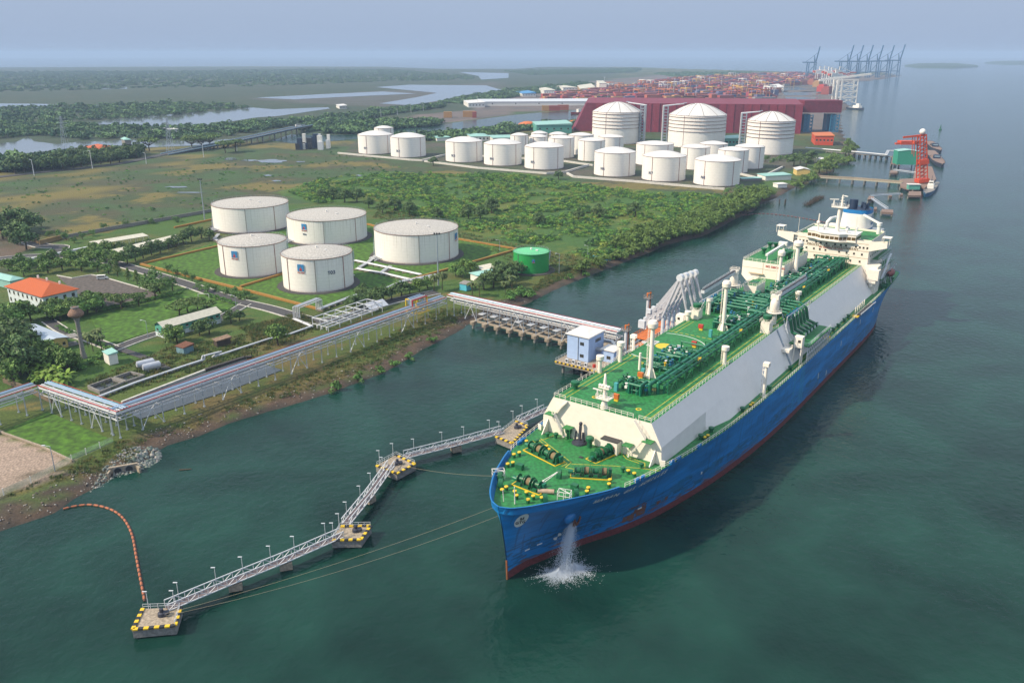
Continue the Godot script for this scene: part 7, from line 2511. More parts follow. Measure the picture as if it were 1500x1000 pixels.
func span(called: String, label: String, pts: Array, w: float, th: float, e: float, gap: float, m: Material, railed := true, cat := "bridge") -> Node3D:
	var ln := pxs(pts, e)
	var o := thing(called, label, cat, Vector3(ln[0].x, 0, ln[0].z))
	for i in ln.size() - 1:
		var a: Vector3 = ln[i] - o.position; var b: Vector3 = ln[i + 1] - o.position
		var d := MB.new(); d.bar(a - Vector3(0, th * 0.5,0), b - Vector3(0, th * 0.5,0), w, th)
		put(d, "deck", m, o)
		var u := (b - a).normalized(); var s := Vector3(-u.z, 0, u.x) * w * 0.4
		var n := maxi(1, int(a.distance_to(b) / gap))
		for k in n + 1:
			var p := a.lerp(b, float(k) / n)
			var q := MB.new()
			for t in [-1.0,1.0]: q.bar(p + s * t - Vector3(0, th, 0), Vector3(p.x, -3.0, p.z) + s * t, 1.0)
			q.bar(p - s * 1.15 - Vector3(0, th + 0.4,0), p + s * 1.15 - Vector3(0, th + 0.4,0), 1.2,0.9)
			put(q, "pier", M["concrete_grey"], o)
		if railed:
			var r := MB.new()
			for t in [-1.2,1.2]: r.bar(a + s * t + Vector3(0,0.6,0), b + s * t + Vector3(0,0.6,0), 0.3,0.9)
			put(r, "parapet", M["concrete"], o)
	return o

func ship_shape(called: String, label: String, a: Vector3, b: Vector3, w: float, fb: float, hull: Material, deck: Material, group := "") -> Node3D:
	# a small vessel between bow a and stern b
	var d := b - a
	d.y = 0
	var L := d.length()
	var o := thing(called, label, "boat", Vector3((a.x + b.x) * 0.5,0, (a.z + b.z) * 0.5), atan2(-d.x, -d.z), group)
	var rows := []; var dk := MB.new(); var pl := PackedVector2Array()
	var sec := [[0.5,0.02],[0.45,0.22],[0.36,0.40],[0.2,0.49],[-0.2,0.5],[-0.42,0.47],[-0.5,0.40]]
	for q in sec: rows.append([Vector3(q[1] * w * 0.8,-0.6, q[0] * L * 0.97), Vector3(q[1] * w, fb + (0.8 if q[0] > 0.3 else 0.0), q[0] * L)])
	var m := MB.new(); m.grid(rows)
	var r2 := []
	for q in rows: r2.append([Vector3(-q[1].x, q[1].y, q[1].z), Vector3(-q[0].x, q[0].y, q[0].z)])
	m.grid(r2)
	m.quad(rows[-1][0], Vector3(-rows[-1][0].x, -0.6, rows[-1][0].z), Vector3(-rows[-1][1].x, fb, rows[-1][1].z), rows[-1][1])
	put(m, "hull", hull, o)
	for q in sec: pl.append(Vector2(q[1] * w, q[0] * L))
	for i in sec.size(): pl.append(Vector2(-sec[sec.size() - 1 - i][1] * w, sec[sec.size() - 1 - i][0] * L))
	dk.prism(pl, 0, fb - 0.3, false)
	put(dk, "deck", deck, o)
	return o

func build_far() -> void:
	mat("pale_blue", lin(0.30,0.42,0.52), 0.6,0.0,0.1)
	mat("crane_blue", lin(0.02,0.11,0.24), 0.6,0.0,0.1)
	mat("crane_red", lin(0.60,0.075,0.025), 0.55,0.0,0.15)
	mat("maroon", lin(0.27,0.03,0.06), 0.6,0.0,0.18,40.0)
	mat("maroon_dark", lin(0.20,0.02,0.045), 0.6,0.0,0.2,40.0)
	mat("barge", lin(0.03,0.045,0.085), 0.6,0.0,0.2)
	# lakes, river arm and puddles
	pool([[398,206],[425,197],[470,198],[525,197],[575,186.5],[610,185],[645,182],[690,176.5],[750,168.5],[800,164],[872,160],[874,172],[840,177],[760,184],[690,191],[640,193],[590,197],[560,201],[530,203],[480,207],[430,210]], "river arm behind the far tank farm")
	pool([[150,177],[205,170],[290,165],[370,157.5],[400,160],[480,157],[483,159],[407,170],[375,172],[337,178],[300,183],[212,185],[185,183],[120,182]], "wide lagoon beyond the highway", "pond_water")
	pool([[-40,212],[0,210],[25,207],[40,200],[50,207],[82,211],[110,208],[160,206],[187,204],[275,207],[345,203],[320,212],[260,214],[212,216],[160,220],[130,214],[80,220],[25,226],[-40,229]], "lagoon behind the roadside trees", "pond_water")
	pool([[-40,151],[60,152],[92,153],[60,158],[-40,160]], "narrow pond at the edge of the marsh", "pond_water")
	pool([[124,153],[172,154],[150,157]], "small pond in the marsh", "pond_water")
	pool([[550,127.5],[600,124],[712,125],[736,132],[675,140],[650,146.5],[600,154],[556,151.5],[612,142],[640,136]], "shallow salt pans beyond the river", "pond_water")
	pool([[375,143],[470,138],[560,134],[610,137],[520,141],[430,145.5]], "grey salt pans in the marsh", "pond_water")
	pool([[672,105.5],[745,107],[745,114],[705,116.5],[700,111]], "far creek near the horizon", "pond_water")
	pool([[140,128.5],[185,127.5],[186,130],[142,131]], "thin pond at the forest edge", "pond_water")
	for q in [[337,233,11,2.2],[258,274,19,1.3],[278,282,23,0.9],[398,236,24,3],[392,257,7,1.2],[524,257,7,1.2],[462,267,12,1.0],[445,281,10,0.9],[405,265,8,1.2],[365,235,14,1.4],[440,237,8,0.9]]:
		var pts := []
		for k in 14:
			var an := TAU * k / 14.0
			var f := 0.65 + 0.35 * absf(sin(an * 2.5 + q[0]))
			pts.append([q[0] + cos(an) * q[2] * f, q[1] + sin(an) * q[3] * f])
		pool(pts, "small pool of rain water in the reed meadow", "pond_water", 0.18)
	for q in [[[1133,128],[1170,127],[1184,131],[1140,133]],[[1146,135],[1192,135],[1200,139],[1150,140]],[[1150,142],[1200,142],[1190,148],[1155,149]]]: pool(q, "still dock basin behind the far quay")
	# highway and its bridge
	var hw := MB.new()
	ribbon(smooth_line(pxs([[-60,266],[0,259],[80,250],[135,244.5],[180,238.5],[240,226]]), 4), 11.0,-0.3,0.35, hw)
	struct(hw, "road", M["asphalt"], "highway running behind the reed meadow to the bridge ramp")
	var br := thing("road_bridge", "long grey road bridge ramping over the creek with pale parapets", "bridge", px(240,226))
	var bp := []
	for q in [[240,226,0.6],[285,217,3.0],[330,208.5,6.0],[380,198,8.5],[430,187,9.0],[452,183,7.5]]:
		bp.append(px(q[0], q[1], LAND + q[2]))
	for i in bp.size() - 1:
		var a: Vector3 = bp[i] - br.position; var b: Vector3 = bp[i + 1] - br.position
		var d := MB.new(); d.bar(a - Vector3(0,0.8,0), b - Vector3(0,0.8,0), 12.0,1.6); put(d, "deck", M["asphalt"], br)
		var u := (b - a).normalized(); var s := Vector3(-u.z, 0, u.x).normalized() * 6.0
		for t in [-1.0,1.0]:
			var p := MB.new(); p.bar(a + s * t + Vector3(0,0.5,0), b + s * t + Vector3(0,0.5,0), 0.5,1.2); put(p, "parapet", M["pale_blue"], br)
		for k in 3:
			var p := a.lerp(b, k / 3.0)
			var q := MB.new()
			for t in [-0.6,0.6]: q.bar(p + s * t - Vector3(0,1,0), Vector3(p.x, -1, p.z) + s * t, 1.4)
			put(q, "pier", M["concrete_grey"], br)
	# scattered buildings near and beyond the highway
	var tile: Material = M["roof_tile"]
	for q in [["far_house", "house with a red hipped roof behind the roadside trees", 140,219,122,215.5,158,214,7, tile, M["white"], 3.5, "hip"],["far_house", "white roofed house beside the roadside trees", 180,219,173,217,191,216,5, M["roof_cream"], M["white"], 0.8, "mono"],["far_house", "teal topped tower house above the roadside trees", 182,205,177,203,187,203,14, M["teal_pale"], M["concrete_grey"], 2.0, "hip"],
			["far_house", "long white shed by the lagoon", 230,191,219,189,247,187,4, M["roof_white"], M["white"], 0.8, "mono"],["far_house", "small white house in the marsh grass", 497,155,492,153,503,153,6, M["roof_white"], M["white"], 1, "mono"],
			["long_shed", "long white roofed warehouse behind the river arm", 704,149,700,145,884,151,9, M["steel_white"], M["white"], 4, "flat"],["long_shed", "white gabled store beside the long warehouse", 686,151,679,147,702,147,9, M["roof_white"], M["white"], 2, "mono"],
			["teal_shed", "teal workshop between two orange heaps", 786,183,780,178,833,180,12, M["teal_pale"], M["teal"], 2, "mono"],["teal_shed", "low teal roofed office behind the third far tank", 690,200,683,196,710,196,6, M["teal_pale"], M["white"], 1.5, "hip"],["teal_shed", "long low teal roofed office behind the fourth far tank", 722,202,715,198,760,195,6, M["teal_pale"], M["white"], 1.5, "hip"],
			["teal_shed", "teal shed between two tall gas tanks", 1063,203,1058,199,1083,200,9, M["teal_pale"], M["teal"], 1.5, "mono"],["teal_shed", "pale teal canopy over the farm entrance", 640,202,632,199,652,199,4, M["teal_pale"], M["white"], 0.8, "mono"],["orange_shed", "bright orange shed by the maroon portal", 1195,199,1190,194,1219,197,11, M["orange"], M["crane_red"], 1, "mono"],
			["far_house", "cream office block beyond the container yard", 878,122,874,118,886,120,26, M["roof_cream"], M["cream"], 1, "flat"],["far_house", "ochre ridge roofed hall left of the container yard", 850,130,846,125,868,127,12, M["roof_cream"], mat("hall_ochre", lin(0.45,0.28,0.12), 0.8,0.0,0.2), 6, "mono"],["far_house", "blue roofed sheds left of the container yard", 765,137,755,134,778,135,8, M["logo_blue"], M["white"], 3, "mono"],
			["far_house", "group of white houses left of the container yard", 797,132,790,129,806,129,12, M["roof_cream"], M["white"], 3, "hip"],["far_house", "white houses with pale roofs by the inland road", 825,128,815,126,836,126,9, M["roof_cream"], M["white"], 3, "hip"],["far_house", "white silo hall at the back of the container yard", 1135,128,1128,124,1142,125,14, M["roof_white"], M["cream"], 3, "mono"]]:
		var e: float = LAND + q[8]
		var hh := house(q[0], q[1], px(q[2], q[3], e), px(q[4], q[5], e), px(q[6], q[7], e), LAND, q[10], q[9], q[11], q[12], 0.8, "building")
		if q[8] > 5: add_windows(hh, "x-", 5, q[8] * 0.55,2.2,2.2); add_windows(hh, "z-", 4, q[8] * 0.55,2.0,2.0)
	for q in [[774,186,15, "orange tarpaulin heap left of the teal workshop"],[842,184,12, "orange tarpaulin heap right of the teal workshop"]]:
		var p := px(q[0], q[1]); var mb := MB.new()
		mb.ball(Vector3.ZERO, 1.0,8,18, Vector3(q[2] * 1.25,9.0, q[2] * 0.8))
		tag(put(mb, "tarpaulin_heap", M["orange"], null, p), q[3], "heap")
	# black and white plant beside the bridge
	var pb := px(458,218)
	var bl := thing("process_block", "cluster of dark and white plant blocks at the bridge foot", "building", pb)
	var rr := RandomNumberGenerator.new(); rr.seed = 8
	for k in 16:
		var m := MB.new(); m.block(Vector3(rr.randf_range(-18,18), 0, rr.randf_range(-14,10)), Vector3(rr.randf_range(3,7), rr.randf_range(5,17), rr.randf_range(3,6)))
		put(m, "plant_block", [M["dark"], M["white"], M["navy"], M["steel_white"]][k % 4], bl)
	# maroon shipyard hall with its open portal
	var a := px(858,192); var b := px(1172,196)
	var H := tall(1172,196,153)
	var hall := thing("shipyard_hall", "very long maroon shipyard hall behind the gas tanks", "building", a)
	var d := b - a; var u := d.normalized(); var nb := Vector3(u.z, 0,-u.x)
	if nb.z > 0: nb = -nb
	var n := 26
	for k in n:
		var p := d * (float(k) / n); var q := d * (float(k + 1) / n)
		var m := MB.new()
		m.quad(p, q, q + Vector3(0, H, 0), p + Vector3(0, H, 0))
		m.bar(q + Vector3(0,0,0) - nb * 0.3, q + Vector3(0, H, 0) - nb * 0.3,0.8)
		put(m, "wall_panel", M["maroon"] if k % 3 else M["maroon_dark"], hall)
	var hr := MB.new()
	hr.quad(Vector3(0, H, 0), d + Vector3(0, H, 0), d + nb * 55.0 + Vector3(0, H + 5.0,0), nb * 55.0 + Vector3(0, H + 5.0,0))
	hr.quad(nb * 55.0 - u * 25.0, Vector3.ZERO - u * 18.0, Vector3(0, H, 0), nb * 55.0 + Vector3(0, H + 5.0,0))
	hr.quad(-u * 18.0, Vector3.ZERO, Vector3(0, H, 0), Vector3(0, H, 0))
	hr.quad(d, d + nb * 55.0, d + nb * 55.0 + Vector3(0, H + 5.0,0), d + Vector3(0, H, 0))
	put(hr, "roof", M["maroon_dark"], hall)
	var po := thing("shipyard_portal", "maroon portal of the shipyard hall on blue lattice legs over the slipway", "building", px(1174,193))
	var w := px(1229,193).x - px(1174,193).x
	var PH := tall(1174,193,147); var PL := tall(1174,193,168)
	var m0 := MB.new()
	m0.box(Vector3(w * 0.5, (PH + PL) * 0.5 + 1.5,-14), Vector3(w, PH - PL - 3.0,30))
	put(m0, "top_cladding", M["maroon_dark"], po)
	for x in [0.16,0.86]:
		var m := MB.new()
		for i in 3:
			for z in [0.0,-14.0,-28.0]: m.bar(Vector3(w * x + (i - 1) * 6.0,0, z), Vector3(w * x + (i - 1) * 6.0, PL, z), 1.2)
		for k in 5:
			m.bar(Vector3(w * x - 6, PL * k / 5.0,0), Vector3(w * x + 6, PL * (k + 1) / 5.0,0), 0.8); m.bar(Vector3(w * x + 6, PL * k / 5.0,0), Vector3(w * x - 6, PL * (k + 1) / 5.0,0), 0.8)
			m.bar(Vector3(w * x - 6, PL * k / 5.0,0), Vector3(w * x + 6, PL * k / 5.0,0), 0.8)
		put(m, "lattice_leg", mat("lattice_blue", lin(0.03,0.20,0.36), 0.6,0.0,0.1), po)
		var cl := MB.new(); cl.box(Vector3(w * x, PL * 0.5,-20), Vector3(13, PL, 10)); put(cl, "leg_cladding", M["crane_blue"], po)
	upper_jetty()
	container_port()
	# distant islands and low forest as land rising from the water
	for q in [[[[1325,97],[1345,99.5],[1400,100],[1434,98],[1410,95.5],[1340,95.2]], 22.0, "low wooded island off the container port"],[[[1442,93],[1470,94.6],[1560,94.5],[1560,91.5],[1460,91.4]], 24.0, "low wooded island cut by the right edge"]]:
		var pl := flat(q[0], 0.0); var mb := MB.new()
		var c := Vector2.ZERO
		for p in pl: c += p / pl.size()
		var rows := []
		for k in 5:
			var r := []
			for i in 49:
				var t := i / 48.0 * pl.size()
				var p := pl[int(t) % pl.size()].lerp(pl[(int(t) + 1) % pl.size()], t - int(t)).lerp(c, [0.0,0.03,0.3,0.7,1.0][k])
				r.append(Vector3(p.x, [-1.0, q[1] * 0.6, q[1], q[1] * 1.1, q[1] * 1.1][k] * (1.0 + 0.25 * nz1.get_noise_2d(p.x * 0.4, p.y * 0.4)), p.y))
			rows.append(r)
		mb.grid(rows)
		struct(mb, "island", mat("island_green", lin(0.035,0.075,0.03), 0.95,0.0,0.3,60.0), q[2])

func upper_jetty() -> void:
	span("approach_bridge", "pale concrete approach bridge on piles leading to the red unloader berth", [[1176,257.5],[1250,261.5],[1322,267]], 5.0,0.9,4.6,9.0, mat("deck_pale", lin(0.50,0.47,0.36), 0.8,0.0,0.2))
	var pj := span("pipe_jetty", "pipe carrying jetty on dark piles leading to the green hopper", [[1212,221],[1260,225],[1308,229]], 5.0,0.8,4.4,6.0, M["concrete_grey"], false, "jetty")
	var ln := pxs([[1180,216.5],[1212,219],[1260,223],[1300,227],[1303,221],[1318,221]], 6.2)
	for k in 3:
		var pts := []
		for p in offset_line(ln, k * 1.1,6.4): pts.append(p - pj.position)
		var m := MB.new(); m.path(pts, 0.55,8); put(m, "pipe", M["pipe_white"], pj)
	# berth platforms
	for q in [[[[1308,228],[1319,229],[1319,240],[1306,238]], "brown berth platform beside the green hopper", 4.0],[[[1342,240],[1366,244],[1372,262],[1355,275],[1338,262]], "long brown berth platform under the red unloader", 4.0],[[[1318,262],[1342,261],[1352,270],[1338,278],[1320,272]], "brown platform where the approach bridge lands", 4.0],
			[[[1332,280],[1350,280],[1350,286],[1331,286]], "brown block platform before the moored tug", 3.0],[[[1305,249],[1315,249],[1315,253],[1305,253]], "small brown dolphin under the grey gangway", 3.0],[[[1273,287],[1281,286],[1281,291],[1272,292]], "small brown dolphin at the end of the long gangway", 3.0],[[[1303,284],[1307,284],[1307,287],[1303,287]], "narrow brown pier in the middle of the long gangway", 3.0],
			[[[1319,283],[1323,283],[1323,285],[1319,285]], "narrow brown pier near the block platform", 3.0],[[[1281,303],[1285,303],[1285,306],[1281,306]], "narrow brown pier under the sloping gangway", 3.0],[[[1292,306],[1309,307],[1309,311],[1292,310]], "wide brown dolphin nearest the ship's funnel", 3.0]]:
		var pl := flat(q[0], q[2]); var c := pl[0]
		var o := thing("berth_platform", q[1], "platform", Vector3(c.x, 0, c.y), 0.0, "brown platforms of the upper berth")
		var p2 := PackedVector2Array()
		for p in pl: p2.append(p - c)
		var m := MB.new(); m.prism(p2, q[2] - 1.6, q[2], true, true); put(m, "slab", mat("slab_brown", lin(0.27,0.19,0.16), 0.9,0.0,0.3,6.0), o)
		for p in p2:
			var t := MB.new(); t.tube(Vector3(p.x * 0.92,-3, p.y * 0.92), Vector3(p.x * 0.92, q[2] - 1.5, p.y * 0.92), 0.7,-1,8); put(t, "pile", M["concrete_grey"], o)
	for q in [[[1309,249],[1345,254], "grey gangway from the hopper dolphin to the berth"],[[1277,287],[1319,284], "long grey gangway between brown piers"],[[1278,291],[1300,306], "sloping grey gangway to the dolphin near the funnel"]]:
		var p0 := px(q[0][0], q[0][1], 3.2); var p1 := px(q[1][0], q[1][1], 3.2)
		var o := thing("gangway", q[2], "walkway", p0)
		var m := MB.new(); m.bar(Vector3.ZERO, p1 - p0,2.0,0.4); put(m, "deck", M["steel"], o)
		var r := MB.new()
		for s in [-0.9,0.9]: r.bar(Vector3(s, 1.0,0), p1 - p0 + Vector3(s, 1.0,0), 0.2)
		put(r, "railing", M["steel_white"], o)
	# green hopper
	var hp := px(1329,244,4.0)
	var o := thing("green_hopper", "large green clad hopper building on stilts at the upper berth", "building", hp, -0.15)
	var h := tall(1329,244,221,4.0)
	var m := MB.new(); m.box(Vector3(0, h * 0.55,-8), Vector3(20, h * 0.85,16))
	m.tri(Vector3(-10, h * 0.97,0.02), Vector3(10, h * 0.97,0.02), Vector3(0, h * 1.05,0.02))
	put(m, "cladding", mat("hopper_green", lin(0.03,0.28,0.19), 0.6,0.0,0.12,9.0), o)
	var rf := MB.new(); rf.quad(Vector3(-10.4, h * 0.975,0.4), Vector3(0, h * 1.06,0.4), Vector3(0, h * 1.06,-16.4), Vector3(-10.4, h * 0.975,-16.4)); rf.quad(Vector3(0, h * 1.06,0.4), Vector3(10.4, h * 0.975,0.4), Vector3(10.4, h * 0.975,-16.4), Vector3(0, h * 1.06,-16.4))
	put(rf, "roof", M["teal_pale"], o)
	for x in [-9.0,9.0]:
		for z in [-0.8,-15.0]:
			var l := MB.new(); l.bar(Vector3(x, -4, z), Vector3(x, h * 0.2, z), 0.8); put(l, "stilt", M["steel"], o)
	var rd := thing("red_loader", "low red conveyor housing on top of the upper berth", "machine", px(1332,226,6.0))
	var m4 := MB.new(); m4.block(Vector3(0,10,-8), Vector3(18,4,10)); m4.block(Vector3(8,11,-4), Vector3(10,3,5), 0.3); m4.bar(Vector3(-14,11,-6), Vector3(10,12,-6), 3.0,2.0); put(m4, "housing", M["crane_red"], rd)
	# red ship unloader
	var cb := px(1351,268,4.0); var CH := tall(1351,268,192,4.0)
	var cr := thing("ship_unloader", "tall red lattice ship unloader tower with a white ball on top", "crane", cb)
	cr.rotation.z = deg_to_rad(9.0)
	for x in [-3.4,3.4]:
		for z in [-3.4,3.4]:
			var l := MB.new(); l.bar(Vector3(x, 0, z), Vector3(x * 0.75, CH * 0.95, z * 0.75), 0.7); put(l, "leg", M["crane_red"], cr)
	for k in 13:
		var y0 := CH * 0.95 * k / 13.0; var y1 := CH * 0.95 * (k + 1) / 13.0
		var br := MB.new()
		for z in [-2.7,2.7]: br.bar(Vector3(-2.8, y0, z), Vector3(2.8, y1, z), 0.35); br.bar(Vector3(-3, y0, z), Vector3(3, y0, z), 0.45)
		for x in [-2.7,2.7]: br.bar(Vector3(x, y0,-2.8), Vector3(x, y1,2.8), 0.35)
		put(br, "lattice_bay", M["crane_red"], cr)
	var bo := MB.new(); bo.bar(Vector3(3, CH * 0.93,0), Vector3(-16, CH * 0.95,0), 1.2,1.6); bo.bar(Vector3(-8, CH * 0.93,0), Vector3(-8.5, CH * 0.6,0), 0.5); bo.bar(Vector3(-6, CH * 0.93,0), Vector3(-7, CH * 0.55,0), 0.5); put(bo, "boom", M["crane_red"], cr)
	var bl := MB.new(); bl.ball(Vector3(0.5, CH * 1.0,0), 2.6,8,12); put(bl, "counterweight_ball", M["white"], cr)
	var bs := MB.new(); bs.box(Vector3(0,2.5,0), Vector3(9,3,9)); bs.box(Vector3(1, CH * 0.42,0), Vector3(7,4,7)); put(bs, "machine_house", M["crane_red"], cr)
	var sh := thing("teal_hut", "teal roofed hut on the berth platform", "hut", px(1338,277,4.0), -0.1)
	var m5 := MB.new(); m5.block(Vector3.ZERO, Vector3(9,4,5)); put(m5, "wall", M["teal"], sh)
	var m6 := MB.new(); m6.block(Vector3(0,4,0), Vector3(10,0.4,6)); put(m6, "roof", M["roof_white"], sh)
	# vessels
	for q in [["barge", "dark laden barge moored behind the red unloader", 1377,225,1360,210,11.0],["barge", "dark barge with a cabin moored beside the red unloader", 1380,246,1362,224,12.0]]:
		var v := ship_shape(q[0], q[1], px(q[2], q[3], 0), px(q[4], q[5], 0), q[6], 3.6, M["barge"], M["slab_brown"], "barges at the upper berth")
		var c := MB.new(); c.block(Vector3(0,3.0,12), Vector3(7,4,6)); put(c, "cabin", M["navy"], v)
		var ld := MB.new(); ld.ball(Vector3(0,2.8,-6), 1.0,6,14, Vector3(4.4,3.0,14.0)); put(ld, "cargo_heap", M["gravel_dark"] if q[3] == 225 else M["slab_brown"], v)
		var wn := MB.new(); wn.box(Vector3(0,5.6,15.05), Vector3(5.5,1.0,0.1)); put(wn, "cabin_window", M["pale_blue"], v)
	var tg := ship_shape("tug_boat", "blue hulled tug with a white house moored at the berth platform", px(1356,289,0), px(1370,270,0), 8.5,2.8, M["blue_low"], M["concrete_grey"])
	var th := MB.new(); th.block(Vector3(0,2.5,2), Vector3(5,3.4,8)); th.block(Vector3(0,5.9,3), Vector3(3.6,2.6,4)); put(th, "wheelhouse", M["white"], tg)
	var tf := MB.new(); tf.tube(Vector3(0,6,-1), Vector3(0,9,-1), 0.7,-1,10); tf.tube(Vector3(0,8.4,3), Vector3(0,13,3), 0.15,-1,6); put(tf, "funnel", M["navy"], tg)
	var tw := MB.new(); tw.box(Vector3(0,7.4,5.02), Vector3(3.0,0.9,0.08)); put(tw, "window", M["glass"], tg)
	var ft := ship_shape("ferry_boat", "small white and dark ferry off the far quay", px(1266,161,0), px(1242,159,0), 12.0,3.4, M["barge"], M["white"])
	var fh := MB.new(); fh.block(Vector3(0,3,4), Vector3(8,5,18)); fh.block(Vector3(0,8,6), Vector3(5,4,8)); put(fh, "deckhouse", M["white"], ft)
	var rb := ship_shape("red_boat", "red hulled boat in the river arm", px(836,167.5,2.7), px(855,166,2.7), 8.0,3.6, M["red"], M["slab_brown"])
	rb.position.y = LAND
	var rh := MB.new(); rh.block(Vector3(0,3,-4), Vector3(5,6,7)); put(rh, "deckhouse", M["white"], rb)
	var by := px(1378,190,0)
	var bu := thing("channel_buoy", "dark green channel buoy alone on the open water", "buoy", Vector3(by.x, 0, by.z))
	var m7 := MB.new(); m7.lathe(Vector3.ZERO, [Vector2(2.2,-0.5), Vector2(2.2,0.9), Vector2(1.0,1.4), Vector2(0.5,7.0), Vector2(0,8.0)], 12, false); put(m7, "body", M["gear_green"], bu)
	# brushwood fish trap and stakes near the mangroves
	var ft0 := px(1182,301,0.2); var ft1 := px(1203,289,0.2)
	var tb := MB.new(); var r := RandomNumberGenerator.new(); r.seed = 4
	for k in 420:
		var p := ft0.lerp(ft1, r.randf()) + Vector3(r.randfn(0,1.3), 0, r.randfn(0,1.3))
		var q := p + Vector3(r.randfn(0,0.8), r.randf_range(0.6,2.4), r.randfn(0,0.8))
		p.y = 0; tb.bar(p, q, 0.14)
	tag(put(tb, "brushwood_pile", M["bark"]), "grey brushwood pile standing in the water behind the ship's bridge", "brushwood", "", "stuff")
	for q in [[1142,298],[1150,299],[1151,297.5]]:
		var p := px(q[0], q[1], 0); var s := MB.new(); s.tube(Vector3(0,-2,0), Vector3(0,3.2,0), 0.5,0.4,8)
		tag(put(s, "mooring_stake", M["bark"], null, p), "dark wooden stake standing in the water near the mangroves", "stake", "mooring stakes")

func container_port() -> void:
	var cols := [lin(0.36,0.07,0.05), lin(0.42,0.12,0.06), lin(0.30,0.05,0.08), lin(0.50,0.28,0.10), lin(0.10,0.12,0.25), lin(0.35,0.34,0.34), lin(0.24,0.06,0.05), lin(0.55,0.40,0.16)]
	var mm := []
	for i in cols.size(): mm.append(mat("container%d" % i, cols[i], 0.7,0.0,0.3,8.0))
	var r := RandomNumberGenerator.new(); r.seed = 12
	var meshes := []
	for L in [24.0,36.0,60.0]:
		for t in [2,3,5]:
			for i in 8:
				var mb := MB.new()
				mb.block(Vector3.ZERO, Vector3(L, 2.6 * t - 0.1,13.0))
				for k in t: mb.block(Vector3(0,2.6 * k + 2.35,0), Vector3(L + 0.25,0.12,13.25))
				for k in int(L / 12.0) + 1: mb.block(Vector3(-L * 0.5 + k * 12.0,0,0), Vector3(0.3,2.6 * t, 13.3))
				meshes.append(mb.mesh(mm[i]))
	var zone := flat([[800,146],[850,138],[880,134],[920,129],[960,122],[1010,116],[1100,111],[1170,109],[1205,113],[1195,122],[1130,129],[1130,147],[1050,149],[800,150]])
	var box := Rect2(zone[0], Vector2.ZERO)
	for p in zone: box = box.expand(p)
	var ang := -0.35
	var made := 0; var tries := 0
	while made < 295 and tries < 9000:
		tries += 1
		var q := Vector2(r.randf_range(box.position.x, box.end.x), -pow(r.randf(), 1.9) * box.size.y + box.end.y)
		var row := Vector2(q.x, q.y).rotated(-ang)
		row.y = round(row.y / 34.0) * 34.0; row.x = round(row.x / 13.0) * 13.0
		q = row.rotated(ang)
		if not Geometry2D.is_point_in_polygon(q, zone): continue
		var o := MeshInstance3D.new()
		o.name = numbered("container_stack")
		o.mesh = meshes[r.randi() % meshes.size()]
		add_child(o)
		o.position = Vector3(q.x, LAND - 0.05, q.y); o.rotation.y = -ang
		tag(o, "stack of shipping containers in the hazy yard beyond the maroon hall", "containers", "container stacks in the port yard")
		made += 1
	# the rest of the yard, too far off to count
	var bx := MB.new(); bx.block(Vector3.ZERO, Vector3(1,1,1))
	var fm := vmat("container_mass", 0.75,0.3,8.0)
	var mm2 := MultiMesh.new()
	mm2.transform_format = MultiMesh.TRANSFORM_3D; mm2.use_colors = true; mm2.mesh = bx.mesh(fm)
	var xs := []
	while xs.size() < 3200:
		var q := Vector2(r.randf_range(box.position.x, box.end.x), r.randf_range(box.position.y, box.end.y))
		var row := q.rotated(-ang); row.y = round(row.y / 34.0) * 34.0 + 17.0
		q = row.rotated(ang)
		if Geometry2D.is_point_in_polygon(q, zone): xs.append(q)
	mm2.instance_count = xs.size()
	for i in xs.size():
		mm2.set_instance_transform(i, Transform3D(Basis(Vector3.UP, -ang) * Basis.from_scale(Vector3(r.randf_range(12,40), 2.6 * r.randi_range(2,6), 13)), Vector3(xs[i].x, LAND, xs[i].y)))
		mm2.set_instance_color(i, [Color(0.42,0.07,0.06), Color(0.50,0.14,0.09), Color(0.40,0.06,0.10), Color(0.56,0.30,0.12), Color(0.46,0.16,0.17), Color(0.16,0.16,0.30)][r.randi() % 6])
	var mi := MultiMeshInstance3D.new()
	mi.name = numbered("container_field"); mi.multimesh = mm2
	add_child(mi)
	tag(mi, "reddish mass of container rows filling the hazy port", "containers", "", "stuff")
	for q in [[687,171,3,36.0, "yellow container pile on the far bank of the river arm"],[656,172,3,24.0, "small yellow container pile on the far bank"],[799,162,3,24.0, "yellow container pile beside red ones by the long warehouse"],[812,162,0,36.0, "red container pile next to the yellow one"],[825,161,1,36.0, "rust red container pile by the long warehouse"],[695,172,0,12.0, "red container pile against the yellow one"]]:
		var mb := MB.new()
		for k in 3: mb.block(Vector3(0, k * 3.4,0), Vector3(q[3] * 0.6,3.3,9.0 - k * 0.4))
		tag(put(mb, "container_pile", mm[q[2]], null, px(q[0], q[1])), q[4], "containers")
	# yard gantries
	var gm := []
	for i in 3:
		var mb := MB.new()
		for z in [-7.0,7.0]:
			for x in [-14.0,14.0]: mb.bar(Vector3(x, 0, z), Vector3(x, 24, z), 1.4)
			mb.bar(Vector3(-14,24, z), Vector3(14,24, z), 1.8)
		for x in [-14.0,14.0]: mb.bar(Vector3(x, 24,-7), Vector3(x, 24,7), 1.4)
		mb.block(Vector3(3,21,0), Vector3(5,3,6))
		gm.append(mb.mesh([mat("gantry_yellow", lin(0.60,0.38,0.10), 0.6,0.0,0.1), M["white"], mat("gantry_orange", lin(0.50,0.17,0.07), 0.6,0.0,0.1)][i]))
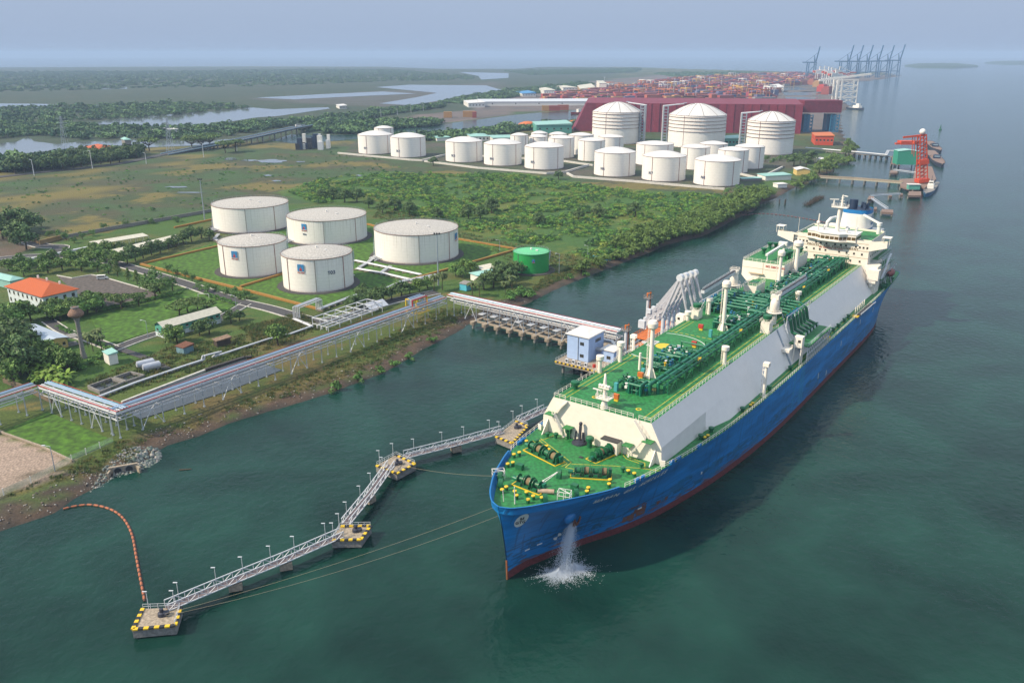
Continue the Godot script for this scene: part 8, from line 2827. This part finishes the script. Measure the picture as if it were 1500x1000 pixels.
	for k in 60:
		var u := r.randf_range(890,1180); var v := r.randf_range(114,147)
		var p := px(u, v)
		if not Geometry2D.is_point_in_polygon(Vector2(p.x, p.z), zone): continue
		var o := MeshInstance3D.new()
		o.name = numbered("yard_gantry"); o.mesh = gm[r.randi() % 3]
		add_child(o)
		o.position = p; o.rotation.y = 0.35 + (PI / 2 if r.randf() < 0.5 else 0.0)
		tag(o, "portal gantry straddling container rows in the hazy yard", "crane", "yard gantries in the port")
	for k in 16:
		var p := px(r.randf_range(880,1130), r.randf_range(128,150))
		var mb := MB.new(); mb.tube(Vector3.ZERO, Vector3(0,36,0), 0.7,0.5,6); mb.box(Vector3(0,36,0), Vector3(5,1,2))
		tag(put(mb, "yard_light_mast", M["steel_white"], null, p), "slender white light mast in the container yard", "mast", "yard light masts")
	# ship-to-shore cranes, booms raised
	for q in [[1187,115,68,0.8],[1235,114,66,0.9],[1249,114,66,0.9],[1263,114,66,0.9],[1278,113.5,66,0.9],[1293,113,66,1.0],[1309,112,65,1.0]]:
		var p := px(q[0], q[1]); var h := tall(q[0], q[1], q[2])
		var o := thing("quay_crane", "blue ship to shore crane with its boom raised on the far quay", "crane", p, 0.0, "ship to shore cranes on the far quay")
		var leg := h * 0.5; var W = 22.0 * q[3]
		for x in [-W, W]:
			for z in [-12.0,12.0]:
				var m := MB.new(); m.bar(Vector3(x, 0, z), Vector3(x * 0.9, leg, z), 3.4); put(m, "leg", M["crane_blue"], o)
		var g := MB.new()
		for y in [leg * 0.35, leg]:
			for x in [-W, W]: g.bar(Vector3(x, y, -12), Vector3(x, y, 12), 3.0)
			for z in [-12.0,12.0]: g.bar(Vector3(-W, y, z), Vector3(W, y, z), 3.0)
		g.bar(Vector3(-W, 0,12), Vector3(W, leg * 0.35,12), 2.0); g.bar(Vector3(-W, leg * 0.35,12), Vector3(W, leg, 12), 2.0)
		g.bar(Vector3(-W * 2.4, leg * 1.02,0), Vector3(W, leg * 1.02,0), 5.0,4.0)
		put(g, "portal_frame", M["crane_blue"], o)
		var bm := MB.new()
		bm.bar(Vector3(W, leg, 0), Vector3(W * 1.65, h, 0), 5.5,4.0)
		put(bm, "boom", M["crane_blue"], o)
		var ap := MB.new()
		ap.bar(Vector3(W * 0.8, leg, -6), Vector3(W * 0.5, leg * 1.45,0), 2.4); ap.bar(Vector3(W * 0.8, leg, 6), Vector3(W * 0.5, leg * 1.45,0), 2.4)
		ap.bar(Vector3(W * 0.5, leg * 1.45,0), Vector3(-W * 1.8, leg, 0), 1.4); ap.bar(Vector3(W * 0.5, leg * 1.45,0), Vector3(W * 1.4, h * 0.82,0), 1.4)
		put(ap, "mast_stay", M["crane_blue"], o)
	# low booms, red and white cranes and a white gantry on the nearer quay
	for q in [[1216,124,0.2],[1222,128,0.5],[1206,119,0.1],[1212,122,0.4],[1228,121,0.3],[1199,121,0.3]]:
		var p := px(q[0], q[1])
		var o := thing("lowered_crane", "white and red crane with its long boom lowered over the far quay", "crane", p, q[2] * 0.5, "cranes with lowered booms on the far quay")
		var m := MB.new()
		for x in [-10.0,10.0]:
			for z in [-8.0,8.0]: m.bar(Vector3(x, 0, z), Vector3(x, 34, z), 2.2)
		m.bar(Vector3(-10,34,0), Vector3(10,34,0), 16.0,2.0)
		m.block(Vector3(-6,34,0), Vector3(24,12,14))
		put(m, "portal_frame", M["white"], o)
		var b := MB.new(); b.bar(Vector3(-24,36,0), Vector3(64,37,0), 4.5,3.2); b.bar(Vector3(0,60,0), Vector3(58,38,0), 1.6); b.bar(Vector3(0,36,0), Vector3(0,60,0), 3.0); put(b, "boom", M["white"], o)
		var t := MB.new(); t.bar(Vector3(44,37.5,0), Vector3(70,37.8,0), 5.5,4.5); t.block(Vector3(-20,38,0), Vector3(12,7,9)); put(t, "red_tip", M["crane_red"], o)
	var wq := px(1224,151); var wh := tall(1224,151,117)
	var wg := thing("white_gantry", "tall white lattice gantry crane on the nearer quay edge", "crane", wq)
	var ww := px(1254,151).x - wq.x
	for x in [0.0, ww * 0.22, ww]:
		for z in [0.0,-22.0]:
			var m := MB.new(); m.bar(Vector3(x, 0, z), Vector3(x * 0.97, wh, z), 3.4 if x < ww * 0.5 else 2.2); put(m, "leg", M["white"], wg)
	for k in 4:
		var m := MB.new()
		var y0 := wh * k / 4.0; var y1 := wh * (k + 1) / 4.0
		m.bar(Vector3(ww * 0.22, y0,0), Vector3(ww, y1,0), 1.6); m.bar(Vector3(ww, y0,0), Vector3(ww * 0.22, y1,0), 1.6); m.bar(Vector3(0, y1,0), Vector3(ww, y1,0), 2.4)
		put(m, "lattice_bay", M["white"], wg)
	var wb := MB.new(); wb.bar(Vector3(-40, wh * 0.98,-10), Vector3(ww + 30, wh * 1.25,-10), 6,4); put(wb, "boom", M["white"], wg)
	for q in [[1205,134, "red"],[1212,138, "container0"],[1198,127, "container3"],[1190,124, "container1"]]:
		var mb := MB.new(); mb.block(Vector3.ZERO, Vector3(40,16,22), 0.9)
		mb.block(Vector3(0,16,0), Vector3(30,5,16), 0.9)
		tag(put(mb, "quay_cargo", M[q[2]], null, px(q[0], q[1])), "block of stacked containers on the nearer quay", "containers", "container blocks on the quay")
	# pylons and roadside poles
	for q in [[97,224,170, "steel lattice pylon by the lagoon at the left"],[250,224,172, "steel lattice pylon behind the road bridge ramp"]]:
		var p := px(q[0], q[1]); var h := tall(q[0], q[1], q[2])
		var o := thing("power_pylon", q[3], "pylon", p, 0.0, "power pylons")
		var m := MB.new()
		for x in [-1.0,1.0]:
			for z in [-1.0,1.0]: m.bar(Vector3(x * 3.4,0, z * 3.4), Vector3(x * 0.5, h, z * 0.5), 0.35)
		for k in 9:
			var t0 := k / 9.0; var t1 := (k + 1) / 9.0; var w0 := lerpf(3.4,0.5, t0); var w1 := lerpf(3.4,0.5, t1)
			m.bar(Vector3(-w0, h * t0, w0), Vector3(w1, h * t1, w1), 0.22); m.bar(Vector3(w0, h * t0, w0), Vector3(-w1, h * t1, w1), 0.22)
		put(m, "tower", M["steel"], o)
		var ar := MB.new()
		for y in [0.7,0.82,0.94]: ar.bar(Vector3(-6, h * y, 0), Vector3(6, h * y, 0), 0.4)
		put(ar, "cross_arm", M["steel"], o)
	for q in [[49.5,257,234],[135,247,221],[214,240,224],[298,230,209],[347,222,204],[582,168,157],[602,165,154],[620,162,152],[558,172,160],[533,175,164],[700,158,140],[815,141,127],[890,152,135]]:
		var p := px(q[0], q[1]); var h := tall(q[0], q[1], q[2])
		var mb := MB.new(); mb.tube(Vector3.ZERO, Vector3(0, h, 0), 0.35,0.22,6); mb.bar(Vector3(0, h, 0), Vector3(-2.2, h + 0.4,0), 0.3)
		tag(put(mb, "roadside_pole", M["steel_white"], null, p), "slender pale pole standing along the distant road", "pole", "roadside poles")
# ------------------------------------------------------------------ plants
var proto := {}
func leaf_puff(mb: MB, c: Vector3, rad: Vector3, n: int, size: float, col: Color, r: RandomNumberGenerator, low := -0.5) -> void:
	var tint := 1.0 + r.randfn(0.0,0.16)
	for k in n:
		var d := Vector3(r.randfn(), r.randfn(), r.randfn()).normalized()
		if d.y < low: d.y = -d.y
		var p := c + d * rad * sqrt(r.randf_range(0.45,1.0))
		var nn := (d + Vector3(r.randfn(), r.randfn(), r.randfn()) * 0.55).normalized()
		var x := nn.cross(Vector3(r.randfn(), r.randfn(), r.randfn())).normalized() * size * r.randf_range(0.6,1.25)
		var y := nn.cross(x).normalized() * size * r.randf_range(0.5,1.0)
		mb.col = col * (1.6 * tint * (1.0 + r.randfn(0.0,0.2)))
		var i := mb.vert(p - x - y * 0.3, nn); mb.vert(p + y, nn); mb.vert(p + x - y * 0.2, nn); mb.vert(p - y, nn)
		mb.ix.append_array([i, i + 1, i + 2, i, i + 2, i + 3])

func leaf_mat() -> StandardMaterial3D:
	if M.has("leaf"): return M["leaf"]
	var m := StandardMaterial3D.new()
	m.vertex_color_use_as_albedo = true; m.roughness = 0.75
	m.cull_mode = BaseMaterial3D.CULL_DISABLED
	m.backlight_enabled = true; m.backlight = Color(0.10,0.14,0.03)
	M["leaf"] = m
	return m

func make_tree(kind: String, sd: int) -> Array:
	# [trunk mesh, crown mesh], one metre wide crowns are scaled by the caller
	var r := RandomNumberGenerator.new(); r.seed = sd
	var tk := MB.new(); var cr := MB.new()
	match kind:
		"broad", "dark", "mangrove", "umbrella":
			var H := 6.5; var R := 3.4
			var col := Color(0.052,0.115,0.024)
			if kind == "dark": col = Color(0.026,0.066,0.024)
			if kind == "mangrove": col = Color(0.048,0.105,0.020); H = 5.6; R = 3.6
			if kind == "umbrella": H = 5.6; R = 4.6; col = Color(0.036,0.085,0.022)
			col = col.lerp(Color(0.085,0.105,0.020), r.randf() * 0.45)
			tk.tube(Vector3.ZERO, Vector3(0.15, H * 0.5,0.1), 0.26,0.16,8, false)
			for k in (20 if kind != "umbrella" else 18):
				var an := r.randf() * TAU; var q := sqrt(r.randf())
				var c := Vector3(cos(an) * R * q * 0.72,0, sin(an) * R * q * 0.72)
				c.y = H * (0.40 if kind != "umbrella" else 0.68) + (1.0 - q) * H * (0.40 if kind != "umbrella" else 0.12) + r.randfn(0,0.5) * (1.0 if kind != "umbrella" else 0.4)
				if kind == "mangrove": c.y = H * (0.28 + 0.5 * (1.0 - q * 0.8)) + r.randfn(0,0.4)
				var s := r.randf_range(0.95,1.6)
				tk.tube(Vector3(0.1, H * 0.35,0.08), c - Vector3(0, s * 0.3,0), 0.1,0.04,5, false)
				leaf_puff(cr, c, Vector3(s, s * (0.8 if kind != "umbrella" else 0.42), s), 64,0.30, col, r)
		"round":
			tk.tube(Vector3.ZERO, Vector3(0,2.6,0), 0.2,0.12,7, false)
			for k in 11: leaf_puff(cr, Vector3(r.randfn(0,0.8), 2.2 + r.randfn(0,0.9), r.randfn(0,0.8)), Vector3(1.2,1.1,1.2), 58,0.24, Color(0.050,0.105,0.024), r)
		"cone":
			tk.tube(Vector3.ZERO, Vector3(0,5.0,0), 0.18,0.06,7, false)
			for k in 15:
				var t := k / 14.0
				var an := k * 2.4
				leaf_puff(cr, Vector3(cos(an) * 0.9 * (1.0 - t), 1.2 + t * 4.6, sin(an) * 0.9 * (1.0 - t)), Vector3.ONE * lerpf(1.3,0.45, t), 46,0.24, Color(0.060,0.098,0.022), r)
		"bush":
			tk.tube(Vector3.ZERO, Vector3(0,0.7,0), 0.12,0.06,6, false)
			for k in 7: leaf_puff(cr, Vector3(r.randfn(0,0.6), 0.75 + r.randfn(0,0.25), r.randfn(0,0.6)), Vector3(0.75,0.65,0.75), 44,0.2, Color(0.050,0.120,0.022), r, -0.2)
		"palm":
			var top := Vector3(0.3,6.6,0.2)
			tk.tube(Vector3.ZERO, Vector3(0.1,3.3,0.1), 0.2,0.16,8, false); tk.tube(Vector3(0.1,3.3,0.1), top, 0.16,0.12,8, false)
			for k in 17:
				var an := TAU * k / 17.0 + r.randfn(0,0.12); var el := r.randf_range(-0.2,0.95)
				var d := Vector3(cos(an), 0, sin(an)); var pv := top; var sd2 := Vector3(-d.z, 0, d.x)
				cr.col = Color(0.070,0.105,0.028) * (1.0 + r.randfn(0,0.2))
				for j in 7:
					var dir := (d * cos(el) + Vector3(0, sin(el), 0)).normalized()
					var nx := pv + dir * 0.5
					var w := 0.62 * sin(PI * (j + 0.8) / 8.0)
					for s in [-1.0,1.0]:
						var o = sd2 * s * w - Vector3(0, w * 0.45,0)
						cr.quad(pv, nx, nx + o * 0.9, pv + o)
					pv = nx; el -= 0.3
		"banana":
			for t in 1:
				var base := Vector3.ZERO
				tk.tube(base, base + Vector3(0,1.6,0), 0.16,0.12,7, false)
				for k in 16:
					var an := r.randf() * TAU; var el := r.randf_range(0.1,1.3)
					var d := Vector3(cos(an), 0, sin(an)); var sd2 := Vector3(-d.z, 0, d.x); var pv := base + Vector3(0,1.6,0)
					cr.col = Color(0.125,0.215,0.022) * (1.0 + r.randfn(0,0.18))
					for j in 5:
						var nx := pv + (d * cos(el) + Vector3(0, sin(el), 0)) * 0.5
						var w := [0.12,0.34,0.42,0.36,0.18][j] as float; var w2 := [0.34,0.42,0.36,0.18,0.02][j] as float
						cr.quad(pv - sd2 * w, pv + sd2 * w, nx + sd2 * w2, nx - sd2 * w2)
						pv = nx; el -= 0.38
	return [tk.mesh(M["bark"]), cr.mesh(leaf_mat())]

const NAMES := {"broad": "broadleaf_tree", "dark": "evergreen_tree", "mangrove": "mangrove_tree", "umbrella": "spreading_tree", "round": "round_tree", "cone": "conical_tree", "bush": "shrub", "palm": "palm_tree", "banana": "banana_plant"}
func plant(kind: String, u: float, v: float, sc: float, label: String, group: String) -> void:
	plant_at(kind, px(u, v, 0.3 if group == "shrubs at the water's edge" else LAND), sc, label, group)
func plant_at(kind: String, p: Vector3, sc: float, label: String, group: String) -> void:
	if not proto.has(kind):
		proto[kind] = [make_tree(kind, 100 + kind.length() * 7), make_tree(kind, 211 + kind.length() * 13), make_tree(kind, 307 + kind.length() * 3)]
	var m: Array = proto[kind][rng.randi() % 3]
	var cat := "plant" if kind == "banana" else ("shrub" if kind == "bush" else "tree")
	p.y = ground_h(Vector2(p.x, p.z))
	var o := thing(NAMES[kind], label, cat, p, rng.randf() * TAU, group)
	o.scale = Vector3(sc * rng.randf_range(0.9,1.12), sc * rng.randf_range(0.88,1.12), sc * rng.randf_range(0.9,1.12))
	inst(m[0], "stem" if cat != "tree" else "trunk", o)
	inst(m[1], "leaves" if cat != "tree" else "crown", o)

func scatter(called: String, label: String, polys: Array, count: int, meshes: Array, lo: float, hi: float, keep := func(_p: Vector2) -> bool: return true, cat := "bushes") -> void:
	var xf := []
	for i in meshes.size(): xf.append([])
	for pts in polys:
		var pl := flat(pts)
		var box := Rect2(pl[0], Vector2.ZERO)
		for p in pl: box = box.expand(p)
		var n := 0; var tries := 0
		while n < count / polys.size() and tries < count * 6:
			tries += 1
			var p := Vector2(rng.randf_range(box.position.x, box.end.x), rng.randf_range(box.position.y, box.end.y))
			if not Geometry2D.is_point_in_polygon(p, pl) or not keep.call(p): continue
			var s := rng.randf_range(lo, hi)
			if rng.randf() < 0.08: s *= 1.5
			var b := Basis(Vector3.UP, rng.randf() * TAU) * Basis.from_scale(Vector3(s * rng.randf_range(0.85,1.25), s * rng.randf_range(0.75,1.2), s * rng.randf_range(0.85,1.25)))
			xf[rng.randi() % meshes.size()].append(Transform3D(b, Vector3(p.x, ground_h(p) if p.y > -1150.0 else LAND - 0.3, p.y)))
			n += 1
	for i in meshes.size():
		if xf[i].is_empty(): continue
		var mm := MultiMesh.new()
		mm.transform_format = MultiMesh.TRANSFORM_3D; mm.mesh = meshes[i]; mm.instance_count = xf[i].size()
		for k in xf[i].size(): mm.set_instance_transform(k, xf[i][k])
		var o := MultiMeshInstance3D.new()
		o.name = numbered(called); o.multimesh = mm
		add_child(o)
		tag(o, label, cat, "", "stuff")

func clump(sd: int, col: Color, puffs: int, n: int, size: float, sy := 1.0) -> Mesh:
	var r := RandomNumberGenerator.new(); r.seed = sd
	var mb := MB.new()
	for k in puffs: leaf_puff(mb, Vector3(r.randfn(0,0.5), (0.45 + r.randfn(0,0.2)) * sy, r.randfn(0,0.5)), Vector3(0.62,0.55 * sy, 0.62), n, size, col, r, -0.2)
	return mb.mesh(leaf_mat())

func tuft(sd: int, col: Color, n: int) -> Mesh:
	var r := RandomNumberGenerator.new(); r.seed = sd
	var mb := MB.new()
	for k in n:
		var an := r.randf() * TAU
		var b := Vector3(r.randfn(0,0.4), 0, r.randfn(0,0.4)); var t := b + Vector3(cos(an) * 0.35, r.randf_range(0.5,1.0), sin(an) * 0.35)
		var s := Vector3(-sin(an), 0, cos(an)) * 0.07
		mb.col = col * (1.0 + r.randfn(0,0.22))
		mb.tri(b - s, b + s, t)
	return mb.mesh(leaf_mat())

func build_plants() -> void:
	# individual trees, by place
	var sets := [
		["dark", 2.3, "dark evergreen tree in the thicket at the left edge by the yellow house", "trees crowding the yellow house", [[6,500],[24,512],[12,530],[34,532],[3,548],[28,548]]],
		["broad", 1.5, "leafy green tree in the thicket below the yellow house", "trees crowding the yellow house", [[40,508],[52,520],[64,528],[48,536],[78,540],[20,560],[92,538],[8,470],[22,478],[34,472],[14,488],[102,545]]],
		["banana", 1.5, "bright green banana clump behind the rack corner", "banana plants behind the rack corner", [[44,548],[54,553],[64,557],[74,560],[84,563],[94,566],[60,548],[72,551],[50,562],[84,553],[100,560]]],
		["broad", 1.25, "leafy tree close to the walls of the red roofed house", "trees round the red roofed house", [[68,465],[76,468],[128,458],[140,456],[90,470],[84,462],[46,470],[97,460],[108,462],[122,452],[132,446],[118,464]]],
		["umbrella", 1.35, "flat spreading tree between the car park and the playing field", "spreading trees by the playing field", [[150,449],[178,452],[203,448],[228,438],[136,452]]],
		["umbrella", 1.15, "flat spreading tree behind the green warehouse roof", "trees behind the green warehouse", [[262,462],[276,457],[291,453],[303,457]]],
		["cone", 1.25, "clipped conical tree in the row beside the car park", "row of clipped trees beside the car park", [[172,404],[187,411],[201,416],[214,420]]],
		["round", 1.4, "round crowned tree along the service road behind the car park", "trees along the service road", [[143,398],[158,402],[222,424],[234,428],[240,419],[252,425],[228,414]]],
		["broad", 1.35, "leafy tree in the belt between the car park and the gallery", "tree belt behind the car park", [[12,397],[28,393],[44,397],[60,392],[75,389],[90,395],[105,390],[118,397],[131,389],[146,384],[160,388],[122,380],[140,376],[100,380],[172,390],[155,374],[34,404],[70,400]]],
		["dark", 1.35, "dark evergreen tree in the row beside the cream roofed sheds", "dark trees beside the open sheds", [[186,386],[198,382],[210,378],[222,374],[234,370],[246,366],[258,362],[268,357],[280,353],[294,349],[306,352],[190,374],[176,372]]],
		["dark", 2.6, "large dark tree behind the ochre boundary wall", "large trees behind the ochre wall", [[14,342],[30,336],[44,342],[24,358],[38,366],[4,350]]],
		["round", 1.1, "small round tree along the grey boundary wall", "small trees along the boundary wall", [[84,347],[98,352],[108,356],[120,350],[136,345],[152,336],[182,332],[222,327],[237,322],[260,326],[72,346]]],
		["palm", 1.0, "feathery palm near the concrete water tower", "palms by the water tower", [[127,508],[136,514],[143,505],[150,513],[24,500],[32,494],[12,512]]],
		["bush", 1.5, "leafy shrub at the foot of the water tower", "shrubs by the water tower", [[112,531],[132,532],[144,526],[104,538],[120,540],[150,520],[160,516]]],
		["broad", 1.3, "rounded leafy tree in front of the green warehouse", "trees in front of the green warehouse", [[249,501],[259,503]]],
		["dark", 1.0, "small dark tree against the warehouse wall", "trees in front of the green warehouse", [[292,492],[306,489],[338,474],[350,469]]],
		["broad", 1.35, "big rounded bush tree beside the white ground pipelines", "", [[407,506]]],
		["round", 0.95, "small round tree beside the bund road", "small trees beside the bund road", [[272,408],[282,412],[292,424],[303,428],[316,426],[330,431],[344,434],[352,438],[362,436],[258,402],[246,398]]],
		["dark", 1.3, "dark leafy tree beside the open manifold frame", "trees beside the manifold frame", [[516,453],[528,450],[540,446],[551,447],[562,441],[534,440],[574,438],[588,434]]],
		["broad", 1.15, "leafy tree near the corner of the pipe rack", "trees at the rack corner", [[600,430],[614,426],[626,422],[690,402],[681,397],[668,404],[676,408]]],
		["palm", 1.15, "feathery palm near the corner of the pipe rack", "palms at the rack corner", [[636,428],[648,424],[692,432],[702,436],[741,430],[750,424]]],
		["dark", 1.35, "dark tree crowding the teal roofed cottage", "trees by the teal roofed cottage", [[712,416],[722,422],[733,412],[744,410],[754,404],[762,400],[730,400],[708,424],[748,418]]],
		["bush", 1.9, "leafy shrub on the bank below the green tank", "shrubs below the green tank", [[764,430],[772,432],[758,433],[780,428],[750,436],[836,404],[860,398]]],
		["bush", 1.5, "green shrub growing at the water's edge under the pipe rack", "shrubs at the water's edge", [[559,545],[577,536],[598,524],[633,501],[524,558],[493,570]]],
		["dark", 1.6, "dark tree standing out of the scrub behind the tanks", "dark trees in the scrub", [[686,320],[704,322],[790,330],[848,324],[876,320],[560,312],[578,308],[505,296],[522,296],[540,304],[600,316],[470,292],[488,290],[818,262],[634,242],[720,312],[930,318],[640,322]]],
		["mangrove", 1.9, "bushy mangrove by the upper jetty roots", "mangroves by the upper jetty", [[1200,252],[1212,250],[1222,248],[1210,243],[1232,238],[1244,236],[1222,236],[1238,228],[1246,222],[1242,216],[1250,220],[1190,262],[1178,266],[1168,272]]],
		["dark", 2.2, "large dark tree by the small yellow vault house", "trees by the vault house", [[1172,240],[1180,244],[1186,238],[1164,243]]],
		["round", 1.5, "dark round tree between the far tanks and the river", "trees by the far tanks", [[1122,236],[1132,237],[1142,235],[1152,233],[1084,283],[1064,284]]],
		["dark", 2.6, "tall dark roadside tree along the highway", "roadside trees along the highway", [[22,254],[36,252],[50,250],[64,250],[78,249],[92,248],[106,247],[120,245],[134,244],[148,242],[162,240],[174,237],[88,238],[104,236],[122,233],[140,236],[158,233],[200,232],[204,226],[168,230],[184,231]]],
		["umbrella", 3.2, "wide dark tree beside the bridge ramp", "trees beside the bridge ramp", [[282,220],[296,218],[308,217],[330,224],[218,222],[345,222]]],
	]
	for s in sets:
		for q in s[4]: plant(s[0], q[0] + rng.randfn(0,0.6), q[1] + rng.randfn(0,0.4), s[1] * rng.randf_range(0.85,1.15), s[2], s[3])
	var lg := MB.new()
	lg.tube(Vector3(-1.6,0.05,0.3), Vector3(1.6,0.1,-0.3), 0.28,0.16,8)
	lg.tube(Vector3(0.4,0.1,0), Vector3(1.2,0.5,0.6), 0.1,0.05,6)
	tag(put(lg, "drift_log", M["bark"], null, px(271,688,0.0)), "dark log drifting on the river near the rocky outfall", "log")
	# mangrove fringe along the channel
	for i in range(31,42):
		var a := shore2[i]; var b := shore2[i + 1]
		var nrm := Vector2(-(b - a).y, (b - a).x).normalized()
		if not Geometry2D.is_point_in_polygon((a + b) * 0.5 + nrm * 6.0, land_poly): nrm = -nrm
		var n := maxi(1, int(a.distance_to(b) / 6.0))
		for k in n:
			for row in 3:
				if i < 33 and row > 0: continue
				var p := a.lerp(b, (k + rng.randf()) / n) + nrm * (2.0 + row * 7.0 + rng.randf_range(0,3.5))
				plant_at("mangrove", Vector3(p.x, 0, p.y), rng.randf_range(1.25,1.9) * (1.0 if i > 33 else 0.7), "bushy mangrove on the water's edge behind the ship", "mangrove fringe along the channel")
	# hedges along the playing field and roads
	for q in [[[84,480],[152,508], 16, "clipped hedge bush along the lane by the water tower", "hedge by the water tower lane"],[[300,432],[345,446], 13, "clipped hedge bush along the end of the playing field", "hedge at the playing field"],[[150,455],[268,429], 26, "low hedge bush between the car park and the playing field", "hedge by the car park"]]:
		for k in q[2]:
			var t: float = (k + 0.5) / q[2]
			plant("bush", lerpf(q[0][0], q[1][0], t), lerpf(q[0][1], q[1][1], t), 0.95, q[3], q[4])
	# scrub, reeds and far woods that read as masses
	var bushes := [clump(1, Color(0.052,0.130,0.022), 4,34,0.16), clump(2, Color(0.078,0.158,0.022), 3,34,0.16), clump(3, Color(0.032,0.086,0.022), 5,34,0.17), clump(4, Color(0.125,0.165,0.028), 3,30,0.16)]
	var thick := func(p: Vector2) -> bool: return nz2.get_noise_2d(p.x * 1.6, p.y * 1.6) + nz3.get_noise_2d(p.x, p.y) * 0.5 > rng.randf_range(-0.35,0.35) and seg_dist(p, shore2) > 5.0
	scatter("scrub_thicket", "dense green scrub between the two tank farms", [[[420,281],[470,263],[560,251],[640,256],[760,256],[900,278],[1056,287],[1110,299],[1052,333],[950,368],[895,386],[800,364],[700,341],[560,302],[470,300]]], 9500, bushes, 0.5,2.1, thick)
	scatter("reed_tussocks", "dark tussocks and low bushes dotted over the reed meadow", [[[-60,275],[120,252],[300,232],[480,222],[620,240],[560,250],[470,262],[420,280],[310,306],[90,347],[-60,335]]], 420, [bushes[0], bushes[2]], 0.6,1.3, func(p: Vector2) -> bool: return nz1.get_noise_2d(p.x * 2.0, p.y * 2.0) > 0.02)
	var reeds := [tuft(5, Color(0.080,0.115,0.030), 26), tuft(6, Color(0.150,0.130,0.040), 26), tuft(7, Color(0.055,0.110,0.022), 26)]
	scatter("bank_grass", "rough grass and weeds along the river bank", [[[60,712],[130,690],[236,660],[240,645],[380,605],[540,540],[690,470],[690,452],[640,452],[540,508],[380,577],[240,632],[176,645],[110,680],[0,730]],[[780,436],[860,402],[950,370],[940,360],[860,385],[800,404],[770,430]]], 3000, reeds, 0.4,1.0, func(p: Vector2) -> bool: return ground_h(p) > 1.5, "grass")
	scatter("field_weeds", "rough weeds and long grass about the terminal yards", [[[120,560],[250,508],[350,492],[420,470],[470,480],[380,520],[300,540],[180,575]],[[350,480],[440,458],[470,478],[390,500]],[[560,300],[700,345],[830,372],[890,388],[780,402],[690,352],[545,318]]], 3600, reeds, 0.6,1.3, func(_p: Vector2) -> bool: return true, "grass")
	var woods := [clump(11, Color(0.030,0.070,0.024), 5,22,0.26), clump(12, Color(0.042,0.085,0.026), 5,22,0.26), clump(13, Color(0.024,0.058,0.024), 5,22,0.26)]
	scatter("mangrove_wood", "dark mangrove woods between the lagoons beyond the highway", [[[-60,161],[100,156],[260,151.5],[330,153],[366,158],[300,164],[250,169],[150,176.5],[60,178],[-60,178]],[[-60,180],[60,180],[120,184],[185,185],[215,187],[300,186],[420,176],[470,176],[380,192],[330,200],[275,205],[187,202],[120,205],[60,198],[-60,208]],[[455,180],[500,170],[562,163.5],[632,155],[650,152],[650,157],[570,168],[520,178],[470,192],[440,194]],[[525,182],[560,180],[645,179],[640,184],[575,189],[520,196],[470,196]],[[560,204],[700,194],[880,178],[880,184],[760,192],[700,204],[640,206]],[[-60,238],[20,236],[120,226],[200,220],[200,230],[90,246],[-60,256]]], 4200, woods, 3.2,6.5, func(_p: Vector2) -> bool: return true, "wood")
	var fw := [clump(21, Color(0.030,0.070,0.024), 5,26,0.26,0.45), clump(22, Color(0.038,0.080,0.026), 5,26,0.26,0.45)]
	scatter("far_wood", "hazy woods along the horizon", [[[-200,105],[0,105],[250,104],[420,102],[575,102],[640,108],[700,112],[690,116.5],[560,119],[470,123],[370,126.5],[250,128.5],[100,132],[-200,139]],[[650,150],[740,134],[860,122],[860,126],[760,140],[690,152]],[[740,104],[900,101],[940,101],[930,106],[780,110]],[[1110,112],[1000,114],[960,108],[1100,106]]], 20000, fw, 5.0,11.0, func(_p: Vector2) -> bool: return true, "wood")
